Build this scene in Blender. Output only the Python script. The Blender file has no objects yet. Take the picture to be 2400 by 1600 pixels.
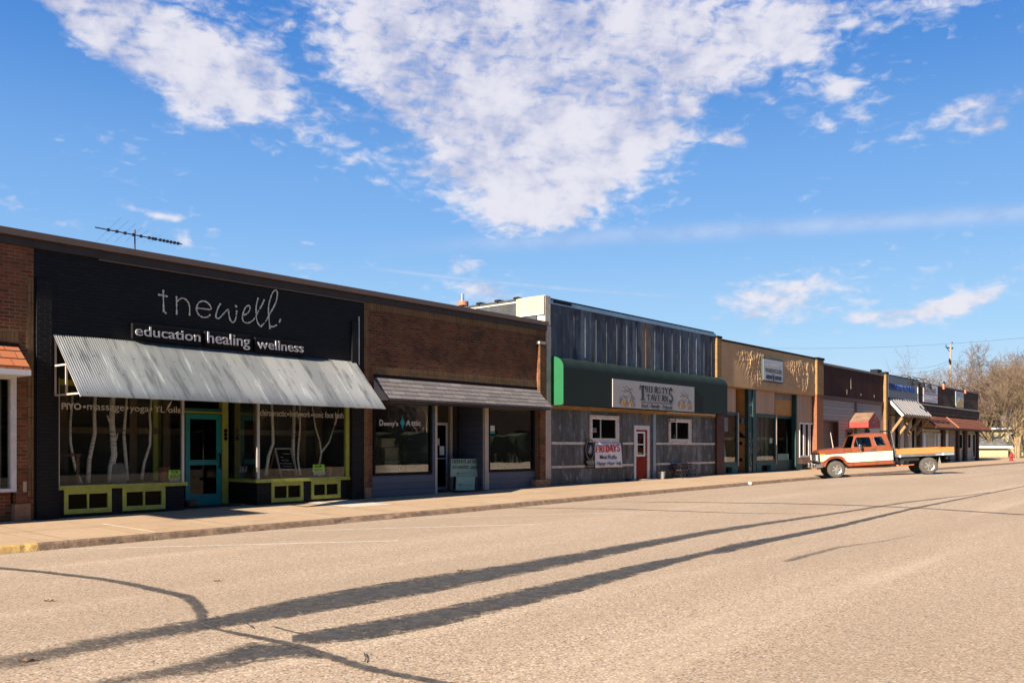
import bpy, bmesh, math, random
from mathutils import Vector, Matrix
from mathutils.geometry import tessellate_polygon
random.seed(7)
SC = bpy.context.scene
COL = SC.collection
# ---------------------------------------------------------------- camera
FPX, CX, HY = 2063.0, 1200.0, 1046.0      # focal length, centre and horizon of the 2400 x 1600 photograph
TH = math.atan(1755.0 / FPX)               # angle between the row of shops (+x) and the optical axis
CT, ST = math.cos(TH), math.sin(TH)
CAMY, CAMZ = -19.0, 1.70
cam = bpy.data.cameras.new("camera")
cam.sensor_width = 36.0
cam.lens = 36.0 * FPX / 2400.0
cam.shift_y = (HY - 800.0) / 2400.0
cam.clip_start, cam.clip_end = 0.1, 6000.0
camo = bpy.data.objects.new("camera", cam)
COL.objects.link(camo)
camo.location = (0, CAMY, CAMZ)
camo.rotation_euler = (math.radians(90), 0, -(math.pi / 2 - TH))
SC.camera = camo
# ---------------------------------------------------------------- light
SUN_A, SUN_B = 2.2, 0.08                  # sunlight travels (A, B, -1)
sund = bpy.data.lights.new("sun", 'SUN')
sund.energy = 5.0
sund.angle = math.radians(0.53)
sund.color = (1.0, 0.88, 0.715)
suno = bpy.data.objects.new("sun", sund)
COL.objects.link(suno)
suno.rotation_euler = Vector((SUN_A, SUN_B, -1)).to_track_quat('-Z', 'Y').to_euler()
suno.location = (-30, -5, 40)
SUN_EL = math.atan2(1.0, math.hypot(SUN_A, SUN_B))
SC.view_settings.view_transform = 'Standard'
SC.view_settings.look = 'None'
SC.view_settings.exposure = 1.70
SC.view_settings.gamma = 1.0
SC.render.engine = 'CYCLES'
SC.cycles.max_bounces = 6
SC.cycles.transparent_max_bounces = 12


class NT:
    """small helper to write node trees"""
    def __init__(s, tree):
        s.t = tree
        s.n = tree.nodes
        s.n.clear()
    def node(s, typ, **kw):
        nd = s.n.new(typ)
        for k, v in kw.items():
            setattr(nd, k, v)
        return nd
    def put(s, sock, v):
        if v is None:
            return
        if isinstance(v, bpy.types.NodeSocket):
            s.t.links.new(v, sock)
        else:
            if isinstance(v, tuple) and len(v) == 3 and len(sock.default_value) == 4:
                v = v + (1.0,)
            sock.default_value = v
    def math(s, op, a, b=None, c=None, clamp=False):
        nd = s.node('ShaderNodeMath', operation=op, use_clamp=clamp)
        for i, v in enumerate((a, b, c)):
            if v is not None:
                s.put(nd.inputs[i], v)
        return nd.outputs[0]
    def mix(s, f, a, b, blend='MIX'):
        nd = s.node('ShaderNodeMix', data_type='RGBA', blend_type=blend)
        s.put(nd.inputs[0], f); s.put(nd.inputs[6], a); s.put(nd.inputs[7], b)
        return nd.outputs[2]
    def ramp(s, f, lo, hi, a=0.0, b=1.0, smooth=True):
        nd = s.node('ShaderNodeMapRange', interpolation_type='SMOOTHSTEP' if smooth else 'LINEAR')
        for i, v in enumerate((f, lo, hi, a, b)):
            s.put(nd.inputs[i], v)
        return nd.outputs[0]
    def noise(s, vec, scale, detail=4, rough=.55, dist=0.0):
        nd = s.node('ShaderNodeTexNoise')
        s.put(nd.inputs['Vector'], vec)
        nd.inputs['Scale'].default_value = scale
        nd.inputs['Detail'].default_value = detail
        nd.inputs['Roughness'].default_value = rough
        nd.inputs['Distortion'].default_value = dist
        return nd.outputs[0]
    def mapping(s, vec, scale=(1, 1, 1), rot=(0, 0, 0), loc=(0, 0, 0)):
        nd = s.node('ShaderNodeMapping')
        s.put(nd.inputs[0], vec)
        nd.inputs[1].default_value = loc
        nd.inputs[2].default_value = rot
        nd.inputs[3].default_value = scale
        return nd.outputs[0]


def azel(px, py):
    phi = math.atan((px - CX) / FPX)
    el = math.atan((HY - py) / FPX * math.cos(phi))
    return (math.pi / 2 - TH) + phi, el      # azimuth from +y towards +x


world = bpy.data.worlds.new("World")
SC.world = world
world.use_nodes = True
W = NT(world.node_tree)
wo = W.node('ShaderNodeOutputWorld')
bg = W.node('ShaderNodeBackground')
SKY_S = 0.07
bg.inputs[1].default_value = SKY_S * .555
W.t.links.new(bg.outputs[0], wo.inputs[0])
sky = W.node('ShaderNodeTexSky', sky_type='NISHITA')
sky.sun_disc = False
sky.sun_elevation = SUN_EL
sky.sun_rotation = math.atan2(-SUN_A, -SUN_B)
sky.altitude = 300.0
sky.air_density = 1.15
sky.dust_density = 0.35
sky.ozone_density = 2.2
hs = W.node('ShaderNodeHueSaturation')
hs.inputs['Saturation'].default_value = 1.22
hs.inputs['Value'].default_value = .85
W.put(hs.inputs['Color'], sky.outputs[0])
tc = W.node('ShaderNodeTexCoord')
sep = W.node('ShaderNodeSeparateXYZ')
W.put(sep.inputs[0], tc.outputs['Generated'])
gx, gy, gz = sep.outputs
AZ = W.math('ARCTAN2', gx, gy)
EL = W.math('ARCSINE', gz)
iz = W.math('DIVIDE', 1.0, W.math('ADD', W.math('MAXIMUM', gz, 0.0), 0.10))
cv = W.node('ShaderNodeCombineXYZ')
W.put(cv.inputs[0], W.math('MULTIPLY', gx, iz))
W.put(cv.inputs[1], W.math('MULTIPLY', gy, iz))
pv = cv.outputs[0]
pv = W.mapping(pv, rot=(0, 0, math.radians(50)), scale=(1, 1, 1))
sv_ = W.node('ShaderNodeCombineXYZ')
W.put(sv_.inputs[0], AZ); W.put(sv_.inputs[1], W.math('MULTIPLY', EL, 1.25))
av = sv_.outputs[0]
n1 = W.noise(av, 7.0, 9, .58, .35)
n2 = W.noise(W.mapping(av, rot=(0, 0, .45), scale=(1.0, 1.7, 1)), 44.0, 5, .55, .4)
n3 = W.noise(W.mapping(av, loc=(3, 7, 0), scale=(1, 3, 1)), 9.0, 5, .6)
n4 = W.noise(W.mapping(av, loc=(1, 4, 0)), 17.0, 6, .6, .2)
clouds = [  # px, py, half width, half height, tilt(deg, + = rises to the right), weight
    (330, 70, 250, 110, -28, 1.0), (480, 165, 210, 85, -22, 1.0), (585, 200, 100, 55, -20, .8), (440, 265, 70, 35, 25, .6),
    (1020, 20, 330, 75, -3, 1.15), (1500, 45, 380, 95, 0, 1.1), (1080, 180, 260, 110, -12, 1.0),
    (1350, 215, 290, 140, 0, 1.1), (1270, 330, 260, 110, 0, 1.1), (1180, 430, 210, 70, -14, .95), (1370, 400, 160, 80, 25, .9),
    (1240, 500, 120, 42, 0, .9), (1660, 170, 170, 55, -12, .85), (1820, 90, 130, 50, -8, .8), (930, 230, 120, 60, -25, .75),
    (1720, 325, 62, 22, -10, .8), (1970, 215, 60, 34, -22, .75), (1950, 292, 46, 15, 5, .55), (2200, 285, 130, 26, 14, .6),
    (2330, 262, 90, 58, 32, .75), (2160, 12, 130, 24, -4, .7), (2320, 300, 60, 22, 0, .6), (2030, 275, 30, 16, 0, .6),
    (1800, 712, 150, 62, 0, .85), (2120, 738, 150, 26, 4, .85), (2280, 700, 120, 22, 13, .9), (1890, 665, 60, 20, 8, .5),
    (1085, 622, 46, 20, -10, .8), (1160, 690, 76, 30, -8, .85), (1120, 668, 42, 14, 0, .5), (755, 622, 38, 13, 0, .65),
    (360, 502, 80, 10, -8, .6), (430, 560, 26, 16, -30, .55), (120, 520, 160, 26, -14, .4), (610, 340, 46, 13, -8, .5),
    (710, 568, 30, 7, -5, .5), (1700, 130, 90, 26, 10, .6), (1880, 130, 60, 26, -20, .6), (1600, 255, 60, 30, -10, .7), (1540, 300, 60, 40, -20, .6), (2040, 60, 70, 18, -10, .5), (2260, 240, 60, 20, 20, .5), (230, 60, 110, 70, -30, .9), (600, 140, 110, 60, -20, .7), (160, 20, 80, 50, -20, .6), (1900, 30, 120, 40, 0, .6), (620, 60, 120, 40, -10, .5), (860, 120, 80, 60, 0, .6), (790, 270, 70, 20, -8, .4), (1000, 400, 60, 14, 0, .5), (880, 425, 30, 8, 0, .4), (2380, 630, 30, 10, 0, .6), (480, 300, 60, 18, 18, .45), (300, 350, 80, 30, -25, .25),
]
mask = None
for (px, py, hw, hh, tilt, wt) in clouds:
    a0, e0 = azel(px, py)
    a1, _ = azel(px + hw, py)
    _, e1 = azel(px, py - hh)
    da = W.math('SUBTRACT', AZ, a0); de = W.math('SUBTRACT', EL, e0)
    hw *= 1.06; hh *= 1.06
    t = math.radians(tilt)
    ra, re = abs(a1 - a0), abs(e1 - e0)
    u = W.math('ADD', W.math('MULTIPLY', da, math.cos(t) / ra), W.math('MULTIPLY', de, math.sin(t) / ra))
    v = W.math('ADD', W.math('MULTIPLY', da, -math.sin(t) / re), W.math('MULTIPLY', de, math.cos(t) / re))
    r2 = W.math('ADD', W.math('MULTIPLY', u, u), W.math('MULTIPLY', v, v))
    g = W.math('MULTIPLY', W.math('EXPONENT', W.math('MULTIPLY', r2, -1.0)), wt)
    mask = g if mask is None else W.math('ADD', mask, g)
mask = W.math('MINIMUM', mask, 1.25)
nn = W.math('ADD', W.math('MULTIPLY', W.math('SUBTRACT', n1, .5), 1.5), W.math('ADD', W.math('MULTIPLY', W.math('SUBTRACT', n2, .5), 1.55), W.math('MULTIPLY', W.math('SUBTRACT', n4, .5), .9)))
dens = W.math('ADD', W.math('MULTIPLY', mask, .86), W.math('MULTIPLY', nn, 1.08))
alpha = W.ramp(dens, .20, 1.08)
# thin high streaks
a0, e0 = azel(1700, 541)
curve = W.math('MULTIPLY', W.math('POWER', W.math('SUBTRACT', AZ, a0), 2.0), -.10)
sd = W.math('SUBTRACT', W.math('SUBTRACT', EL, e0), curve)
st = W.math('EXPONENT', W.math('MULTIPLY', W.math('MULTIPLY', sd, sd), -1.0 / (.0085 ** 2)))
st = W.math('MULTIPLY', st, W.ramp(AZ, azel(760, 0)[0], azel(1500, 0)[0]))
st = W.math('MULTIPLY', st, W.math('MULTIPLY', n3, .55))
a0, e0 = azel(900, 632); a1, e1 = azel(1500, 690)
sl = (e1 - e0) / (a1 - a0)
sd2 = W.math('SUBTRACT', W.math('SUBTRACT', EL, e0), W.math('MULTIPLY', W.math('SUBTRACT', AZ, a0), sl))
s2 = W.math('EXPONENT', W.math('MULTIPLY', W.math('MULTIPLY', sd2, sd2), -1.0 / (.0016 ** 2)))
s2 = W.math('MULTIPLY', s2, W.math('MULTIPLY', W.ramp(AZ, azel(820, 0)[0], azel(1000, 0)[0]), W.ramp(AZ, azel(1700, 0)[0], azel(1450, 0)[0])))
s2 = W.math('MULTIPLY', s2, .3)
alpha = W.math('MAXIMUM', W.math('MULTIPLY', alpha, .93), W.math('MAXIMUM', st, s2))
shade = W.ramp(W.math('ADD', W.math('MULTIPLY', n2, .14), W.math('ADD', W.math('MULTIPLY', n1, .36), W.math('MULTIPLY', n4, .50))), .40, .58)
ck = 1.0 / SKY_S
ccol = W.mix(shade, (.285 * ck, .30 * ck, .40 * ck), (.47 * ck, .46 * ck, .50 * ck))
hz = W.ramp(EL, .50, .85, 0.93, 0.0)
K = lambda *c: tuple(q * ck for q in c)
low = W.mix(W.ramp(EL, .0, .13, smooth=False), K(.37, .46, .53), K(.225, .375, .54))
low = W.mix(W.ramp(EL, .10, .27), low, K(.125, .265, .50))
low = W.mix(W.ramp(EL, .22, .47), low, K(.036, .138, .39))
skyc = W.mix(hz, hs.outputs[0], low)
fin = W.mix(alpha, skyc, ccol)
W.put(bg.inputs[0], fin)

# ---------------------------------------------------------------- photo -> place
def fx(px, y=0.0):
    rx = (px - CX) / FPX
    Z = (y - CAMY) / (ST - rx * CT)
    return Z * (CT + rx * ST)

def fz(px, py, y=0.0):
    rx = (px - CX) / FPX
    Z = (y - CAMY) / (ST - rx * CT)
    return CAMZ + (HY - py) / FPX * Z

def atz(px, py, Z):
    rx = (px - CX) / FPX
    return Vector((Z * (CT + rx * ST), CAMY + Z * (ST - rx * CT), CAMZ + (HY - py) / FPX * Z))

def lerp_tab(tab, x):
    if x <= tab[0][0]:
        return tab[0][1]
    for (a, b), (c, d) in zip(tab, tab[1:]):
        if x <= c:
            return b + (d - b) * (x - a) / (c - a)
    return tab[-1][1]

ZF = [(-60, -.2), (0, .17), (7, .2), (16, .2465), (24.4, .324), (36.5, .41), (48.7, .431), (85.7, .497), (200, .56), (900, .56)]
KY = -3.85
def zf(x):
    return lerp_tab(ZF, x)
def walk_z(x, y):
    return zf(x) + .02 * min(y, .6)
def gutter(x):
    return zf(x) - .077 - .115
def road_z(x, y):
    d = max(0.0, KY - y)
    return gutter(x) + .36 * (1 - math.exp(-d / 2.9))

def gp(px, py, lift=0.0):
    """point of the road surface seen at a photo pixel"""
    rx = (px - CX) / FPX; ry = (py - HY) / FPX
    Z = CAMZ / max(ry, 1e-4)
    lo, hi = 1.0, 400.0
    for _ in range(60):
        m = (lo + hi) / 2
        x = m * (CT + rx * ST); y = CAMY + m * (ST - rx * CT)
        if CAMZ - ry * m > road_z(x, y):
            lo = m
        else:
            hi = m
    m = (lo + hi) / 2
    x = m * (CT + rx * ST); y = CAMY + m * (ST - rx * CT)
    return Vector((x, y, road_z(x, y) + lift))

# ---------------------------------------------------------------- mesh builder
ORG = {}

class MB:
    def __init__(s):
        s.v = []; s.f = []; s.uv = {}
    def add(s, vs, fs):
        o = len(s.v)
        s.v.extend(Vector(p) for p in vs)
        s.f.extend([tuple(i + o for i in f) for f in fs])
    def box(s, x0, x1, y0, y1, z0, z1):
        if x0 > x1: x0, x1 = x1, x0
        if y0 > y1: y0, y1 = y1, y0
        if z0 > z1: z0, z1 = z1, z0
        vs = [(x0, y0, z0), (x1, y0, z0), (x1, y1, z0), (x0, y1, z0), (x0, y0, z1), (x1, y0, z1), (x1, y1, z1), (x0, y1, z1)]
        s.add(vs, [(3, 2, 1, 0), (4, 5, 6, 7), (0, 1, 5, 4), (1, 2, 6, 5), (2, 3, 7, 6), (3, 0, 4, 7)])
    def hexa(s, p):
        s.add(p, [(3, 2, 1, 0), (4, 5, 6, 7), (0, 1, 5, 4), (1, 2, 6, 5), (2, 3, 7, 6), (3, 0, 4, 7)])
    def bar(s, a, b, w, h=None, up=(0, 0, 1)):
        a = Vector(a); b = Vector(b); h = h or w
        d = (b - a).normalized(); up = Vector(up)
        if abs(d.dot(up)) > .95: up = Vector((0, 1, 0))
        sx = d.cross(up).normalized() * w / 2; sy = sx.cross(d).normalized() * h / 2
        s.hexa([a - sx - sy, a + sx - sy, b + sx - sy, b - sx - sy, a - sx + sy, a + sx + sy, b + sx + sy, b - sx + sy])
    def tube(s, pts, r, n=8, cap=True):
        pts = [Vector(p) for p in pts]
        rs = r if isinstance(r, (list, tuple)) else [r] * len(pts)
        o = len(s.v); prev = None
        for i, p in enumerate(pts):
            d = (pts[min(i + 1, len(pts) - 1)] - pts[max(i - 1, 0)])
            d = d.normalized() if d.length > 1e-9 else Vector((0, 0, 1))
            if prev is None:
                up = Vector((0, 0, 1)) if abs(d.z) < .9 else Vector((1, 0, 0))
                a = d.cross(up).normalized()
            else:
                a = prev - d * prev.dot(d)
                a = a.normalized() if a.length > 1e-6 else d.orthogonal().normalized()
            prev = a
            b = d.cross(a)
            for k in range(n):
                t = 2 * math.pi * k / n
                s.v.append(p + (a * math.cos(t) + b * math.sin(t)) * rs[i])
        for i in range(len(pts) - 1):
            for k in range(n):
                k2 = (k + 1) % n
                s.f.append((o + i * n + k, o + i * n + k2, o + (i + 1) * n + k2, o + (i + 1) * n + k))
        if cap:
            s.f.append(tuple(o + k for k in range(n - 1, -1, -1)))
            s.f.append(tuple(o + (len(pts) - 1) * n + k for k in range(n)))
    def lathe(s, prof, c, axis, n=24):
        """prof: (distance along axis, radius)"""
        axis = Vector(axis).normalized(); c = Vector(c)
        a = axis.orthogonal().normalized(); b = axis.cross(a); o = len(s.v)
        for (t, r) in prof:
            for k in range(n):
                q = 2 * math.pi * k / n
                s.v.append(c + axis * t + (a * math.cos(q) + b * math.sin(q)) * r)
        for i in range(len(prof) - 1):
            for k in range(n):
                k2 = (k + 1) % n
                s.f.append((o + i * n + k, o + i * n + k2, o + (i + 1) * n + k2, o + (i + 1) * n + k))
        s.f.append(tuple(o + k for k in range(n - 1, -1, -1)))
        s.f.append(tuple(o + (len(prof) - 1) * n + k for k in range(n)))
    def plate(s, outer, holes, m0, m1):
        """2D polygon with holes -> solid; m0(p), m1(p) give front and back points"""
        loops = [outer] + list(holes)
        flat = [p for l in loops for p in l]
        tris = tessellate_polygon([[Vector((p[0], p[1], 0)) for p in l] for l in loops])
        n = len(flat); o = len(s.v)
        s.v.extend(Vector(m0(p)) for p in flat)
        s.v.extend(Vector(m1(p)) for p in flat)
        for t in tris:
            s.f.append((o + t[0], o + t[1], o + t[2]))
            s.f.append((o + n + t[2], o + n + t[1], o + n + t[0]))
        k = o
        for l in loops:
            for i in range(len(l)):
                j = (i + 1) % len(l)
                s.f.append((k + i, k + j, k + n + j, k + n + i))
            k += len(l)
    def wall(s, outer, holes, y0, y1):
        s.plate(outer, holes, lambda p: (p[0], y0, p[1]), lambda p: (p[0], y1, p[1]))
    def prism_x(s, prof, x0, x1):
        """prof in (y, z)"""
        s.plate(prof, [], lambda p: (x0, p[0], p[1]), lambda p: (x1, p[0], p[1]))
    def build(s, name, mat, parent=None, origin=None, smooth=False, bevel=0, recalc=True, world=None):
        me = bpy.data.meshes.new(name)
        if parent is not None and parent in ORG:
            org = ORG[parent]
        else:
            org = Vector(origin) if origin is not None else None
            if org is None:
                xs = [v.x for v in s.v]; ys = [v.y for v in s.v]; zs = [v.z for v in s.v]
                org = Vector(((min(xs) + max(xs)) / 2, (min(ys) + max(ys)) / 2, min(zs)))
        me.from_pydata([v - org for v in s.v], [], s.f)
        if recalc:
            bm = bmesh.new(); bm.from_mesh(me)
            bmesh.ops.recalc_face_normals(bm, faces=bm.faces)
            bm.to_mesh(me); bm.free()
        if smooth:
            for p in me.polygons: p.use_smooth = True
        me.materials.append(mat)
        ob = bpy.data.objects.new(name, me)
        COL.objects.link(ob)
        if parent is not None:
            ob.parent = parent
        else:
            ob.location = org
        ORG[ob] = org
        if bevel:
            md = ob.modifiers.new("bevel", 'BEVEL'); md.width = bevel; md.segments = 2; md.limit_method = 'ANGLE'
            md.angle_limit = math.radians(40)
        if smooth == 'auto':
            me.set_sharp_from_angle(angle=math.radians(35))
        return ob

def thing(name, label, cat, loc, group=None):
    o = bpy.data.objects.new(name, None)
    COL.objects.link(o)
    o.empty_display_size = .2
    o.location = loc
    o['label'] = label; o['category'] = cat
    if group: o['group'] = group
    ORG[o] = Vector(loc)
    return o

def tag(o, label, cat, group=None):
    o['label'] = label; o['category'] = cat
    if group: o['group'] = group
    return o

def struct(o):
    o['kind'] = 'structure'
    return o

def copy_thing(o, parent=None):
    c = o.copy(); COL.objects.link(c)
    if parent is not None: c.parent = parent
    for ch in list(o.children):
        copy_thing(ch, c)
    return c

def rect(x0, x1, z0, z1):
    return [(x0, z0), (x1, z0), (x1, z1), (x0, z1)]

def bx(name, mat, parent, x0, x1, y0, y1, z0, z1, **kw):
    m = MB(); m.box(x0, x1, y0, y1, z0, z1)
    return m.build(name, mat, parent, **kw)

def frame(name, mat, parent, x0, x1, z0, z1, y0, y1, w, wb=None, muls=(), bars=()):
    wb = wb or w
    m = MB()
    m.box(x0, x0 + w, y0, y1, z0, z1); m.box(x1 - w, x1, y0, y1, z0, z1)
    m.box(x0 + w, x1 - w, y0, y1, z0, z0 + wb); m.box(x0 + w, x1 - w, y0, y1, z1 - wb, z1)
    for q in muls: m.box(q - w * .3, q + w * .3, y0 + .004, y1 - .004, z0 + wb, z1 - wb)
    for q in bars: m.box(x0 + w, x1 - w, y0 + .006, y1 - .006, q - w * .3, q + w * .3)
    return m.build(name, mat, parent)

def text_mesh(s, x0, x1, z0, z1, y, ext=.01, weight=0.0, shear=0.0, spacing=1.0, plane=None):
    """lettering fitted to a box on a wall; returns MB"""
    cu = bpy.data.curves.new("lettering", 'FONT')
    cu.body = s; cu.extrude = 0.5; cu.offset = weight; cu.shear = shear; cu.space_character = spacing
    cu.resolution_u = 3
    cu.align_x = 'LEFT'
    ob = bpy.data.objects.new("lettering", cu)
    COL.objects.link(ob)
    dg = bpy.context.evaluated_depsgraph_get()
    me = bpy.data.meshes.new_from_object(ob.evaluated_get(dg))
    bpy.data.objects.remove(ob)
    bpy.data.curves.remove(cu)
    xs = [v.co.x for v in me.vertices]; ys = [v.co.y for v in me.vertices]
    ax, bx_ = min(xs), max(xs); ay, by = min(ys), max(ys)
    m = MB()
    for v in me.vertices:
        X = x0 + (v.co.x - ax) / (bx_ - ax) * (x1 - x0)
        Zc = z0 + (v.co.y - ay) / (by - ay) * (z1 - z0)
        Y = y - ext if v.co.z > 0 else y
        m.v.append(Vector((X, Y, Zc)) if plane is None else plane(X, Y, Zc))
    m.f = [tuple(p.vertices) for p in me.polygons]
    bpy.data.meshes.remove(me)
    return m
# ---------------------------------------------------------------- materials
def newmat(name):
    m = bpy.data.materials.new(name); m.use_nodes = True
    n = NT(m.node_tree)
    out = n.node('ShaderNodeOutputMaterial')
    p = n.node('ShaderNodeBsdfPrincipled')
    m.node_tree.links.new(p.outputs[0], out.inputs[0])
    co = n.node('ShaderNodeTexCoord').outputs['Object']
    return m, n, p, co, out

def bumpn(n, p, h, dist, strength=1.0):
    b = n.node('ShaderNodeBump'); b.inputs['Distance'].default_value = dist; b.inputs['Strength'].default_value = strength
    n.put(b.inputs['Height'], h); n.put(p.inputs['Normal'], b.outputs[0])

def plain(name, col, rough=.7, metal=0.0, var=.18, vs=2.5, stretch=(1, 1, 1), bump=0.0, bs=30, dirt=0.0, spec=.4):
    m, n, p, co, _ = newmat(name)
    v = n.mapping(co, scale=stretch)
    a = n.noise(v, vs, 6, .6)
    b = n.noise(v, vs * 9, 4, .6)
    f = n.math('ADD', n.math('MULTIPLY', a, .65), n.math('MULTIPLY', b, .35))
    lo = tuple(c * (1 - var) for c in col); hi = tuple(min(1, c * (1 + var)) for c in col)
    c = n.mix(n.ramp(f, .32, .68), lo, hi)
    if dirt:
        d = n.ramp(n.noise(n.mapping(co, scale=(stretch[0] * 1.7, stretch[1], stretch[2] * .5)), vs * 1.7, 8, .7), .52, .72)
        c = n.mix(n.math('MULTIPLY', d, dirt), c, (.06, .045, .035))
    n.put(p.inputs['Base Color'], c)
    p.inputs['Roughness'].default_value = rough; p.inputs['Metallic'].default_value = metal
    p.inputs['Specular IOR Level'].default_value = spec
    if bump: bumpn(n, p, n.noise(v, bs, 5, .6), bump)
    return m

def wallcoord(n, co):
    s = n.node('ShaderNodeSeparateXYZ'); n.put(s.inputs[0], co)
    c = n.node('ShaderNodeCombineXYZ')
    n.put(c.inputs[0], n.math('ADD', s.outputs[0], s.outputs[1])); n.put(c.inputs[1], s.outputs[2])
    return c.outputs[0], s

def brick(name, c1, c2, mortar, w=.215, h=.0725, ms=.011, patch=None, bump=.006, rough=.85, dark=None, vertical=False, mvar=1.0):
    m, n, p, co, _ = newmat(name)
    v, s = wallcoord(n, co)
    if vertical:
        cc = n.node('ShaderNodeCombineXYZ'); sv = n.node('ShaderNodeSeparateXYZ'); n.put(sv.inputs[0], v)
        n.put(cc.inputs[0], sv.outputs[1]); n.put(cc.inputs[1], sv.outputs[0]); v = cc.outputs[0]
    t = n.node('ShaderNodeTexBrick')
    n.put(t.inputs['Vector'], v)
    t.offset = 0.0 if vertical else .5
    t.inputs['Color1'].default_value = (0, 0, 0, 1); t.inputs['Color2'].default_value = (1, 1, 1, 1)
    t.inputs['Mortar'].default_value = (.5, .5, .5, 1)
    t.inputs['Scale'].default_value = 1.0
    t.inputs['Mortar Size'].default_value = ms
    t.inputs['Mortar Smooth'].default_value = .25
    t.inputs['Brick Width'].default_value = w; t.inputs['Row Height'].default_value = h
    bw = n.node('ShaderNodeRGBToBW'); n.put(bw.inputs[0], t.outputs['Color'])
    tone = bw.outputs[0]
    rampn = n.node('ShaderNodeValToRGB')
    n.put(rampn.inputs[0], tone)
    cr = rampn.color_ramp
    cr.elements[0].position = 0.0; cr.elements[0].color = c1 + (1,)
    cr.elements[1].position = 1.0; cr.elements[1].color = c2 + (1,)
    e = cr.elements.new(.5); e.color = tuple((a + b) / 2 * 1.05 for a, b in zip(c1, c2)) + (1,)
    col = rampn.outputs[0]
    col = n.mix(n.math('MULTIPLY', n.ramp(n.noise(co, 1.3, 5, .6), .4, .68), .5), col, patch if patch else c2)
    if dark:
        col = n.mix(n.math('MULTIPLY', n.ramp(n.noise(n.mapping(co, scale=(.7, .7, 1.6)), 1.1, 6, .65), .5, .66), .75), col, dark)
    col = n.mix(n.ramp(n.noise(co, 60, 3, .6), .3, .7, -.0, .35), col, tuple(x * .5 for x in c1))
    mm = n.mix(n.ramp(n.noise(co, 2.0, 4, .6), .35, .65), mortar, tuple(x * .45 * mvar for x in mortar))
    col = n.mix(t.outputs['Fac'], col, mm)
    n.put(p.inputs['Base Color'], col)
    p.inputs['Roughness'].default_value = rough; p.inputs['Specular IOR Level'].default_value = .25
    hgt = n.math('ADD', n.math('MULTIPLY', n.math('SUBTRACT', 1.0, t.outputs['Fac']), 1.0), n.math('MULTIPLY', n.noise(co, 45, 4, .6), .35))
    hgt = n.math('ADD', hgt, n.math('MULTIPLY', tone, .35))
    bumpn(n, p, hgt, bump)
    return m

def boards(name, col, h=.13, gap=.05, rough=.6, var=.12, dirt=0.0, vertical=False, depth=.012):
    """overlapping siding boards (or vertical grooves)"""
    m, n, p, co, _ = newmat(name)
    v, s = wallcoord(n, co)
    sv = n.node('ShaderNodeSeparateXYZ'); n.put(sv.inputs[0], v)
    a = sv.outputs[0] if vertical else sv.outputs[1]
    q = n.math('DIVIDE', a, h)
    fr = n.math('FRACT', n.math('ADD', q, 100.0))
    idx = n.math('FLOOR', q)
    wn = n.node('ShaderNodeTexWhiteNoise', noise_dimensions='1D'); n.put(wn.inputs['W'], idx)
    ns = n.noise(n.mapping(co, scale=(.6, .6, 3) if not vertical else (3, 3, .6)), 3, 6, .6)
    f = n.math('ADD', n.math('MULTIPLY', wn.outputs[0], .3), n.math('MULTIPLY', ns, .7))
    c = n.mix(n.ramp(f, .25, .7), tuple(x * (1 - var) for x in col), tuple(x * (1 + var) for x in col))
    line = n.math('LESS_THAN', fr, gap)
    c = n.mix(line, c, tuple(x * .25 for x in col))
    if dirt:
        c = n.mix(n.math('MULTIPLY', n.ramp(n.noise(co, 2.2, 7, .7), .5, .75), dirt), c, (.07, .055, .045))
    n.put(p.inputs['Base Color'], c); p.inputs['Roughness'].default_value = rough
    if not vertical:
        hg = n.math('SUBTRACT', 1.0, fr)
    else:
        hg = n.math('SUBTRACT', 1.0, line)
    hg = n.math('ADD', hg, n.math('MULTIPLY', ns, .15))
    bumpn(n, p, hg, depth)
    return m

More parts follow.
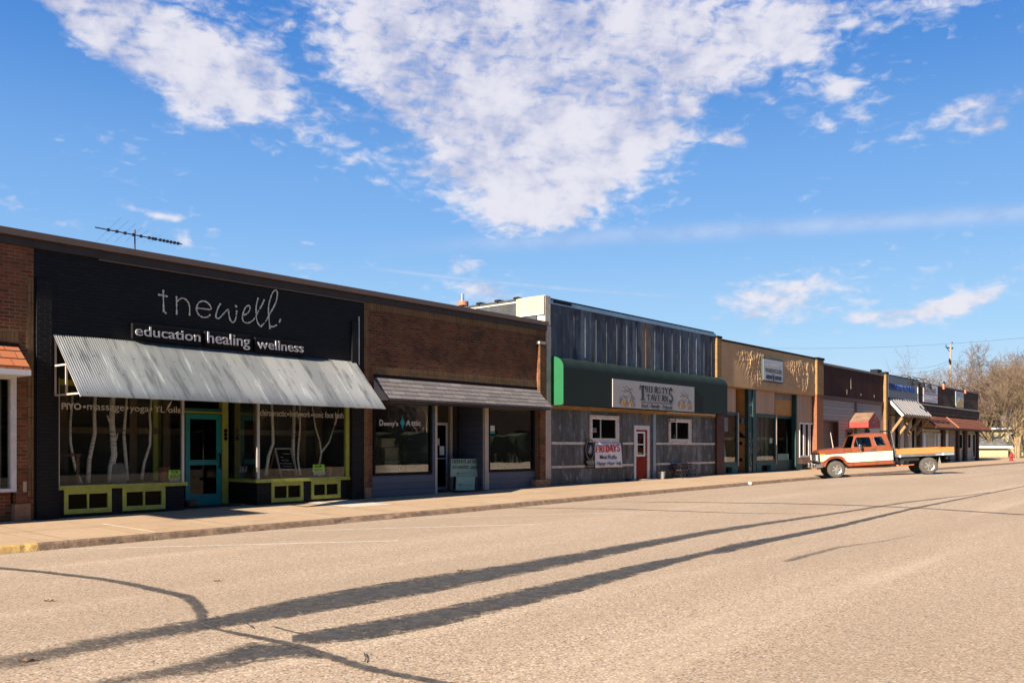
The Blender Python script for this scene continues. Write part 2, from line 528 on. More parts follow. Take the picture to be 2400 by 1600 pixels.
def sheets(name, w=.65, base=(.16, .19, .235), corr=.066, dark=(.035, .045, .06), light=(.36, .40, .45), rough=.42, metal=.55, rust=(.16, .11, .07), warm=0.0):
    """old galvanised roofing sheets hung upright: each sheet its own tone, run-off streaks"""
    m, n, p, co, _ = newmat(name)
    s = n.node('ShaderNodeSeparateXYZ'); n.put(s.inputs[0], co)
    x = s.outputs[0]
    idx = n.math('FLOOR', n.math('DIVIDE', x, w))
    wn = n.node('ShaderNodeTexWhiteNoise', noise_dimensions='1D'); n.put(wn.inputs['W'], n.math('ADD', idx, 31.0))
    wn2 = n.node('ShaderNodeTexWhiteNoise', noise_dimensions='1D'); n.put(wn2.inputs['W'], n.math('ADD', idx, 77.0))
    off = n.node('ShaderNodeCombineXYZ'); n.put(off.inputs[0], n.math('MULTIPLY', wn.outputs[0], 40.0))
    va = n.node('ShaderNodeVectorMath', operation='ADD'); n.put(va.inputs[0], co); n.put(va.inputs[1], off.outputs[0])
    streak = n.noise(n.mapping(va.outputs[0], scale=(5, 5, .7)), 1.6, 8, .65)
    mott = n.noise(n.mapping(va.outputs[0], scale=(2.2, 2.2, 1.0)), 1.9, 8, .66)
    blot = n.noise(n.mapping(va.outputs[0], scale=(2.2, 2.2, .5)), 1.4, 7, .6)
    c = n.mix(n.ramp(wn.outputs[0], .15, .9), tuple(b * .55 for b in base), tuple(b * 1.35 for b in base))
    c = n.mix(n.math('MULTIPLY', n.ramp(blot, .47, .62), n.ramp(wn2.outputs[0], .25, .8)), c, dark)
    c = n.mix(n.math('MULTIPLY', n.ramp(streak, .56, .72), n.ramp(wn.outputs[0], .1, .8, .2, .9)), c, light)
    c = n.mix(n.math('MULTIPLY', n.math('GREATER_THAN', wn2.outputs[0], .955), n.ramp(blot, .3, .5)), c, rust)
    c = n.mix(n.math('MULTIPLY', n.ramp(mott, .50, .62), .9 if warm else .45), c, dark)
    c = n.mix(n.math('MULTIPLY', n.ramp(mott, .45, .34), .75 if warm else .3), c, light)
    if warm: c = n.mix(n.math('MULTIPLY', n.ramp(blot, .35, .7), warm), c, (.16, .14, .12))
    seam = n.math('LESS_THAN', n.math('FRACT', n.math('ADD', n.math('DIVIDE', x, w), 100.0)), .02)
    c = n.mix(seam, c, (.02, .022, .03))
    n.put(p.inputs['Base Color'], c)
    p.inputs['Metallic'].default_value = metal; p.inputs['Roughness'].default_value = rough
    n.put(p.inputs['Roughness'], n.ramp(blot, .3, .7, rough - .08, rough + .2))
    return m

def shingles(name, c1, c2, line=(.02, .015, .012), h=.16, w=.32, bump=.012):
    """courses follow the local z axis"""
    m, n, p, co, _ = newmat(name)
    v, s = wallcoord(n, co)
    sx = n.node('ShaderNodeCombineXYZ'); n.put(sx.inputs[0], s.outputs[0]); n.put(sx.inputs[1], s.outputs[2])
    t = n.node('ShaderNodeTexBrick'); n.put(t.inputs['Vector'], sx.outputs[0])
    t.inputs['Color1'].default_value = (0, 0, 0, 1); t.inputs['Color2'].default_value = (1, 1, 1, 1)
    t.inputs['Scale'].default_value = 1.0; t.inputs['Mortar Size'].default_value = .008
    t.inputs['Brick Width'].default_value = w; t.inputs['Row Height'].default_value = h
    bw = n.node('ShaderNodeRGBToBW'); n.put(bw.inputs[0], t.outputs['Color'])
    fr = n.math('FRACT', n.math('ADD', n.math('DIVIDE', s.outputs[2], h), 100.0))
    g = n.noise(co, 130, 2, .5)
    c = n.mix(n.math('ADD', n.math('MULTIPLY', bw.outputs[0], .6), n.math('MULTIPLY', g, .5)), c1, c2)
    c = n.mix(n.math('LESS_THAN', fr, .12), c, line)
    c = n.mix(n.math('MULTIPLY', t.outputs['Fac'], .7), c, line)
    n.put(p.inputs['Base Color'], c); p.inputs['Roughness'].default_value = .95
    p.inputs['Specular IOR Level'].default_value = .15
    bumpn(n, p, n.math('ADD', n.math('SUBTRACT', 1.0, fr), n.math('MULTIPLY', g, .3)), bump)
    return m

def glassy(name, tint=(.72, .76, .76), refl=1.0, rough=.015):
    m = bpy.data.materials.new(name); m.use_nodes = True
    n = NT(m.node_tree)
    out = n.node('ShaderNodeOutputMaterial')
    tr = n.node('ShaderNodeBsdfTransparent'); tr.inputs[0].default_value = tint + (1,)
    gl = n.node('ShaderNodeBsdfGlossy'); gl.inputs['Roughness'].default_value = rough; gl.inputs[0].default_value = (1, 1, 1, 1)
    fr = n.node('ShaderNodeFresnel'); fr.inputs[0].default_value = 1.5
    mx = n.node('ShaderNodeMixShader')
    n.put(mx.inputs[0], n.math('MULTIPLY', fr.outputs[0], refl, clamp=True))
    n.put(mx.inputs[1], tr.outputs[0]); n.put(mx.inputs[2], gl.outputs[0])
    # gentle unevenness of old panes
    bp = n.node('ShaderNodeBump'); bp.inputs['Distance'].default_value = .0012
    co = n.node('ShaderNodeTexCoord').outputs['Object']
    n.put(bp.inputs['Height'], n.noise(co, .9, 2, .5)); n.put(gl.inputs['Normal'], bp.outputs[0])
    n.put(out.inputs[0], mx.outputs[0])
    return m

GLASS = glassy('window glass', (.88, .90, .89), refl=.42)
GLASS_D = glassy('dark window glass', (.12, .13, .13), .5)
TINT = glassy('truck glass', (.5, .55, .54), .8, .03)
BLACKBRICK = brick('black painted brick', (.0045, .0045, .005), (.010, .010, .011), (.0025, .0025, .003), bump=.010, rough=.7)
REDBRICK = brick('brown red brick', (.075, .022, .010), (.185, .062, .026), (.17, .115, .07), ms=.009, patch=(.15, .07, .022), dark=(.026, .012, .008))
REDBRICK2 = brick('red brown brick of the left shop', (.10, .030, .014), (.21, .07, .03), (.22, .15, .09), ms=.009, patch=(.16, .07, .026))
TANSOLDIER = brick('tan upright brick', (.13, .068, .027), (.215, .118, .048), (.12, .09, .06), w=.21, h=.075, vertical=True)
DARKBRICK = brick('dark brown brick', (.028, .016, .014), (.075, .042, .033), (.11, .088, .07), h=.09, w=.26)
YELBRICK = brick('ochre painted brick', (.22, .13, .052), (.29, .18, .075), (.15, .10, .05))
STONE = plain('pinkish stone block', (.23, .125, .075), .9, var=.25, vs=6, bump=.006)
CONC = plain('weathered plaster', (.36, .33, .28), .9, var=.3, vs=2.5, bump=.012, bs=14, dirt=.35)
CREAM = plain('cream plaster', (.36, .30, .20), .85, var=.12, vs=3, dirt=.25, stretch=(1, 2, .4))
DKPLASTER = plain('dark tarred plaster', (.035, .037, .042), .8, var=.5, vs=2.5, bump=.008, bs=9)
BROWNMET = plain('brown metal flashing', (.125, .082, .06), .45, .0, var=.08, vs=1.2)
BROWNDK = plain('dark brown fascia', (.03, .02, .015), .6, var=.2)
ROOFMAT = plain('roof membrane', (.05, .05, .055), .9)
ROOM = plain('dim interior', (.035, .03, .026), .9)
ROOMFLOOR = plain('interior shelf board', (.10, .09, .08), .8)
LIME = plain('lime green paint', (.30, .32, .055), .5, var=.15, vs=6, dirt=.15)
TEAL = plain('teal paint', (.0, .20, .21), .45, var=.12)
TEAL2 = plain('dark teal trim', (.0, .10, .08), .5)
YELLOW = plain('yellow paint', (.34, .30, .01), .5, var=.1)
WOODFR = plain('brown wood framing', (.12, .078, .048), .6, var=.3, stretch=(4, 4, .5))
ALU = plain('aluminium', (.42, .40, .39), .4, .5, var=.1)
WHITEW = plain('white painted wood', (.50, .49, .50), .6, var=.12, vs=5, dirt=.12)
WHITE = plain('white paint', (.60, .59, .58), .55, var=.05)
BLACK = plain('black paint', (.008, .008, .009), .7, spec=.1)
SLATEBLUE = boards('slate blue siding', (.048, .058, .085), .19, .045, .55)
GREYPAINT = plain('light grey panel', (.36, .36, .37), .7)
TRIM = plain('pale timber trim', (.36, .30, .25), .7, var=.15)
OAK = plain('stained timber', (.30, .17, .07), .6, var=.35, stretch=(.6, 4, 4), vs=3)
OLDWOOD = plain('weathered white batten', (.47, .42, .38), .85, var=.3, vs=3, stretch=(1.5, 4, 4), dirt=.5)
GREYSH = shingles('grey asphalt shingles', (.095, .085, .088), (.20, .18, .18), (.02, .018, .02), h=.125, w=.5)
REDSH = shingles('terracotta shingles', (.33, .10, .045), (.44, .16, .075), (.05, .02, .01), h=.17, w=.30)
MAROONSH = shingles('red brown shingles', (.12, .04, .025), (.21, .08, .05), (.035, .015, .01), h=.13, w=.4)
ROOFSH = shingles('grey roof shingles', (.09, .09, .09), (.2, .2, .19), h=.2, w=.4)
SIGNGREY = plain('sign enamel', (.30, .29, .28), .5, var=.06)
LETTER = plain('letter plastic', (.42, .40, .40), .4, var=.05)
DECAL = plain('vinyl window letters', (.42, .40, .36), .6, var=.05)
CHALK = plain('flaking white paint', (.55, .53, .46), .8, var=.3, vs=20)
SHEETU = sheets('upper galvanised sheets', .70, base=(.072, .085, .105), dark=(.018, .022, .030), light=(.22, .25, .28), metal=.3, rough=.55)
SHEETL = sheets('lower galvanised sheets', .70, base=(.085, .088, .095), dark=(.028, .028, .030), light=(.25, .28, .32), metal=.25, rough=.55, warm=.25)
FLASH = plain('blue grey flashing', (.22, .30, .36), .4, .5, var=.15, vs=1.5)
GREEN = plain('green canvas', (.0028, .0125, .0092), .75, var=.12, vs=1.5)
GREENTOP = GREEN
GREENSUN = plain('sunlit green canvas end', (.0, .085, .026), .6, var=.08)  # sunlight on the left end is put into this brighter green
REDPAINT = plain('red door paint', (.17, .014, .006), .6, spec=.1, var=.35, vs=2.0, stretch=(1, 1, .8))
BENCHW = plain('dark red bench slats', (.06, .014, .014), .5, var=.2)
IRON = plain('black iron', (.010, .010, .011), .75, spec=.15)
GLASS_C = glassy('cellar glass', (.10, .10, .10), .12)
STUCCO = plain('ochre stucco', (.43, .27, .14), .9, var=.10, vs=1.5, bump=.010, bs=22)
OCHRE = plain('orange ochre wall', (.40, .20, .06), .85, var=.14, vs=2)
PEACH = boards('peach plywood panel', (.42, .26, .16), .2, .03, .75, vertical=True, depth=.004)
TAN = boards('tan plywood panel', (.34, .22, .14), .2, .03, .75, vertical=True, depth=.004)
DKGREEN = plain('dark green woodwork', (.008, .035, .03), .5, var=.3, vs=4, dirt=.0)
BLUEGREEN = plain('blue green painted base', (.03, .09, .085), .7, var=.2)
MAROON = plain('maroon metal fascia', (.040, .014, .012), .75, .0, var=.30, vs=1.2, stretch=(1, 1, .3), spec=.12)
MAROON2 = plain('maroon board', (.07, .022, .016), .6)
PINKSIDE = boards('grey rose siding', (.235, .195, .175), .20, .09, .6, depth=.02)
GARAGE = boards('brown garage door sections', (.085, .055, .042), .5, .03, .5)
REDAWN = plain('faded red awning', (.40, .022, .012), .65, var=.15)
REDAWN2 = plain('weathered awning slope', (.17, .10, .065), .8, var=.35, vs=2.2)
GREYSIGN = plain('grey sign panel', (.20, .215, .22), .6, var=.06)
BLUELET = plain('blue letters', (.01, .05, .24), .4, var=.1)
DBLUE = plain('dark blue trim', (.012, .016, .04), .5)
LIGHTMET = plain('pale ribbed metal', (.13, .122, .128), .5, .1, var=.05)
CREAMSIDE = boards('cream siding', (.38, .34, .27), .16, .06, .7, depth=.01)
GREYSIDE = plain('grey storefront panel', (.17, .155, .15), .7)
BANNER = plain('white banner vinyl', (.58, .58, .62), .55, var=.04)
BANRED = plain('red ink', (.45, .02, .03), .5)
BANBLK = plain('black ink', (.02, .02, .025), .5)
NAVY = plain('navy ink', (.02, .025, .09), .5)
NEON = plain('fluorescent green card', (.34, .85, .07), .6, var=.04)
SIGNGREEN = plain('pale green board', (.25, .36, .27), .7, var=.08)
TERRA = plain('terracotta clay', (.24, .08, .04), .8)
CARD = plain('cardboard', (.36, .29, .17), .85, var=.2)
BIRCH, n_, p_, co_, _ = newmat('birch bark')
b1 = n_.ramp(n_.noise(n_.mapping(co_, scale=(1, 1, 5)), 7, 5, .7), .56, .64)
n_.put(p_.inputs['Base Color'], n_.mix(b1, (.66, .60, .53), (.04, .03, .025)))
p_.inputs['Roughness'].default_value = .8
CORR, n_, p_, co_, _ = newmat('galvanised corrugated sheet')
s_ = n_.node('ShaderNodeSeparateXYZ'); n_.put(s_.inputs[0], co_)
wn_ = n_.node('ShaderNodeTexWhiteNoise', noise_dimensions='1D')
n_.put(wn_.inputs['W'], n_.math('FLOOR', n_.math('DIVIDE', n_.math('ADD', s_.outputs[0], n_.math('MULTIPLY', n_.noise(co_, .6, 2), .25)), .55)))
st_ = n_.noise(n_.mapping(co_, scale=(5, .6, .6)), 1.3, 6, .6)
fl_ = n_.noise(n_.mapping(co_, scale=(1, .4, .4)), 6, 5, .7)
c_ = n_.mix(n_.ramp(wn_.outputs[0], 0, 1), (.24, .25, .255), (.37, .375, .37))
c_ = n_.mix(n_.math('MULTIPLY', n_.ramp(st_, .52, .66), .75), c_, (.11, .12, .13))
c_ = n_.mix(n_.math('MULTIPLY', n_.ramp(st_, .44, .32), .6), c_, (.62, .63, .65))
c_ = n_.mix(n_.math('MULTIPLY', n_.ramp(fl_, .62, .72), .35), c_, (.26, .20, .15))
n_.put(p_.inputs['Base Color'], c_); p_.inputs['Metallic'].default_value = .35; p_.inputs['Roughness'].default_value = .45
# truck
RUSTRED = plain('copper red car paint', (.18, .044, .016), .32, .1, var=.12, vs=2, spec=.6)
RUSTTOP = RUSTRED
CREAMCAR = plain('cream car paint', (.44, .385, .28), .3, 0, var=.05, vs=2)
CHROME = plain('chrome', (.62, .62, .62), .22, 1.0, var=.15, vs=6)
TYRE = plain('dusty tyre rubber', (.055, .050, .043), .9, var=.25, vs=8)
TYRED = plain('tyre tread rubber', (.02, .02, .02), .9)
RIM = plain('cast wheel', (.34, .33, .31), .35, .8, var=.1)
DECKWOOD = plain('orange stained boards', (.33, .125, .028), .6, var=.14, stretch=(.7, 5, 5), vs=4)
RAILMET = plain('grey painted steel', (.10, .10, .11), .5, .3, var=.3)
BARK = plain('bark', (.17, .13, .095), .9, var=.35, vs=3)
BARKL = plain('pale golden bark', (.20, .145, .08), .9, var=.3, vs=3)  # paler, yellower bark tone of some trees
TWIG = plain('twigs', (.105, .072, .055), .9, var=.3, vs=.6)
TWIG2 = plain('tawny twigs', (.125, .088, .058), .9, var=.3, vs=.5)
POLEW = plain('grey pole timber', (.24, .19, .145), .9, var=.2, stretch=(6, 6, .4))
HYD = plain('red hydrant paint', (.20, .008, .010), .5)
HOUSE = plain('cream stucco house', (.33, .28, .17), .9, var=.18, vs=1.2, bump=.03, bs=3)
NEEDLE = plain('evergreen foliage', (.035, .06, .025), .9, var=.4, vs=1)
ANT = plain('antenna metal', (.05, .05, .06), .4, .7)
COPPER = plain('rusty flue', (.32, .12, .06), .7)

# ground materials
def ground_noise(name, cs, scale, rough=.9, bump=.004, big=.25, tint=None, voro=True, crackle=False):
    m, n, p, co, _ = newmat(name)
    a = n.noise(co, scale, 4, .75)
    b = n.noise(co, scale * .35, 3, .6)
    c = n.noise(n.mapping(co, scale=(.35, 1, 1)), .35, 5, .6)
    f = n.math('ADD', n.math('MULTIPLY', a, .75), n.math('MULTIPLY', b, .25))
    r = n.node('ShaderNodeValToRGB'); n.put(r.inputs[0], f)
    el = r.color_ramp.elements
    el[0].position = cs[0][0]; el[0].color = cs[0][1] + (1,)
    el[1].position = cs[-1][0]; el[1].color = cs[-1][1] + (1,)
    for (q, k) in cs[1:-1]:
        e = el.new(q); e.color = k + (1,)
    col = r.outputs[0]
    if voro:
        vv = n.node('ShaderNodeTexVoronoi'); n.put(vv.inputs['Vector'], co); vv.inputs['Scale'].default_value = scale * .9
        sv = n.node('ShaderNodeSeparateColor'); n.put(sv.inputs[0], vv.outputs['Color'])
        sv = sv.outputs
        col = n.mix(n.math('MULTIPLY', n.ramp(sv[0], .80, .86), .7), col, (.62, .52, .42))
        col = n.mix(n.math('MULTIPLY', n.ramp(sv[1], .80, .88), .85), col, (.10, .08, .065))
    col = n.mix(n.ramp(c, .3, .7, 0, big), col, tuple(x * .72 for x in cs[1][1]))
    n.put(p.inputs['Base Color'], col)
    p.inputs['Roughness'].default_value = rough; p.inputs['Specular IOR Level'].default_value = .2
    bumpn(n, p, f, bump)
    return m, n, p, co
ROAD, nr, pr_, cor = ground_noise('worn chip seal road', [(.28, (.16, .112, .078)), (.44, (.32, .235, .166)), (.56, (.40, .298, .213)), (.72, (.60, .465, .34))], 85, bump=.004, big=.3)
def regrade(n, p, fn):
    l = p.inputs['Base Color'].links[0]; src = l.from_socket; n.t.links.remove(l); n.put(p.inputs['Base Color'], fn(src))
def road_wear(c):
    s = nr.node('ShaderNodeSeparateXYZ'); nr.put(s.inputs[0], cor)
    lane = nr.noise(nr.mapping(cor, scale=(.03, .55, 1)), 1.6, 5, .6)
    c = nr.mix(nr.ramp(lane, .42, .66, 0, .28), c, (.26, .20, .145))
    c = nr.mix(nr.ramp(lane, .46, .30, 0, .25), c, (.56, .45, .34))
    d = nr.math('ADD', s.outputs[1], nr.math('MULTIPLY', nr.math('SUBTRACT', nr.noise(cor, .8, 6, .65), .5), 1.1))
    c = nr.mix(nr.ramp(d, KY_ - .45, KY_ + .1, 0, .55), c, (.24, .175, .12))
    spot = nr.ramp(nr.noise(nr.mapping(cor, scale=(.6, 1, 1)), 1.3, 7, .72), .66, .74, 0, .4)
    c = nr.mix(spot, c, (.14, .11, .09))
    return c
KY_ = -3.85
regrade(nr, pr_, road_wear)
WALKM, nw, pw, cow = ground_noise('sidewalk concrete', [(.3, (.30, .20, .125)), (.5, (.385, .27, .175)), (.7, (.43, .31, .21))], 14, bump=.0015, big=.3, voro=False)
def walk_wear(c):
    t = nw.node('ShaderNodeTexBrick'); nw.put(t.inputs['Vector'], nw.mapping(cow, loc=(.4, 3.85, 0)))
    t.offset = 0.0; t.inputs['Color1'].default_value = (0, 0, 0, 1); t.inputs['Color2'].default_value = (1, 1, 1, 1); t.inputs['Mortar'].default_value = (.5, .5, .5, 1)
    t.inputs['Scale'].default_value = 1.0; t.inputs['Mortar Size'].default_value = .012; t.inputs['Brick Width'].default_value = 1.62; t.inputs['Row Height'].default_value = 1.92
    bw = nw.node('ShaderNodeRGBToBW'); nw.put(bw.inputs[0], t.outputs['Color'])
    c = nw.mix(nw.math('MULTIPLY', bw.outputs[0], .22), c, (.48, .37, .27))
    c = nw.mix(nw.math('MULTIPLY', t.outputs['Fac'], .55), c, (.17, .12, .085))
    st = nw.ramp(nw.noise(cow, .9, 8, .7), .52, .70, 0, .5)
    return nw.mix(st, c, (.22, .155, .105))
regrade(nw, pw, walk_wear)
KERBM = plain('old kerb stone', (.17, .112, .075), .95, var=.45, vs=6, bump=.012, bs=14)
KERBY = plain('yellow kerb paint', (.46, .29, .10), .8, var=.2, vs=6, dirt=.4, bump=.01, bs=12)
SEAM = plain('light joint filler', (.62, .50, .36), .9)
PATCHM = plain('pale new concrete', (.46, .40, .33), .9, var=.06)
EARTH = plain('bare earth and dead grass', (.22, .16, .09), .95, var=.4, vs=.8)

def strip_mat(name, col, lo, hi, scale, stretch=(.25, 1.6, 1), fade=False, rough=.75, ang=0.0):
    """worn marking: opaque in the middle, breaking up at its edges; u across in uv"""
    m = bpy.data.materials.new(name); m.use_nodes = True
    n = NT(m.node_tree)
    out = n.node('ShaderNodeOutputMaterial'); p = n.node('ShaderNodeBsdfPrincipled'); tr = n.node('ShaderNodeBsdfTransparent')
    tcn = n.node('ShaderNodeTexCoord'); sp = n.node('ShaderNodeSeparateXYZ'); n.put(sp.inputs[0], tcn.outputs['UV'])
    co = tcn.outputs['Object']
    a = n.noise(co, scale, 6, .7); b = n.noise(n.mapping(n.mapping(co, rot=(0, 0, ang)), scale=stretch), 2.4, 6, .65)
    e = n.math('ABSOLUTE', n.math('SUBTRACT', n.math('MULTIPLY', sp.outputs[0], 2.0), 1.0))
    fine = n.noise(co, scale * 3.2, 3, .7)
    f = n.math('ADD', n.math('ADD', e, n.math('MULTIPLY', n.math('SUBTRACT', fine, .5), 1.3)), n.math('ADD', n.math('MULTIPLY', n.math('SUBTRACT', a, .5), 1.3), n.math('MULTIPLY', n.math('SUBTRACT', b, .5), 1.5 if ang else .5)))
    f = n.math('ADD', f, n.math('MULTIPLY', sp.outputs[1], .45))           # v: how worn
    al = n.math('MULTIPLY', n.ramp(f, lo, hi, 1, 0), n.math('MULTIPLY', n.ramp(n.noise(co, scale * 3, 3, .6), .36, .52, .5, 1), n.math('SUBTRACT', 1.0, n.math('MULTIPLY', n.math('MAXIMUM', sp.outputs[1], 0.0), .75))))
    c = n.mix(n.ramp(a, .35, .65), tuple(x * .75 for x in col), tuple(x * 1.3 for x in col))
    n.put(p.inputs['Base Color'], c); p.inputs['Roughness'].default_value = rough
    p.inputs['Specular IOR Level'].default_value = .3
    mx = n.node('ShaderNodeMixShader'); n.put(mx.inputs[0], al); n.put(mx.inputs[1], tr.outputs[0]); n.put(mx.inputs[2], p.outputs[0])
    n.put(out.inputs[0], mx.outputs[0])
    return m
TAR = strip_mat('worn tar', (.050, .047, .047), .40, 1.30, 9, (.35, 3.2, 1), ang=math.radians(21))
CRACKM = strip_mat('crack filler', (.07, .06, .054), .30, 1.1, 11)
LINEM = strip_mat('worn white line', (.66, .60, .52), .5, 1.25, 20)
# ---------------------------------------------------------------- ground
def grid(name, xs, ys, fn, mat):
    m = MB()
    for x in xs:
        for y in ys:
            m.v.append(Vector((x, y, fn(x, y))))
    ny = len(ys)
    for i in range(len(xs) - 1):
        for j in range(ny - 1):
            m.f.append((i * ny + j, (i + 1) * ny + j, (i + 1) * ny + j + 1, i * ny + j + 1))
    o = m.build(name, mat, origin=(0, 0, 0), recalc=False, smooth=True)
    return struct(o)

def frange(a, b, s):
    r = []; x = a
    while x < b - 1e-6:
        r.append(x); x += s
    r.append(b)
    return r

ridx = frange(-40, 150, 1.0) + [180, 220, 300, 450, 700]
grid('road', ridx, [-60, -45, -35] + frange(-30, -12, 1.0)[:-1] + frange(-12, KY, .4), road_z, ROAD)
grid('sidewalk', ridx, [KY + .165, -2.4, -1, 0, .6, 1.0, 2.6], walk_z, WALKM)
m = MB(); m.box(-1500, 2500, -2000, 2000, -.95, -.9)
struct(m.build('ground', EARTH, origin=(0, 0, 0)))
grid('lawn', frange(86.5, 260, 6), [.6, 3, 8, 20, 60, 140], lambda x, y: zf(x) + .01 + .012 * max(0, y - 6), EARTH)

# kerb: individual stones of uneven, chipped edge, one sheet per paint
def kerb(name, x0, x1, mat, seed):
    rnd = random.Random(seed); m = MB()
    xs = frange(x0, x1, .09 if x1 < 60 else .5)
    prof = []
    for i, x in enumerate(xs):
        k = zf(x) - .077
        j = .006 * math.sin(x * 5.1) + rnd.uniform(-.003, .003) if x < 60 else 0
        chip = 0
        if 12.1 < x < 13.6: chip = rnd.uniform(.02, .07)
        elif rnd.random() < .04 and x < 60: chip = rnd.uniform(.005, .02)
        st = (x % 3.05)
        gap = .012 if st < .06 else 0
        g = gutter(x)
        q = rnd.uniform(-.002, .002)
        prof.append([(x, KY - .02 + gap, g - .03), (x, KY - .016 + j + gap, g + .008),
                     (x, KY + .045 + j + chip + gap + q, k - .018 - chip * .4 - gap), (x, KY + .08 + chip, k + .004 - chip * .25 - gap), (x, KY + .17, k + .0055)])
    for i, pr in enumerate(prof):
        m.v.extend(Vector(p) for p in pr)
        if i:
            a = (i - 1) * 5; b = i * 5
            for q in range(4):
                m.f.append((a + q, b + q, b + q + 1, a + q + 1))
    return struct(m.build(name, mat, origin=(x0, KY, 0), recalc=False))
XY1 = fx(92, KY)
kerb('kerb', XY1, 86, KERBM, 3)
kerb('painted_kerb', -12, XY1, KERBY, 4)
kerb('kerb', 86, 96, KERBM, 5); kerb('painted_kerb', 96, 118, KERBY, 6); kerb('kerb', 118, 300, KERBM, 8)

def ribbon(name, pts, mat, lift=.005, n=14, wear=None):
    """pts: [(px, ytop, ybottom)] on the road, or [(px, py, width_m)] when width small"""
    m = MB(); uvs = []
    rows = []
    for i in range(len(pts) - 1):
        for k in range(n):
            t = k / n
            a, b = pts[i], pts[i + 1]
            rows.append(tuple(a[q] + (b[q] - a[q]) * t for q in range(len(a))))
    rows.append(pts[-1])
    w = []
    for i, r in enumerate(rows):
        if r[3] > 0:
            p = gp(r[0], r[1])
            a = rows[max(0, i - 1)]; b = rows[min(len(rows) - 1, i + 1)]
            d = gp(b[0], b[1]) - gp(a[0], a[1]); d.z = 0
            nn_ = Vector((-d.y, d.x, 0)).normalized() * r[3] / 2
            A = p + nn_; B = p - nn_
        else:
            A = gp(r[0], r[1]); B = gp(r[0], r[2])
        for q in range(5):
            P = A.lerp(B, q / 4); P.z = road_z(P.x, P.y) + lift
            if P.y > KY - .02: P.y = KY - .02
            m.v.append(P); w.append((q / 4, r[4] if len(r) > 4 else 0.0))
        if i:
            for q in range(4):
                a0 = (i - 1) * 5 + q; b0 = i * 5 + q
                m.f.append((a0, b0, b0 + 1, a0 + 1))
    o = m.build(name, mat, origin=(0, 0, 0), recalc=False)
    uv = o.data.uv_layers.new(name='uv')
    for lp in o.data.loops:
        uv.data[lp.index].uv = w[lp.vertex_index]
    return struct(o)

def c1(x, y): return (x / 1.96, 1150 + y / 1.96)
def c2(x, y): return (1200 + x / 1.96, 1050 + y / 1.96)
def trows(f, rows):
    out = []
    for r in rows:
        a = f(r[0], r[1]); b = f(r[0], r[2]); out.append((a[0], a[1], b[1], 0.0, r[3] if len(r) > 3 else 0.0))
    return out
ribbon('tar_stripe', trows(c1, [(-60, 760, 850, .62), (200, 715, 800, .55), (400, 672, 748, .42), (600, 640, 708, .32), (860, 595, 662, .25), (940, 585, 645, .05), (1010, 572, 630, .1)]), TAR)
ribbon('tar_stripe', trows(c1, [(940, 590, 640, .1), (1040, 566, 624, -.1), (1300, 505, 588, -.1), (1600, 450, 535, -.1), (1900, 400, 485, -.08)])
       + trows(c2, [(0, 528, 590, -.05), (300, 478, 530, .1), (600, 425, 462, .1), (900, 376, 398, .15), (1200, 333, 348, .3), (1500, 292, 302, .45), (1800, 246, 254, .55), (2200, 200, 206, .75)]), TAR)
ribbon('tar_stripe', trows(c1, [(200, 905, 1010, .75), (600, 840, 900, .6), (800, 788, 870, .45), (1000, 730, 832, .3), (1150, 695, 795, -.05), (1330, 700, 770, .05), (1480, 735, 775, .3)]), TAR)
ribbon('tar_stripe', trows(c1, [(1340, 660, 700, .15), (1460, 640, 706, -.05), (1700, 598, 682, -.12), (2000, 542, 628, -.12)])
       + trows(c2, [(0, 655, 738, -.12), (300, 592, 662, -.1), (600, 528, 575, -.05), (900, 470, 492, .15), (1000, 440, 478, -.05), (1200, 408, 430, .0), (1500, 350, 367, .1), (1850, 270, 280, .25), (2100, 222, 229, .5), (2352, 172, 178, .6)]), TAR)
def crk(f, rows):
    out = []
    for r in rows:
        a = f(r[0], r[1]); out.append((a[0], a[1], a[1], r[2], r[3] if len(r) > 3 else 0.0))
    return out
ribbon('crack_seal', crk(c1, [(-40, 352, .16, .1), (200, 374, .14), (460, 405, .14), (600, 430, .15), (700, 452, .16), (850, 485, .15), (895, 520, .13), (922, 560, .12), (925, 600, .08)]), CRACKM, .0075)
ribbon('crack_seal', crk(c1, [(915, 606, .05), (985, 636, .07, .1), (1120, 664, .09), (1250, 690, .10), (1380, 718, .11), (1500, 762, .12), (1700, 822, .12), (1900, 862, .11), (2100, 900, .10)]), CRACKM, .0085)
ribbon('crack_seal', crk(c2, [(0, 274, .10, .1), (480, 279, .11), (1000, 297, .08), (1420, 304, .05, .3)]), CRACKM, .0075)
ribbon('crack_seal', crk(c2, [(500, 246, .10, .3), (850, 249, .14), (1200, 253, .14), (1600, 263, .16), (1900, 277, .16), (2352, 306, .16), (2450, 312, .16)]), CRACKM, .0075)
ribbon('crack_seal', crk(c2, [(1255, 522, .18, .62), (1330, 500, .20, .55), (1500, 456, .16, .68), (1700, 428, .08, .7), (1850, 400, .05, .8)]), CRACKM, .0075)
ribbon('crack_seal', crk(c1, [(1250, 625, .03, 0), (1330, 648, .03), (1400, 662, .04), (1450, 682, .04), (1510, 702, .02)]), CRACKM, .0095)
ribbon('crack', crk(c1, [(1672, 748, .014), (1682, 768, .02), (1676, 792, .022)]), CRACKM, .0095)
ribbon('crack', crk(c1, [(985, 575, .012), (1030, 590, .018), (1100, 600, .018), (1150, 622, .02), (1160, 635, .015)]), CRACKM, .0095)
def line(a, b, w=.10, wear=0.1):
    rows = []
    for k in range(6):
        t = k / 5
        rows.append((a[0] + (b[0] - a[0]) * t, a[1] + (b[1] - a[1]) * t, a[1] + (b[1] - a[1]) * t, w, wear + (.15 if k in (0,) else 0)))
    ribbon('parking_line', rows, LINEM, .0045, 8)
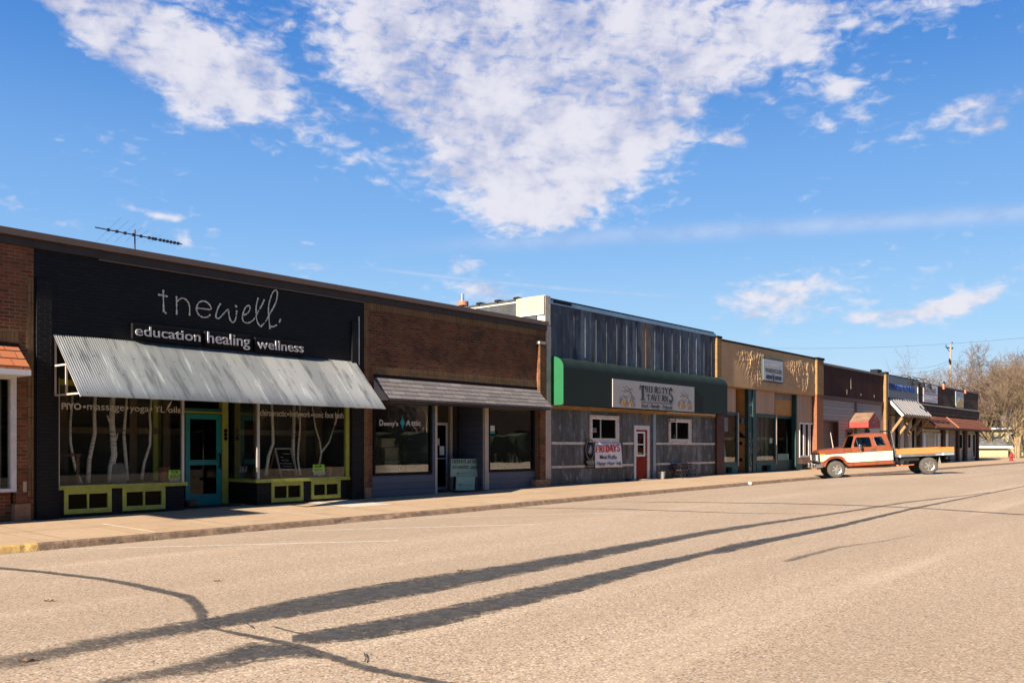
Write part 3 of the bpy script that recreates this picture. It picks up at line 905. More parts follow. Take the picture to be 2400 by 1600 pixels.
line((150, 1287), (935, 1266.8)); line((560, 1247.3), (1253, 1228.4)); line((900, 1215), (1486, 1200.3), .1, .15)
line((1250, 1186), (1660, 1180), .1, .35); line((1480, 1171), (1780, 1166), .1, .45)

# sidewalk joints, slab of newer concrete, stains
def walk_strip(name, pts, w, mat, lift=.004, kind=True):
    m = MB()
    for i in range(len(pts) - 1):
        a = Vector((pts[i][0], pts[i][1], 0)); b = Vector((pts[i + 1][0], pts[i + 1][1], 0))
        d = (b - a).normalized(); nn_ = Vector((-d.y, d.x, 0)) * w / 2
        q = [a + nn_, a - nn_, b - nn_, b + nn_]
        for v in q: v.z = walk_z(v.x, v.y) + lift
        m.add(q, [(0, 1, 2, 3)])
    return struct(m.build(name, mat, origin=(0, 0, 0)))
for i, x in enumerate([3.2, 6.45, 9.7, 12.1, 13.9, 15.4, 18.2, 21.4, 24.5, 28, 31.5, 35, 39, 43, 47]):
    sh = .25
    walk_strip('sidewalk_joint', [(x, -.02), (x + .02, KY + .18)], .02, EARTH if i % 3 else SEAM)
for (x, y0, y1) in [(8.0, -1.6, -3.6), (12.0, -1.2, -3.6), (17.6, -1.0, -3.66)]:
    walk_strip('joint_filler', [(x, y0), (x + .05, y1)], .05, SEAM, .006)
walk_strip('sidewalk_joint', [(-4, -1.9), (24, -1.95)], .015, EARTH, .005)
mm_ = MB()
q = [Vector((13.95, -.02, 0)), Vector((15.38, -.02, 0)), Vector((15.38, -1.9, 0)), Vector((13.95, -1.9, 0))]
for v in q: v.z = walk_z(v.x, v.y) + .003
mm_.add(q, [(3, 2, 1, 0)])
struct(mm_.build('concrete_patch', PATCHM, origin=(0, 0, 0)))

# ---------------------------------------------------------------- common shell of a shop
def shell(b, x0, x1, ztop, side=DKPLASTER, depth=19.0, room=3.2, y0=.25, roofz=None, floor=True):
    rz = (roofz if roofz else ztop - .45)
    bx('roof', ROOFMAT, b, x0 + .02, x1 - .02, y0, depth, rz - .2, rz)
    bx('side_wall', side, b, x0, x0 + .16, y0 + .003, depth, -.3, ztop - .12)
    bx('side_wall', side, b, x1 - .16, x1 - .003, y0 + .003, depth, -.3, ztop - .12)
    bx('back_room', ROOM, b, x0 + .165, x1 - .165, room, depth - .2, -.3, rz - .21)
    if floor:
        z = zf((x0 + x1) / 2)
        bx('floor', ROOM, b, x0 + .165, x1 - .165, y0, room - .003, z - .3, z + .012)

def q4(pl, pr, yt, yb, y=0.0):
    return fx(pl, y), fx(pr, y), fz(pl, yb, y), fz(pl, yt, y)

# ================================================================ left brick shop (partly in frame)
XB = fx(79)
TOP = fz(150, 554.8, -.14)                       # top of the long brown coping
g = .19
b1 = thing('brick_shop', 'brown red brick shop front with terracotta shingle awning, cut off by the left edge', 'building', (3.0, 0, g))
xwr = fx(38); xg = fx(27)
zw0 = fz(38, 1152); zw1 = fz(38, 881); zsb = fz(38, 818)
m = MB(); m.wall([(-8, -.3), (XB, -.3), (XB, TOP - .3), (-8, TOP - .3)], [rect(-4.0, xwr, g - .1, zsb)], 0, .25)
m.build('wall', REDBRICK2, b1)
m = MB(); m.box(-4.0, xwr - .05, .15, .3, -.3, zw0 - .02); m.build('bulkhead', REDBRICK2, b1)
bx('soldier_course', TANSOLDIER, b1, -8, fx(44), -.004, .1, fz(40, 802), fz(40, 776))
bx('corner_quoin', TANSOLDIER, b1, fx(63), fx(78), -.006, .1, g + .5, fz(70, 650))
bx('stone_base', STONE, b1, fx(35, -.04), fx(73, -.04), -.04, .2, g - .2, fz(50, 1180, -.04), bevel=.01)
bx('sandy_brick', CREAM, b1, fx(54), fx(62.5), -.003, .1, fz(55, 1152), fz(55, 1128))
bx('lintel_bracket', CREAM, b1, fx(67), fx(83), -.035, .1, fz(70, 576), fz(70, 567))
f = frame('window', WHITEW, b1, -3.9, xwr, zw0, zw1, -.02, .16, .10, .07)
bx('inner_frame', ALU, f, xg, xg + .05, .04, .12, zw0 + .1, zw1 - .1)
bx('pane', GLASS, f, -3.8, xwr - .1, .06, .07, zw0 + .07, zw1 - .07)
bx('header_board', CREAM, b1, -3.9, xwr, -.01, .2, zw1, zsb - .02)
bx('window_curtain', plain('grey curtain', (.25, .23, .2), .9, var=.3, stretch=(8, 1, .3)), b1, -3.8, xwr - .1, .5, .52, zw0, zw1)
PA = .62; xa = fx(71, -PA); za0 = fz(71, 880, -PA); za1 = fz(71, 867, -PA)
m = MB()
m.hexa([(-8, -PA, za1 - .01), (xa, -PA, za1 - .01), (xa, .0, zsb - .02), (-8, 0, zsb - .02), (-8, -PA, za1 + .05), (xa, -PA, za1 + .05), (xa, 0, zsb + .06), (-8, 0, zsb + .06)])
m.build('awning', REDSH, b1)
bx('awning_fascia', WHITE, b1, -8, xa + .01, -PA - .02, 0, za0, za1)
bx('awning_flashing', BLACK, b1, -8, fx(44), -.03, 0, fz(44, 818), fz(44, 806))
m = MB(); m.box(1.2, 3.0, -2.15, 0, 3.95, 4.12); m.build('shadow_canopy', WHITE, b1)  # unseen canopy added to cast the extra shadow on the sidewalk
shell(b1, -8, XB - .003, TOP - .05, REDBRICK2)

def coping(b, x0, x1, step=0.0):
    bx('coping', BROWNMET, b, x0, x1, -.14 - step, .32, TOP - .135, TOP)
    bx('coping_shade_band', BROWNDK, b, x0, x1, -.06, .3, TOP - .31, TOP - .14)  # dark band: the shadow below the coping is put into its colour
coping(b1, -8, XB)

# ================================================================ black painted shop
XC = fx(853)
b2 = thing('black_brick_shop', 'black painted brick shop with lime green window trim and long corrugated metal awning', 'building', ((XB + XC) / 2, 0, .22))
yW = .10
xo0, xo1 = fx(133, yW), fx(817, yW)
zhead = fz(135, 884, yW)
gl = .2
m = MB()
m.wall([(XB, -.3), (xo0, -.3), (xo0, zhead), (xo1, zhead), (xo1, -.3), (XC, -.3), (XC, TOP - .3), (XB, TOP - .3)], [], 0, .3)
m.build('wall', BLACKBRICK, b2)
for (a, c) in ((84, 120), (823, 838)):
    m = MB(); m.box(fx(a), fx(c), -.05, .0, g, TOP - .9)
    m.build('pilaster', BLACKBRICK, b2)
coping(b2, XB, XC)
bx('fascia_strip', BROWNMET, b2, fx(230), XC, -.05, 0, TOP - .345, TOP - .32)
bx('conduit', ALU, b2, fx(838), fx(838) + .03, -.05, -.02, fz(838, 855), fz(838, 742))
shell(b2, XB, XC, TOP - .05, DKPLASTER, floor=True)
xl = fx(431, yW); xr = fx(602, yW); yD = 1.35
zs_t = fz(135, 1138.5, yW); zs_b = fz(131, 1148, yW - .06)
def sill(name, x0, x1, y0, y1):
    m = MB(); m.box(x0, x1, y0, y1, zs_b, zs_t - .05); m.box(x0, x1, y0 + .02, y1, zs_t - .05, zs_t)
    return m.build(name, LIME, b2)
sill('window_sill', xo0 - .03, xl + .06, yW - .08, yW + .1)
sill('window_sill', xr - .07, xo1 + .02, yW - .08, yW + .1)
m = MB(); m.box(xr - .07, xr + .08, yW + .105, yD, zs_b, zs_t); m.build('window_sill', LIME, b2)
# bulkheads
def bulk(x0, x1, wins):
    holes = [rect(a, c, d, e) for a, c, d, e in wins]
    m = MB(); m.wall(rect(x0, x1, -.2, zs_b), holes, yW, yW + .2)
    m.build('bulkhead', BLACKBRICK, b2)
lw = []
for (pl, pr, yt, yb, il, ir, it, ib, mu) in [(150.5, 262, 1147, 1205, 162.6, 249.4, 1158.6, 1192.6, 206), (287.8, 387.8, 1143.9, 1197, 297, 378.6, 1153, 1186, 339),
                                         (636.8, 721, 1132.8, 1177, 644.5, 713, 1139, 1168.5, 674.5), (730, 798, 1130, 1169.5, 737, 790, 1135.5, 1161.5, 762)]:
    x0, x1 = fx(pl, yW - .03), fx(min(pr, pr), yW - .03)
    z0, z1 = fz(pl, yb, yW - .03), zs_b
    if pl > 600: x1 = fx({636.8: 711.3, 730: 798.5}[pl], yW - .03)
    lw.append((x0, x1, z0, z1, mu))
bulk(xo0, xl, [(a + .06, c - .06, d + .06, e - .08) for a, c, d, e, _ in lw[:2]])
bulk(xr, xo1, [(a + .06, c - .06, d + .06, e - .08) for a, c, d, e, _ in lw[2:]])
for (a, c, d, e, mu) in lw:
    f = frame('cellar_window', LIME, b2, a, c, d, e - .003, yW - .03, yW + .06, .085, .10)
    bx('mullion', LIME, f, (a + c) / 2 - .018, (a + c) / 2 + .018, yW - .02, yW + .05, d + .1, e - .103)
    bx('pane', GLASS_C, f, a + .08, c - .08, yW + .02, yW + .03, d + .09, e - .09)
bx('return_bulkhead', BLACKBRICK, b2, xr, xr + .1, yW + .2, yD, -.2, zs_b); bx('return_bulkhead', BLACKBRICK, b2, xl - .1, xl, yW + .2, yD, -.2, zs_b)
# shelf boards inside windows
bx('display_shelf', ROOMFLOOR, b2, xo0, xl - .02, yW + .1, 1.6, zs_t - .04, zs_t + .008)
bx('display_shelf', ROOMFLOOR, b2, xr + .08, xo1, yW + .1, 1.6, zs_t - .04, zs_t + .008)
# frames and panes
zt = zhead
bx('window_post', ALU, b2, xo0, xo0 + .05, yW - .02, yW + .06, zs_t, zt)
fL = MB(); fL.box(xl - .06, xl, yW - .02, yW + .05, zs_t, zt)
fL = fL.build('display_window', ALU, b2)
bx('pane', GLASS, fL, xo0 + .05, xl - .06, yW + .01, yW + .02, zs_t, zt)
bx('pane', GLASS, fL, xl - .03, xl - .02, yW + .06, yD, zs_t, zt)
fR = MB(); fR.box(xr, xr + .07, yW - .02, yW + .05, zs_t, zt)
fR = fR.build('display_window', ALU, b2)
bx('pane', GLASS, fR, xr + .07, xo1 - .1, yW + .01, yW + .02, zs_t, zt)
bx('pane', GLASS, fR, xr + .02, xr + .03, yW + .06, yD - .05, zs_t, zt)
bx('window_post', LIME, b2, xo1 - .10, xo1, yW - .04, yW + .08, zs_t, zt)
bx('window_edging', LIME, b2, xo0 - .0, xo0 + .02, yW - .045, yW - .021, zs_t, zt)
bx('head_beam', YELLOW, b2, xo0 + .02, xl - .06, yW + .03, yW + .25, fz(135, 900, yW), fz(135, 887, yW))
bx('door_post', LIME, b2, fx(518, yD), fx(530.5, yD) + .02, yD - .06, yD + .1, gl - .05, zt)
bx('door_post', LIME, b2, xl - .12, xl - .0, yD - .05, yD + .1, gl - .05, zt)
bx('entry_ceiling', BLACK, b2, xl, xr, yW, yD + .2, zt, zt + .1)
# door
dx1 = fx(518, yD) - .01; dx0 = dx1 - .98; dz0 = gl + .03; dz1 = fz(475, 970, yD)
m = MB(); m.box(dx0, dx0 + .12, yD - .02, yD + .04, dz0, dz1); m.box(dx1 - .13, dx1, yD - .02, yD + .04, dz0, dz1)
zm0, zm1 = fz(480, 1089, yD), fz(480, 1077, yD)
zb1 = fz(480, 1157, yD)
m.box(dx0 + .12, dx1 - .13, yD - .02, yD + .04, dz0, zb1); m.box(dx0 + .12, dx1 - .13, yD - .02, yD + .04, zm0, zm1); m.box(dx0 + .12, dx1 - .13, yD - .02, yD + .04, dz1 - .13, dz1)
dr = m.build('door', TEAL, b2)
bx('pane', GLASS_D, dr, dx0 + .12, dx1 - .13, yD + .005, yD + .015, zb1, dz1 - .13)
m = MB(); m.tube([(dx1 - .06, yD - .03, zm0 - .1), (dx1 - .06, yD - .08, zm0 - .06), (dx1 - .06, yD - .08, zm1 + .12), (dx1 - .06, yD - .03, zm1 + .16)], .018); m.build('handle', BLACK, dr)
bx('door_header', YELLOW, b2, xl, fx(518, yD), yD - .05, yD + .05, dz1 + .02, dz1 + .06)
bx('door_header', TEAL2, b2, xl, fx(518, yD), yD - .03, yD + .05, dz1 + .065, dz1 + .14)
m = MB()
for k in range(3): m.lathe([(0, .05), (.015, .05)], (fx(524, yD) + .02, yD - .06, 1.72 - .0 + fz(524, 1009 + k * 9, yD) - 1.72), (0, -1, 0), 12)
m.build('wall_badge', BLACK, b2)
# inner framing of the display
def lattice(x0, x1, y, px_posts):
    m = MB()
    zr0, zr1 = fz(300, 1016, y), fz(300, 1002, y)
    m.box(x0, x1, y, y + .08, zr0, zr1)
    for p in px_posts: m.box(p - .09, p + .09, y - .01, y + .09, zs_t, zt)
    m.build('inner_frame', WOODFR, b2)
    m = MB(); m.box(x0, x1, y + .1, y + .12, zs_t, zt); m.build('dark_backing', ROOM, b2)
lattice(xo0, xl, 1.25, [fx(150, 1.25), fx(312, 1.25), fx(390, 1.25)])
lattice(xr + .15, xo1, 1.25, [fx(600, 1.25), fx(710, 1.25), xo1 - .1])

# corrugated awning
P2 = 1.27
ax0, ax1 = fx(123.5), fx(832)
az1 = fz(123.5, 782.5); az0 = fz(188, 927.7, -P2)
m = MB()
xs = frange(ax0, ax1, .05 / 4); n = len(xs)
for i, x in enumerate(xs):
    h = .010 * math.cos(2 * math.pi * x / .05)
    for k in range(4):
        t = k / 3
        m.v.append(Vector((x, -.01 - P2 * t - .5 * h, az1 + (az0 - az1) * t + .72 * h)))
    if i:
        for k in range(3):
            m.f.append(((i - 1) * 4 + k, i * 4 + k, i * 4 + k + 1, (i - 1) * 4 + k + 1))
aw = m.build('awning', CORR, b2, recalc=False, smooth=True)
aw.modifiers.new('thick', 'SOLIDIFY').thickness = .004
m = MB(); rnd = random.Random(5)
x = ax0 + .15
while x < ax1:
    for t in (.03, .33, .63, .95):
        px_, py_, pz_ = x + rnd.uniform(-.02, .02), -.01 - P2 * t, az1 + (az0 - az1) * t
        m.lathe([(0, .011), (.012, .009)], (px_, py_ - .004, pz_ + .008), (0, -.72, .69), 6)
    x += .46
m.build('awning_screws', DKPLASTER, aw)
for xx in (ax0 + .04, ax1 - .04):
    m = MB(); w = .035
    zb = fz(123.5, 926); zm = fz(123.5, 857)
    tm = (az1 - zm) / (az1 - az0)
    ym = -P2 * tm
    m.bar((xx, -.03, az1 - .05), (xx, -.03, zb), w); m.bar((xx, -.03, zb), (xx, -P2 + .05, zb), w); m.bar((xx, -.03, zm), (xx, ym + .04, zm), w)
    m.bar((xx, ym + .07, zm), (xx, ym + .07, zb), w); m.bar((xx, -.04, az1 - .06), (xx, -P2 + .04, az0 - .0), w * .8)
    m.build('awning_frame', TRIM, b2)

# window writing
z0_, z1_ = fz(145, 959, yW), fz(145, 943, yW)
def wtext(s, pl, pr, dz0, dz1, wt=0.0):
    t = text_mesh(s, fx(pl, yW - .01), fx(pr, yW - .01), z0_ + dz0, z0_ + dz1, yW + .004, .004, wt)
    return t
H = z1_ - z0_
m = MB()
for (s, a, c, d0, d1, wt) in [('PiYO', 145, 191, 0, H, .03), ('\u2022', 195, 202, H * .3, H * .7, .0), ('massage', 205, 292, -H * .28, H * .80, .0), ('\u2022', 296, 302, H * .3, H * .7, 0),
                              ('yoga', 305, 349, -H * .28, H * .72, 0), ('\u2022', 352, 358, H * .3, H * .7, 0), ('YL', 362, 387, 0, H, 0), ('oils', 395, 424, -.0, H, 0)]:
    t = wtext(s, a, c, d0 , d1, wt)
    o = len(m.v); m.v += t.v; m.f += [tuple(i + o for i in f_) for f_ in t.f]
lx, lz = fx(389, yW), z0_ + H * .9
m.add([(lx, yW - .002, lz - .1), (lx + .05, yW - .002, lz + .04), (lx + .15, yW - .002, lz + .16), (lx + .1, yW - .002, lz + .03)], [(0, 1, 2, 3)])
m.build('window_lettering', DECAL, fL)
z2 = fz(610, 974, yW); H2 = fz(610, 959, yW) - z2
m = MB()
for (s, a, c, d0, d1) in [('chiropractic', 610, 671.5, -H2 * .3, H2), ('\u2022', 673, 678, H2 * .2, H2 * .55), ('bodywork', 680, 727, -H2 * .3, H2), ('\u2022', 729, 734, H2 * .2, H2 * .55), ('ionic foot bath', 736, 805, -.0, H2)]:
    t = text_mesh(s, fx(a, yW), fx(c, yW), z2 + d0, z2 + d1, yW + .004, .004, 0)
    o = len(m.v); m.v += t.v; m.f += [tuple(i + o for i in f_) for f_ in t.f]
m.build('window_lettering', DECAL, fR)
def xr_plane(X, Y, Z): return Vector((xr + .018 - Y, X, Z))
# house number on the side pane (plane x = xr): seen from the entry, so y decreases to the right
def ypos(px, xp):
    rx = (px - CX) / FPX; Z = xp / (CT + rx * ST); return CAMY + Z * (ST - rx * CT)
def zpos(px, py, xp):
    rx = (px - CX) / FPX; Z = xp / (CT + rx * ST); return CAMZ + (HY - py) / FPX * Z
ya, yb_ = ypos(558, xr), ypos(577, xr)
t = text_mesh('261', 0, 1, zpos(567, 1106, xr), zpos(567, 1092, xr), 0, .004, 0, .2, plane=lambda X, Y, Z: Vector((xr + .018 + Y, ya + (yb_ - ya) * X, Z)))
t.build('house_number', DECAL, fR)

# birch branches standing in the windows
def birch(label, pts, r0, r1, y, side=None):
    P = [(fx(px, y), y + .03 * math.sin(i * 2.1), fz(px, py, y)) for i, (px, py) in enumerate(pts)]
    m = MB(); nP = len(P)
    m.tube(P, [r0 + (r1 - r0) * i / (nP - 1) for i in range(nP)], 8)
    if side:
        for s_ in side:
            Q = [(fx(px, y), y, fz(px, py, y)) for (px, py) in s_]
            m.tube(Q, [.03, .022, .012][:len(Q)] if len(Q) == 3 else [.028, .015], 6)
    o = m.build('birch_branch', BIRCH, smooth=True)
    tag(o, label, 'branch', 'birch branches in the display windows')
Bc = lambda L: [(120 + x / 6.53, 920 + y / 6.53) for x, y in L]
Bd = lambda L: [(500 + x / 6.82, 930 + y / 6.82) for x, y in L]
birch('thin birch branch bowing to the right at its foot, leftmost in the left window', Bc([(460, 1380), (400, 1230), (330, 1020), (295, 760), (300, 450), (318, 40)]), .035, .025, .45)
birch('slim birch branch leaning right, between the bowed branch and the thick trunk', Bc([(565, 1380), (590, 1040), (625, 780), (668, 620), (668, 330), (668, -40)]), .05, .035, .5)
birch('thick pale birch trunk in the middle of the left window', Bc([(912, 1370), (925, 1150), (955, 950), (950, 740), (935, 450), (935, -40)]), .075, .06, .45, [Bc([(985, 720), (1005, 660), (1020, 620)]), Bc([(895, 440), (870, 380), (850, 340)])])
birch('wavy birch branch just right of the thick trunk', Bc([(1160, 1340), (1160, 1150), (1120, 880), (1110, 640), (1140, 380), (1155, -20)]), .045, .03, .55)
birch('birch branch leaning right behind the YL oils lettering', Bc([(1385, 1330), (1430, 1080), (1500, 800), (1520, 540), (1515, 340), (1530, 60)]), .035, .025, .5)
birch('reddish birch branch leaning right, behind the chalkboard on its left', Bd([(840, 1260), (890, 950), (945, 740), (950, 500), (940, 80)]), .045, .035, .6)
birch('tall birch branch rising behind the right edge of the chalkboard', Bd([(1330, 1260), (1290, 1000), (1265, 800), (1285, 500), (1300, 80)]), .05, .04, .75, [Bd([(1265, 890), (1290, 800), (1305, 740)])])
birch('thin birch branch right of the chalkboard', Bd([(1390, 1250), (1360, 1000), (1350, 800), (1385, 500), (1390, 90)]), .03, .022, .5)
birch('forked birch branch shaped like a Y above the small neon card', Bd([(1695, 1260), (1700, 1080), (1715, 900), (1700, 700), (1640, 480), (1575, 160)]), .03, .014, .4, [Bd([(1715, 900), (1850, 720), (1940, 450)]), Bd([(1940, 450), (1975, 320), (2005, 200)])])

# chalkboard easel
cb = thing('chalkboard_easel', 'wooden easel with a black chalkboard standing in the right display window', 'chalkboard', (fx(672, .7), .7, zs_t + .01))
P = lambda x, y, yy=.55: Vector((fx(500 + x / 6.82, yy), yy, fz(500 + x / 6.82, 930 + y / 6.82, yy)))
m = MB(); m.bar(P(985, 830, .7), P(1085, 1270), .04); m.bar(P(1235, 830, .7), P(1335, 1250), .04); m.bar(P(980, 825, .7), P(1240, 825, .7), .04); m.bar(P(1065, 1160, .58), P(1310, 1160, .58), .04)
m.build('frame', TRIM, cb)
m = MB(); a, b_, c, d = P(1000, 840, .71), P(1235, 840, .71), P(1305, 1150, .59), P(1070, 1155, .59)
m.hexa([a, b_, c, d, a + Vector((0, .02, 0)), b_ + Vector((0, .02, 0)), c + Vector((0, .02, 0)), d + Vector((0, .02, 0))]); m.build('board', BLACK, cb)
for a_, c_ in ((P(985, 840, .72), P(880, 1270, 1.0)), (P(1235, 840, .74), P(1200, 1250, 1.05))):
    m = MB(); m.bar(a_, c_, .03); m.build('rear_leg', OAK, cb)
m = MB()
for k, (xa_, xb_, yy) in enumerate([(1110, 1230, 905), (1075, 1120, 960), (1090, 1200, 1010), (1070, 1250, 1060), (1110, 1260, 1105)]):
    m.bar(P(xa_, yy, .58 + .1 * (1150 - yy) / 310 - .02), P(xb_, yy + 4, .58 + .1 * (1150 - yy) / 310 - .02), .012)
m.build('chalk_marks', LETTER, cb)

def for_rent(label, pl, pr, yt, yb, ysil, yy):
    x0, x1 = fx(pl, yy), fx(pr, yy); z1 = fz(pl, yt, yy); z0 = fz(pl, yb, yy); zs = fz(pl, ysil, yy)
    t = thing('rent_sign', label, 'sign', ((x0 + x1) / 2, yy, zs), 'neon rental cards in the windows')
    m = MB(); m.box(x0, x1, yy - .006, yy, z0, z1); m.build('card', NEON, t)
    m = MB(); m.box(x0 + .02, x1 + .03, yy - .01, yy, zs, z0); m.build('lower_strip', GREYPAINT, t)
    h = z1 - z0; mm = MB()
    for (s, a, c, e, f_) in [('FOR', .22, .78, .54, .92), ('RENT', .12, .92, .06, .45)]:
        tt = text_mesh(s, x0 + (x1 - x0) * a, x0 + (x1 - x0) * c, z0 + h * e, z0 + h * f_, yy - .007, .004, .02)
        o = len(mm.v); mm.v += tt.v; mm.f += [tuple(i + o for i in f2) for f2 in tt.f]
    mm.build('lettering', REDPAINT, t)
for_rent('neon green FOR RENT card at the right corner of the left display window', 395, 424, 1101, 1122, 1128.5, .16)
for_rent('neon green FOR RENT card under the Y shaped branch in the right display window', 733, 760, 1088, 1105, 1113, .18)
def pot(label, px, y, z, r, h, mat=TERRA, rim=True, cat='pot'):
    m = MB(); m.lathe([(0, r * .62), (h * .8, r * .92), (h * .8, r * 1.05), (h, r * 1.05), (h, r * .9), (h * .85, r * .85), (.03, r * .5)], (fx(px, y), y, z), (0, 0, 1), 20)
    o = m.build('clay_pot', mat, smooth='auto'); tag(o, label, cat)
pot('terracotta pot beside the neon card in the left display window', 384, .3, zs_t + .008, .13, .34)
pot('small shiny clay pot right of the neon card in the right display window', 772, .35, zs_t + .008, .085, .26)
m = MB(); x_, y_ = fx(279, .35), .35
m.hexa([(x_ - .17, y_, zs_t), (x_ + .17, y_, zs_t), (x_ + .17, y_ + .12, zs_t), (x_ - .17, y_ + .12, zs_t), (x_ - .12, y_ + .03, zs_t + .43), (x_ + .12, y_ + .03, zs_t + .43), (x_ + .12, y_ + .08, zs_t + .46), (x_ - .12, y_ + .08, zs_t + .46)])
tag(m.build('paper_bag', plain('grey kraft bag', (.20, .18, .16), .9)), 'grey paper bag standing at the foot of the thick birch trunk', 'bag')
m = MB(); x_ = fx(150, .5)
m.box(x_ - .3, x_ + .3, .35, .75, zs_t + .62, zs_t + .66); m.box(x_ - .28, x_ - .22, .4, .7, zs_t, zs_t + .62); m.box(x_ + .22, x_ + .28, .4, .7, zs_t, zs_t + .62)
tag(m.build('side_table', WOODFR), 'small dark wooden table at the left end of the left display window', 'table')
m = MB(); xb = fx(440, .85); m.lathe([(0, .09), (.02, .13), (.16, .19), (.17, .19), (.15, .17), (.04, .1)], (xb, .75, walk_z(xb, .6) + .005), (0, 0, 1), 20)
tag(m.build('bowl', plain('brown bowl', (.10, .07, .055), .6), smooth='auto'), 'brown bowl on the step beside the teal door', 'bowl')
m = MB()
m.box(11.15, 12.35, .35, .95, walk_z(12, .6) + .004, walk_z(12, .6) + .022)
tag(m.build('doormat', plain('dark doormat', (.03, .027, .025), .95), bevel=.004), 'dark mat on the ground before the teal door', 'mat')

# sign boxes over the awning
def signbox(label, word, pl, pr, yt, yb, tl, tr, ztp, zbp, asc):
    y = -.09
    x0, x1 = fx(pl, y), fx(pr, y); z1 = fz(pl, yt, y); z0 = fz(pl, yb, y)
    t = thing('sign_box', label, 'sign', ((x0 + x1) / 2, 0, z0), 'black sign boxes over the corrugated awning')
    m = MB(); m.box(x0, x1, y, -.01, z0, z1); m.build('box', BLACK, t, bevel=.02)
    xa_, xb_ = fx(tl, y), fx(tr, y); zb = fz(tl, zbp, y); zt_ = fz(tl, ztp, y)
    h = zt_ - zb
    tm = text_mesh(word, xa_, xb_, zb - h * (.30 if 'g' in word else 0), zt_, y + .0, .025, .004)
    tm.build('lettering', LETTER, t)
signbox('black sign box with raised letters reading education', 'education', 310, 471, 756, 794, 317, 469, 762, 785.8, 0)
signbox('black sign box with raised letters reading healing', 'healing', 480.5, 588, 774.6, 810, 486, 585, 777, 803.5, 0)
signbox('black sign box with raised letters reading wellness', 'wellness', 598, 714, 789.6, 824, 603, 711, 794, 816, 0)
# hand painted name
hp = thing('painted_name_sign', 'flaking white script lettering painted high on the black brick wall', 'sign', (fx(510), -.02, fz(510, 760)))
A = lambda L: [(380 + x / 7.84, 660 + y / 7.84) for x, y in L]
strokes = [A([(15, 170), (18, 350), (22, 520)]), A([(22, 545), (60, 575)]), A([(-65, 240), (0, 250), (80, 270)]), A([(258, 285), (260, 440), (262, 590)]),
           A([(275, 355), (320, 312), (370, 300), (430, 325), (480, 385), (502, 470), (498, 605)]),
           A([(622, 482), (760, 497), (888, 518), (898, 480), (872, 430), (820, 375), (750, 352), (680, 370), (640, 420), (620, 490), (635, 560), (680, 628), (760, 660), (830, 650), (868, 612)]),
           A([(1060, 415), (1020, 480), (990, 580), (975, 640), (1010, 685), (1060, 660), (1130, 580), (1210, 490), (1215, 560), (1235, 690), (1275, 748), (1325, 738), (1355, 650), (1362, 545)]), A([(1345, 445), (1358, 458)]),
           A([(1500, 610), (1560, 590), (1605, 520), (1612, 460), (1580, 432), (1530, 462), (1490, 540), (1465, 640), (1478, 730), (1550, 765), (1640, 735), (1705, 660), (1760, 540), (1830, 430), (1865, 340)]),
           A([(1755, 310), (1730, 400), (1718, 500), (1722, 640), (1740, 740), (1780, 805), (1810, 822)]),
           A([(1828, 802), (1900, 730), (1965, 600), (2035, 480), (2090, 370), (2112, 250), (2110, 170), (2068, 150), (2020, 200), (1985, 300), (1955, 400), (1945, 520), (1952, 640), (1965, 760), (1972, 855)]),
           A([(1985, 820), (2020, 832), (2090, 800)]), A([(2150, 735), (2165, 700)])]
rnd = random.Random(11); m = MB()
for s_ in strokes:
    pts = [Vector((fx(px), -.012, fz(px, py))) for px, py in s_]
    # smooth
    for _ in range(2):
        if len(pts) > 2:
            q = [pts[0]]
            for a, b_ in zip(pts, pts[1:]): q += [a.lerp(b_, .25), a.lerp(b_, .75)]
            q.append(pts[-1]); pts = q
    dens = []
    for a, b_ in zip(pts, pts[1:]):
        k = max(1, int((b_ - a).length / .03))
        dens += [a.lerp(b_, j / k) for j in range(k)]
    dens.append(pts[-1])
    run = []
    for p_ in dens:
        wob = rnd.uniform(.010, .022)
        run.append((p_, wob))
        if rnd.random() < .035 or p_ is dens[-1]:
            if len(run) > 1: m.tube([r_[0] for r_ in run], [r_[1] for r_ in run], 5)
            run = []
    for e in (pts[0], pts[-1]): m.lathe([(0, .026), (.015, .02)], e, (0, -1, 0), 8)
m.build('painted_letters', CHALK, hp)

# antenna on the roof
an = thing('tv_antenna', 'long thin television antenna standing on the roof behind the coping', 'antenna', (fx(316, 6), 6, TOP - .45))
C = lambda x, y, yy=6.0: Vector((fx(200 + x / 9.05, yy), yy, fz(200 + x / 9.05, 500 + y / 9.05, yy)))
m = MB(); m.tube([Vector((C(1050, 345).x, 6, TOP - .45)), C(1050, 345)], .022, 8); m.build('mast', ANT, an)
A0, A1 = C(205, 295), C(2055, 655); m = MB(); m.bar(A0, A1, .028); m.build('boom', ANT, an)
m = MB(); dirv = Vector((.25, 1, .0)).normalized()
for (cx_, ln) in [(470, 1.7), (640, 1.55), (810, 1.35), (985, 1.1), (1145, .9), (1320, .75), (1400, .5), (1460, .6), (1560, .3), (1640, .3), (1720, .3), (1800, .3), (1880, .3), (1960, .28)]:
    t = (cx_ - 205) / 1850; p_ = A0.lerp(A1, t)
    m.tube([p_ - dirv * ln, p_ + dirv * ln], .0035, 4); m.bar(p_ + Vector((0, 0, -.04)), p_ + Vector((0, 0, .04)), .06)
m.build('elements', ANT, an)

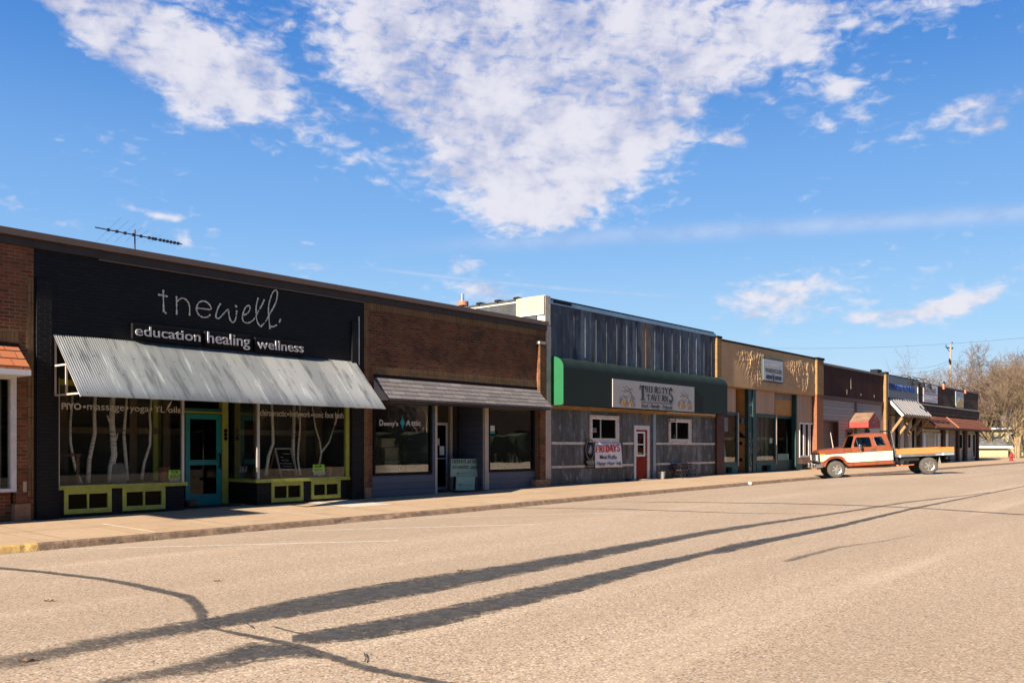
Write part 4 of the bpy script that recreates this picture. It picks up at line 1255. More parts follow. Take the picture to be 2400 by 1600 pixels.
# weeds and grit along the kerb and the foot of the walls
m = MB(); rnd = random.Random(21)
for k in range(260):
    if rnd.random() < .55: x = rnd.uniform(4, 60); y = KY - .02 - abs(rnd.gauss(0, .03)); z = road_z(x, y)
    else: x = rnd.uniform(4, 60); y = -.05 - abs(rnd.gauss(0, .02)); z = walk_z(x, y)
    for q in range(rnd.randint(3, 7)):
        a = Vector((x + rnd.gauss(0, .03), y + rnd.gauss(0, .012), z)); w = Vector((.004, .001, 0)); m.add([a - w, a + w, a + Vector((rnd.gauss(0, .02), rnd.gauss(0, .01), rnd.uniform(.02, .07)))], [(0, 1, 2)])
o = m.build('weeds', plain('dry weeds', (.13, .12, .05), .9, var=.4), origin=(20, -2, .2), recalc=False); o['kind'] = 'stuff'
m = MB()
for k in range(1500):
    x = rnd.uniform(3, 50); y = KY - .02 - abs(rnd.gauss(0, .16)); z = road_z(x, y) + .002; r = rnd.uniform(.004, .014)
    c = Vector((x, y, z)); m.add([c + Vector((r, 0, 0)), c + Vector((0, r, 0)), c + Vector((-r, 0, 0)), c + Vector((0, -r, 0)), c + Vector((0, 0, r))], [(0, 1, 4), (1, 2, 4), (2, 3, 4), (3, 0, 4)])
o = m.build('gutter_grit', plain('grit and leaf crumbs', (.17, .115, .07), .95, var=.5, vs=9), origin=(20, -4, .1), recalc=False); o['kind'] = 'stuff'
def merge(m, t):
    o = len(m.v); m.v += t.v; m.f += [tuple(i + o for i in f_) for f_ in t.f]

# ================================================================ brick shop with grey shingle awning
XD = fx(1279)
b3 = thing('brick_storefront', 'brown red brick shop with slate blue siding and grey shingled awning', 'building', ((XC + XD) / 2, 0, .27))
xs0, xs1 = fx(873), fx(1257)
zhd = fz(873, 905)
m = MB()
m.wall([(XC, -.3), (xs0, -.3), (xs0, zhd), (xs1, zhd), (xs1, -.3), (XD, -.3), (XD, TOP - .3), (XC, TOP - .3)], [], 0, .25)
m.build('wall', REDBRICK, b3)
coping(b3, XC, XD - .0)
bx('soldier_course', TANSOLDIER, b3, fx(857), fx(1257), -.02, .1, TOP - .52, TOP - .31)
bx('soldier_course', TANSOLDIER, b3, xs0, xs1, -.012, .1, fz(873, 876), fz(873, 857.5))
bx('corner_quoin', TANSOLDIER, b3, XC + .003, fx(863), -.015, .1, .3, TOP - .33)
bx('stone_base', STONE, b3, XC + .004, fx(872, -.04), -.04, .2, .0, fz(860, 1142, -.04), bevel=.01)
bx('brick_pier', REDBRICK, b3, fx(1266, -.15), fx(1279, -.15), -.15, .0, .2, fz(1270, 806, -.15))
bx('pier_cap', CONC, b3, fx(1265, -.17), fx(1279, -.17), -.17, .0, fz(1270, 806, -.15), fz(1270, 800, -.15))
bx('brick_nib', TANSOLDIER, b3, fx(1258), fx(1262), -.05, .0, .2, fz(1258, 830))
bx('stone_base', STONE, b3, fx(1256, -.18), fx(1290, -.18), -.18, .1, .1, fz(1270, 1123, -.18), bevel=.01)
shell(b3, XC, XD, TOP - .05, DKPLASTER)
y3 = .06
zsill = fz(873, 1115, y3)
def swin(name, pl, pr, gt, gb, gl_, gr_):
    x0, x1 = fx(pl, y3), fx(pr, y3)
    z1_, z0_ = zhd, zsill
    f = frame(name, BLACK, b3, x0, x1, z0_, z1_, y3 - .05, y3 + .06, .07, .08)
    bx('pane', GLASS, f, x0 + .07, x1 - .07, y3, y3 + .01, z0_ + .08, z1_ - .08)
    return f
wL = swin('display_window', 873, 1011, 0, 0, 0, 0)
wR = swin('display_window', 1143, 1251, 0, 0, 0, 0)
xe0, xe1 = fx(1018, y3), fx(1141, y3)
bx('lower_siding', SLATEBLUE, b3, xs0, xe0, y3 - .03, y3 + .1, -.1, zsill - .002)
bx('siding_strip', SLATEBLUE, b3, fx(1011, y3), xe0, y3 - .03, y3 + .1, zsill, zhd)
bx('lower_siding', SLATEBLUE, b3, xe1, xs1, y3 - .03, y3 + .1, -.1, zsill - .002)
bx('siding_strip', SLATEBLUE, b3, fx(1251, y3), xs1, y3 - .03, y3 + .1, zsill, zhd)
bx('corner_post', TRIM, b3, xe0 - .0, xe0 + .09, y3 - .04, y3 + .06, .2, zhd)
bx('corner_post', TRIM, b3, xe1 - .13, xe1 + .06, y3 - .045, y3 + .06, .2, zhd)
zent = fz(1020, 945, y3)
bx('entry_header', OAK, b3, xe0 + .09, xe1 - .13, y3 - .02, y3 + .08, zhd - .16, zhd)
yE = 1.2
bx('entry_wall', SLATEBLUE, b3, xe1 - .12, xe1 - .02, y3 + .065, yE, .2, zhd)
bx('entry_wall', SLATEBLUE, b3, xe0 - .06, xe0 + .06, y3 + .105, yE, .2, zhd)
bx('entry_back', ROOM, b3, xe0 + .06, xe1 - .12, yE + .06, yE + .1, .2, zhd)
bx('entry_ceiling', GREYPAINT, b3, xe0, xe1, y3 + .09, yE + .1, zhd + .002, zhd + .05)
dx0, dx1 = fx(1020, yE), fx(1048, yE); dz1 = fz(1040, 990, yE); dz0 = fz(1040, 1146, yE)
dr = frame('door', GREYPAINT, b3, dx0, dx1, dz0, dz1, yE - .02, yE + .04, .07, .09, bars=(dz0 + 1.0,))
bx('pane', GLASS_D, dr, dx0 + .07, dx1 - .07, yE, yE + .01, dz0 + .09, dz1 - .09)
bx('notice', WHITE, dr, fx(1030, yE), fx(1040.5, yE), yE - .014, yE - .008, fz(1035, 1066, yE), fz(1035, 1045, yE))
bx('notice', GREYPAINT, dr, fx(1023, yE), fx(1029.5, yE), yE - .014, yE - .008, fz(1035, 1043, yE), fz(1035, 1027, yE))
bx('door_jamb', TRIM, b3, fx(1053, yE), fx(1058, yE), yE - .05, yE + .05, .2, zhd)
m = MB(); m.lathe([(0, .05), (.03, .05), (.1, .02), (.16, .045), (.22, .03)], (fx(1052, .5), .5, zhd - .01), (.3, -.2, -1), 10); m.build('entry_lamp', IRON, b3)
# awning
P3 = .67; sx0, sx1 = fx(875), fx(1258)
sz1 = fz(875, 882); sz0 = fz(912, 936, -P3)
m = MB(); m.hexa([(sx0, -P3, sz0), (sx1, -P3, sz0), (sx1, 0, sz1 - .05), (sx0, 0, sz1 - .05), (sx0, -P3, sz0 + .05), (sx1, -P3, sz0 + .05), (sx1, 0, sz1), (sx0, 0, sz1)])
m.build('awning', GREYSH, b3)
for xx in (sx0 + .02, sx1 - .04):
    m = MB(); m.plate([(-P3 + .04, sz0 - .01), (0, sz0 - .01), (0, sz1 - .07)], [], lambda p: (xx, p[0], p[1]), lambda p: (xx + .02, p[0], p[1])); m.build('awning_end', LETTER, b3)
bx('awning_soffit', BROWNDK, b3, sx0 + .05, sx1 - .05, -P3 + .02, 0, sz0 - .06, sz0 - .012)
bx('awning_flashing', BLACK, b3, sx0, sx1 + .05, -.03, 0, sz1 - .02, sz1 + .07)
# window sign
m = MB(); yy = y3 - .0
for (s, a, c, t0, b0) in [('D', 889, 898, 983, 997), ('eeny\u2019s', 899, 933, 986, 1000.5), ('A', 951, 962, 984, 997), ('ttic', 963, 986, 985, 997)]:
    merge(m, text_mesh(s, fx(a, yy), fx(c, yy), fz(a, b0, yy), fz(a, t0, yy), yy - .004, .004, .022))
m.build('window_lettering', DECAL, wL)
m = MB(); xm, zm = fx(943, yy), fz(943, 990, yy)
m.plate([(xm - .10, zm), (xm - .03, zm + .09), (xm, zm + .22), (xm + .03, zm + .09), (xm + .10, zm), (xm + .03, zm - .10), (xm, zm - .2), (xm - .03, zm - .10)], [], lambda p: (p[0], yy - .008, p[1]), lambda p: (p[0], yy - .003, p[1]))
m.build('window_emblem', TEAL, wL)
bx('window_sticker', TEAL, wR, fx(1147, yy), fx(1160, yy), yy - .008, yy - .003, fz(1150, 1016, yy), fz(1150, 1011, yy))
bx('window_sticker', DECAL, wR, fx(1149, yy), fx(1159, yy), yy - .008, yy - .003, fz(1150, 1010, yy), fz(1150, 997, yy))
# goods behind the glass
cr = lambda x, y: (820 + x / 2.904, 660 + y / 2.904)
def crate(label, x0, x1, yt, yb, yy, mat=CARD, cat='box', g='boxes stacked in the shop window'):
    a = cr(x0, yt); b_ = cr(x1, yb)
    X0, X1 = fx(a[0], yy), fx(b_[0], yy)
    t = thing('storage_box', label, cat, ((X0 + X1) / 2, yy, fz(a[0], b_[1], yy)), g)
    Z0, Z1 = fz(a[0], b_[1], yy), fz(a[0], a[1], yy)
    bx('body', mat, t, X0, X1, yy, yy + .4, Z0, Z1 - .06, bevel=.01); bx('lid', mat, t, X0 - .02, X1 + .02, yy - .02, yy + .42, Z1 - .057, Z1, bevel=.008)
crate('tan box with a lid, upper one of the pair low in the left window', 238, 332, 1218, 1265, .6)
crate('tan box at the bottom of the left window under a similar box', 248, 330, 1267, 1312, .6)
crate('pale box in the lower right corner of the left window', 445, 520, 1230, 1295, .7)
crate('box standing high behind the others at the left of the window', 215, 305, 1065, 1125, .9)
crate('dim box in the middle of the stack in the left window', 240, 328, 1130, 1215, .9)
bx('window_ledge', OAK, wR, fx(1147, .3), fx(1247, .3), .12, .6, zsill + .06, zsill + .13)
m = MB()
rnd = random.Random(3)
for k in range(26):
    x_ = fx(1150 + rnd.random() * 90, .8); z_ = zsill + .15
    h = rnd.uniform(.1, .5); m.lathe([(0, rnd.uniform(.03, .09)), (h * .5, rnd.uniform(.04, .1)), (h, rnd.uniform(.01, .05))], (x_, rnd.uniform(.3, 1.0), z_), (0, 0, 1), 8)
o = m.build('trinkets', plain('mixed trinkets', (.22, .15, .10), .6, var=.6, vs=9), smooth='auto'); o['kind'] = 'stuff'
m = MB()
for k in range(26):
    x_ = fx(885 + rnd.random() * 115, .9); z_ = zsill + .1
    h = rnd.uniform(.2, .9); m.lathe([(0, rnd.uniform(.05, .12)), (h * .5, rnd.uniform(.04, .14)), (h, rnd.uniform(.01, .05))], (x_, rnd.uniform(1.1, 1.8), z_), (0, 0, 1), 8)
o = m.build('trinkets', plain('dim bric-a-brac', (.12, .10, .06), .7, var=.6, vs=7), smooth='auto'); o['kind'] = 'stuff'
# direction boards leaning in the entry
def board(label, pts, legs, texts, arrow, y0_, grp='green direction boards in the brick shop entry'):
    yb = y0_
    zb = walk_z(fx(1090, yb), yb)
    t = thing('direction_board', label, 'sign', (fx(1090, yb), yb, zb), grp)
    T = lambda x, y: (1040 + x / 11.2, 1040 + y / 11.2)
    def V(x, y, d=0.0):
        a = T(x, y); h = (1215 - y) / 1215.0
        yy = yb + .18 * h - d
        return Vector((fx(a[0], yy), yy, fz(a[0], a[1], yy)))
    m = MB(); p = [V(*q) for q in pts]; k = Vector((0, .02, 0))
    m.hexa([p[3], p[2], p[1], p[0], p[3] + k, p[2] + k, p[1] + k, p[0] + k]); m.build('board', SIGNGREEN, t)
    for (a, b_, w) in legs:
        m = MB(); m.bar(V(*a, -.03), V(*b_, -.03), w, .03); m.build('leg', plain('grey board leg', (.10, .085, .08), .8), t)
    for (s, x0, x1, yt, yb2, sl) in texts:
        A_ = V(x0, yb2, .005); 
        def pl(X, Y, Z, x0=x0, x1=x1, yt=yt, yb2=yb2, sl=sl):
            q = V(x0 + (x1 - x0) * X, yb2 + (yt - yb2) * Z + sl * X, .004); q.y += Y; return q
        tm = text_mesh(s, 0, 1, 0, 1, 0, .004, .02, plane=pl); tm.build('lettering', BANBLK, t)
    m = MB(); (ax_, ay_, bx2, by2) = arrow
    m.bar(V(ax_, ay_, .006), V(bx2, by2, .006), .014, .006); m.bar(V(bx2, by2, .006), V(bx2 + 65, by2 - 28, .006), .014, .006); m.bar(V(bx2, by2, .006), V(bx2 + 65, by2 + 40, .006), .014, .006)
    m.build('arrow', BANBLK, t)
board('pale green board lettered DEENYS ATTIC ATLANTIC AVE on two grey legs', [(195, 390), (935, 390), (910, 860), (180, 860)], [((215, 855), (215, 1215), .11), ((870, 860), (865, 1215), .11)],
      [('DEENYS', 225, 585, 412, 505, 0), ('ATTIC', 615, 880, 418, 510, 4), ('ATLANTIC', 220, 660, 562, 645, 6), ('AVE', 705, 880, 575, 660, 2)], (790, 752, 340, 770), .30)
board('small pale green board with a left arrow standing under the lettered board', [(335, 850), (830, 850), (805, 1210), (320, 1210)], [], [], (740, 1072, 395, 1062), .18)
# door mat
m = MB(); a_ = fx(1062, -.1); m.box(fx(1062, -.05), fx(1128, .1), -.22, .1, walk_z(21, 0) + .004, walk_z(21, 0) + .02)
tag(m.build('doormat', plain('dark red doormat', (.05, .02, .02), .95), bevel=.004), 'dark red mat on the sidewalk before the green direction boards', 'mat')
# flue on the roof
fl = thing('roof_flue', 'rusty flue collar with a short steel pipe behind the brown coping', 'flue', (fx(1085, 5), 5, TOP - .4))
m = MB(); zz = fz(1085, 707, 5); m.lathe([(0, .22), (zz - TOP + .4, .22)], (fx(1085, 5), 5, TOP - .4), (0, 0, 1), 16); m.build('collar', COPPER, fl)
m = MB(); m.lathe([(0, .085), (fz(1085, 690, 5) - zz, .085)], (fx(1083, 5), 5, zz), (0, 0, 1), 12); m.build('pipe', CHROME, fl)
fl = thing('roof_vent', 'low dark vent just showing over the brown coping of the black shop', 'vent', (fx(757, 4), 4, TOP - .4))
m = MB(); m.lathe([(0, .12), (.38, .12), (.39, .28), (.47, .22), (.5, .05)], (fx(757, 4), 4, TOP - .4), (0, 0, 1), 14); m.build('cap', IRON, fl)

# ================================================================ tavern
XE = fx(1676)
b4 = thing('tavern', 'tavern clad in galvanised sheets under a dark green barrel canopy', 'building', ((XD + XE) / 2, 0, .37))
XP = fx(1288)
ztp = 6.97
z4 = fz(1288, 700)
# plaster end wall
m = MB(); m.box(fx(1274), XP, -.06, .3, fz(1275, 762), ztp); m.build('end_pier', CONC, b4, bevel=.03)
m = MB(); m.box(XD, fx(1290), -.04, .3, fz(1285, 1122), fz(1275, 762) - .002); m.build('end_pier', CONC, b4, bevel=.015)
bx('end_pier', TRIM, b4, fx(1279, -.07), fx(1290, -.07), -.07, -.045, fz(1285, 1122), fz(1285, 950))
xside = fx(1272)
bx('side_wall', DKPLASTER, b4, xside + .02, XP, .303, 19, -.3, ztp - .08)
bx('side_panel', CREAM, b4, xside - .01, xside + .018, -.05, 1.2, fz(1272, 733) , ztp - .02)
bx('side_ledge', WHITE, b4, xside - .03, xside + .017, -.05, 1.2, fz(1272, 733) - .05, fz(1272, 733) - .003)
m = MB()
yy = 1.2
while yy < 18:
    m.box(xside - .02, XP + .05, yy, yy + .86, ztp - .10, ztp - .02 - .0); yy += .9
m.build('parapet_cap', DKPLASTER, b4, bevel=.02)
k = 0; yy = 1.2
while yy < 18:
    m = MB(); m.box(xside - .05, XP + .08, yy - .12, yy + .12, ztp - .03, ztp + .05); m.build('cap_tile', IRON, b4, bevel=.03); yy += .9
bx('cap_edge', CONC, b4, xside - .012, xside + .019, 1.2, 18, ztp - .17, ztp - .11)
zTop4 = fz(1500, 742)
zTop4b = fz(1288, 698)
ztt = (zTop4 + zTop4b) / 2
bx('upper_cladding', SHEETU, b4, XP + .005, XE, 0, .12, fz(1292, 842), ztt - .2)
m = MB()
xx = XP + .03
while xx < XE - .05:
    m.tube([(xx, -.006, fz(1292, 842)), (xx, -.006, ztt - .22)], .007, 5); xx += .70
m.build('cladding_ribs', SHEETU, b4)
bx('flashing', FLASH, b4, XP + .005, XE + .02, -.03, .13, ztt - .2, ztt - .06)
bx('roof_edge', BLACK, b4, XP, XE - .12, -.01, .3, ztt - .057, ztt)
m = MB(); m.box(fx(1295), fx(1338), -.036, -.031, ztt - .15, ztt - .065); m.build('torn_flashing_gap', BLACK, b4)
bx('backing_wall', ROOM, b4, XP, XE, .125, .2, zf(30) - .4, ztt - .21)
bx('roof', ROOFMAT, b4, XP, XE, .21, 19, ztt - .6, ztt - .4)
bx('party_wall', DKPLASTER, b4, XE - .18, XE - .02, .21, 19, -.2, ztt - .05)
bx('back_room', ROOM, b4, XP + .1, XE - .2, 3.2, 18, -.2, ztt - .62)
# canopy
PC = .54
cx0, cx1 = fx(1291.5), fx(1679)
cz0 = fz(1320, 948, -PC); cz1 = fz(1292, 835)
R = .40
prof = [(0, cz0), (-PC, cz0), (-PC, cz1 - R)]
for k in range(1, 9):
    a = math.pi / 2 * k / 8
    prof.append((-PC + PC * (1 - math.cos(a)) * .92, cz1 - R + R * math.sin(a)))
prof.append((0, cz1))
m = MB()
# scalloped barrel: cloth sags a little between its hoops
bx('canopy_valance', GREEN, b4, cx0 + .032, cx1 - .002, -PC, -PC + .02, cz0, cz1 - R)
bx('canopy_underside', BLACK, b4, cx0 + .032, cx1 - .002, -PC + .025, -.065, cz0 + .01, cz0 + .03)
prof2 = prof; prof = prof[2:]
xs = frange(cx0 + .03, cx1, .14); nP = len(prof)
for i, x in enumerate(xs):
    s_ = .028 * abs(math.sin(math.pi * (x - cx0) / .92))
    for k, (yy, zz) in enumerate(prof):
        q = s_ * min(1, k / 4)
        m.v.append(Vector((x, min(0, yy + q * .5), zz - q)))
    if i:
        for k in range(nP - 1):
            m.f.append(((i - 1) * nP + k, i * nP + k, i * nP + k + 1, (i - 1) * nP + k + 1))
m.build('canopy', GREEN, b4, smooth='auto')
pc = [(0, cz0 + .0), (-PC + .06, cz0), (-PC, cz0 + .06)] + prof
m = MB(); m.plate(pc, [], lambda p: (cx0, p[0], p[1]), lambda p: (cx0 + .03, p[0], p[1])); m.build('canopy_end', GREENSUN, b4)
m = MB(); m.plate(pc, [], lambda p: (cx1, p[0], p[1]), lambda p: (cx1 + .02, p[0], p[1])); m.build('canopy_end', GREEN, b4)
bx('header_beam', OAK, b4, XP + .02, fx(1674), -.06, .0, fz(1291, 957), fz(1291, 948))
bx('header_board', OLDWOOD, b4, fx(1560), fx(1674), -.07, -.062, fz(1600, 970), fz(1600, 964))
# lower cladding with openings
zlo = fz(1291, 957)
def op(pl, pr, yt, yb): return rect(fx(pl), fx(pr), fz(pl, yb), fz(pl, yt))
w1 = op(1382, 1447.5, 975, 1034); w2 = op(1567, 1617.5, 983, 1035); d4 = op(1485.5, 1520.5, 998.5, 1126)
d4 = rect(fx(1485.5), fx(1520.5), .0, fz(1485.5, 998.5))
m = MB()
m.wall([(XP + .005, .0), (d4[0][0], .0), (d4[0][0], d4[2][1]), (d4[1][0], d4[2][1]), (d4[1][0], .0), (XE - .0, .0), (XE - .0, zlo), (XP + .005, zlo)], [w1, w2], .0, .12)
m.build('lower_cladding', SHEETL, b4)
m = MB(); xx = XP + .03
rib_ok = lambda x: not (w1[0][0] - .15 < x < w1[1][0] + .15 or w2[0][0] - .15 < x < w2[1][0] + .15 or d4[0][0] - .1 < x < d4[1][0] + .15)
while xx < XE - .1:
    if rib_ok(xx): m.tube([(xx, -.004, .3), (xx, -.004, zlo)], .006, 5)
    xx += .70
m.build('cladding_ribs', SHEETL, b4)
def battens(px0, px1, yt, yb):
    x0, x1 = fx(px0), fx(px1); m = MB(); m.box(x0, x1, -.035, -.002, fz(px0, yb), fz(px0, yt)); m.build('batten', OLDWOOD, b4)
zb1 = (fz(1291, 1041), fz(1291, 1035)); zb2 = (fz(1291, 1097), fz(1291, 1091.5))
for (p0, p1) in ((1291, 1374), (1458, 1483), (1537, 1674)):
    bx('batten', OLDWOOD, b4, fx(p0), fx(p1), -.035, -.005, *zb1)
    bx('batten', OLDWOOD, b4, fx(p0), fx(p1), -.035, -.005, *zb2)
bx('corner_strip', FLASH, b4, fx(1529), fx(1535), -.05, -.005, .35, zlo)
def win4(o, mulpx, label=None):
    x0, x1, z0, z1 = o[0][0], o[1][0], o[0][1], o[2][1]
    f = frame('window', OLDWOOD, b4, x0 - .03, x1 + .04, z0 - .03, z1 + .05, -.05, .05, .12, .10)
    g_ = frame('sash', WHITE, f, x0 + .09, x1 - .08, z0 + .07, z1 - .05, -.03, .06, .05, .05)
    xm = fx(mulpx)
    bx('slider', ALU, f, xm - .03, xm + .03, .0, .04, z0 + .12, z1 - .1)
    bx('pane', GLASS_D, f, x0 + .14, x1 - .13, .02, .03, z0 + .12, z1 - .1)
    return f, x0, x1, z0, z1
f, x0, x1, z0, z1 = win4(w1, 1408)
bx('curtain', plain('tan blind', (.20, .17, .12), .9, var=.3, stretch=(8, 1, .5)), f, fx(1411), x1 - .14, .06, .07, z0 + .12, z1 - .1)
m = MB()
for (s, a, c, t0, b0) in [('COLD', 1386, 1399, 1002, 1007), ('BEER', 1387, 1400, 1008, 1013)]:
    merge(m, text_mesh(s, fx(a), fx(c), fz(a, b0), fz(a, t0), .018, .004, .01))
m.build('window_lettering', GREYPAINT, f)
win4(w2, 1586)
# door
x0, x1, z1 = d4[0][0], d4[1][0], d4[2][1]; z0 = zf((x0 + x1) / 2) + .03
m = MB(); m.box(x0, x0 + .13, -.03, .08, z0 - .1, z1 + .04); m.box(x1 - .14, x1 + .02, -.03, .08, z0 - .1, z1 + .04); m.box(x0 + .13, x1 - .14, -.03, .08, z1 - .13, z1 + .04)
m.build('door_frame', WHITEW, b4)
wx0, wx1 = fx(1491.5), fx(1510.5); wz0, wz1 = fz(1491, 1068), fz(1491, 1012)
m = MB(); m.wall(rect(x0 + .13, x1 - .14, z0, z1 - .13), [rect(wx0 + .03, wx1 - .03, wz0 + .03, wz1 - .03)], .0, .05); dr = m.build('door', REDPAINT, b4)
frame('door_light', WHITE, dr, wx0 - .02, wx1 + .02, wz0 - .02, wz1 + .02, -.02, .02, .07, .07, bars=(fz(1491, 1041),))
bx('pane', GLASS_D, dr, wx0 + .03, wx1 - .03, .02, .03, wz0, wz1)
bx('blind', GREYPAINT, dr, wx0 + .04, wx1 - .04, .06, .065, fz(1491, 1036), wz1 - .05)
m = MB(); m.lathe([(0, .03), (.02, .03), (.03, .015), (.05, .015), (.06, .035), (.09, .03)], (x1 - .24, 0, z0 + 1.0), (0, -1, 0), 12); m.build('door_knob', ALU, dr)
bx('doorstep', CONC, b4, x0 - .1, x1 + .1, -.35, 0, zf(x0) - .1, zf(x0) + .025)
# old iron hook sign above second window
m = MB(); p_ = lambda x, y: Vector((fx(1450 + x / 7.84), -.08, fz(1450 + x / 7.84, 960 + y / 7.84)))
m.tube([p_(905, 240), p_(905, 150), p_(960, 140), p_(1010, 165), p_(1020, 200), p_(1000, 225)], .012, 6); m.tube([p_(895, 205), p_(1010, 205)], .012, 6)
m.build('iron_bracket', IRON, b4)
# canopy sign
yS = -PC - .03
sx0, sx1 = fx(1436.5, yS), fx(1627.5, yS); sz0 = fz(1437, 953.5, yS); sz1 = fz(1437, 887, yS)
sg = thing('tavern_sign', 'off white sign on the green canopy reading THIRSTYS TAVERN between two drawings of beer mugs', 'sign', ((sx0 + sx1) / 2, yS, sz0))
bx('panel', SIGNGREY, sg, sx0, sx1, yS, -PC - .001, sz0, sz1)
yL = yS - .003
SX = lambda x: fx(1420 + x / 9.8, yS)
SZ = lambda x, y: fz(1420 + x / 9.8, 870 + y / 9.8, yS)
def serif(m, ch, x0, x1, z0, z1, wgt=.24, y=yL):
    """bold condensed slab letters"""
    W_ = x1 - x0; H_ = z1 - z0; t = W_ * wgt; s_ = H_ * .10
    X = lambda u: x0 + u * W_
    Zz = lambda v: z0 + v * H_
    def st(u0, v0, u1, v1, w): m.bar((X(u0), y, Zz(v0)), (X(u1), y, Zz(v1)), w, .006, up=(0, 1, 0))
    def stem(u, w=t, sf=True, v0=0, v1=1):
        m.box(X(u) - w / 2, X(u) + w / 2, y - .003, y + .003, Zz(v0), Zz(v1))
        if sf:
            for vv in ((0, .07) if v0 == 0 else (), (.93, 1) if v1 == 1 else ()):
                if vv: m.box(X(u) - w * .95, X(u) + w * .95, y - .004, y + .004, Zz(vv[0]), Zz(vv[1]))
    def arc(cu, cv, ru, rv, a0, a1, w, n=10):
        pts = [(X(cu + ru * math.cos(math.radians(a0 + (a1 - a0) * i / n))), y, Zz(cv + rv * math.sin(math.radians(a0 + (a1 - a0) * i / n)))) for i in range(n + 1)]
        for a, b in zip(pts, pts[1:]): m.bar(a, b, w, .006, up=(0, 1, 0))
    if ch == 'T': stem(.5); m.box(X(0), X(1), y - .003, y + .003, Zz(.90), Zz(1)); st(.05, .93, .02, .72, t * .4); st(.95, .93, .98, .72, t * .4)
    if ch == 'H': stem(.17); stem(.83); st(.17, .5, .83, .5, s_)
    if ch == 'I': stem(.5)
    if ch in 'RP': stem(.2); arc(.42, .74, .40, .22, 90, -90, t * .75); st(.2, .96, .45, .96, s_); st(.2, .52, .45, .52, s_)
    if ch == 'R': st(.5, .5, .9, .02, t)
    if ch == 'D': stem(.2); arc(.35, .5, .52, .45, 90, -90, t * .85, 12)
    if ch == 'S': arc(.5, .74, .36, .22, 20, 255, t * .75); arc(.5, .27, .38, .24, 75, -160, t * .85)
    if ch == 'Y': st(.08, 1, .5, .45, t); st(.92, 1, .5, .45, t * .55); stem(.5, v1=.5); m.box(X(-.05), X(.32), y - .004, y + .004, Zz(.94), Zz(1)); m.box(X(.7), X(1.05), y - .004, y + .004, Zz(.94), Zz(1))
    if ch == 'A': st(.5, 1, .12, 0, t * .5); st(.5, 1, .88, 0, t); st(.25, .35, .75, .35, s_); m.box(X(-.04), X(.26), y - .004, y + .004, Zz(0), Zz(.06)); m.box(X(.7), X(1.06), y - .004, y + .004, Zz(0), Zz(.06))
    if ch == 'V': st(.5, 0, .12, 1, t); st(.5, 0, .88, 1, t * .5); m.box(X(-.04), X(.34), y - .004, y + .004, Zz(.94), Zz(1)); m.box(X(.7), X(1.04), y - .004, y + .004, Zz(.94), Zz(1))
    if ch == 'E': stem(.2); [st(.2, v, .9, v, s_) for v in (.05, .5, .95)]; st(.88, .0, .88, .25, t * .35); st(.88, .75, .88, 1, t * .35)
    if ch == 'F': stem(.2); [st(.2, v, .9, v, s_) for v in (.5, .95)]; st(.88, .72, .88, 1, t * .35)
    if ch == 'N': stem(.14, t * .5); stem(.86, t * .5); st(.14, 1, .86, 0, t)
    if ch == "'": st(.5, 1, .4, .75, t)
m = MB()
serif(m, 'T', SX(775), SX(912), SZ(810, 660), SZ(810, 320), .42)
def row(word, xs, yt0, yb0, yt1, yb1):
    n = len(word)
    for i, ch in enumerate(word):
        a, b_ = xs[i]
        q = (a - xs[0][0]) / (xs[-1][1] - xs[0][0])
        z0_ = SZ(a, yb0 + (yb1 - yb0) * q); z1_ = SZ(a, yt0 + (yt1 - yt0) * q)
        serif(m, ch, SX(a), SX(b_), z0_, z1_, .30 if ch != 'I' else .6)
row('HIRSTY', [(930, 1010), (1030, 1080), (1110, 1200), (1205, 1260), (1275, 1355), (1355, 1430)], 335, 475, 380, 520)
row('TAVERN', [(930, 1015), (1020, 1105), (1100, 1180), (1195, 1250), (1280, 1355), (1355, 1425)], 525, 660, 560, 702)
serif(m, 'S', SX(1445), SX(1535), SZ(1490, 715), SZ(1490, 385), .42); serif(m, "'", SX(1425), SX(1450), SZ(1440, 470), SZ(1440, 375))
m.bar((SX(805), yL, SZ(805, 700)), (SX(1530), yL, SZ(1530, 748)), .022, .006, up=(0, 1, 0))
for (s, a, c, t0, b0) in [('Food', 808, 965, 735, 825), ('\u2022', 985, 998, 790, 805), ('Family', 1020, 1240, 745, 862), ('\u2022', 1258, 1272, 810, 825), ('Friends', 1290, 1525, 765, 862)]:
    merge(m, text_mesh(s, SX(a), SX(c), SZ(a, b0), SZ(a, t0), yL + .003, .006, .02, .25))
m.build('lettering', BANBLK, sg)
rnd = random.Random(2)
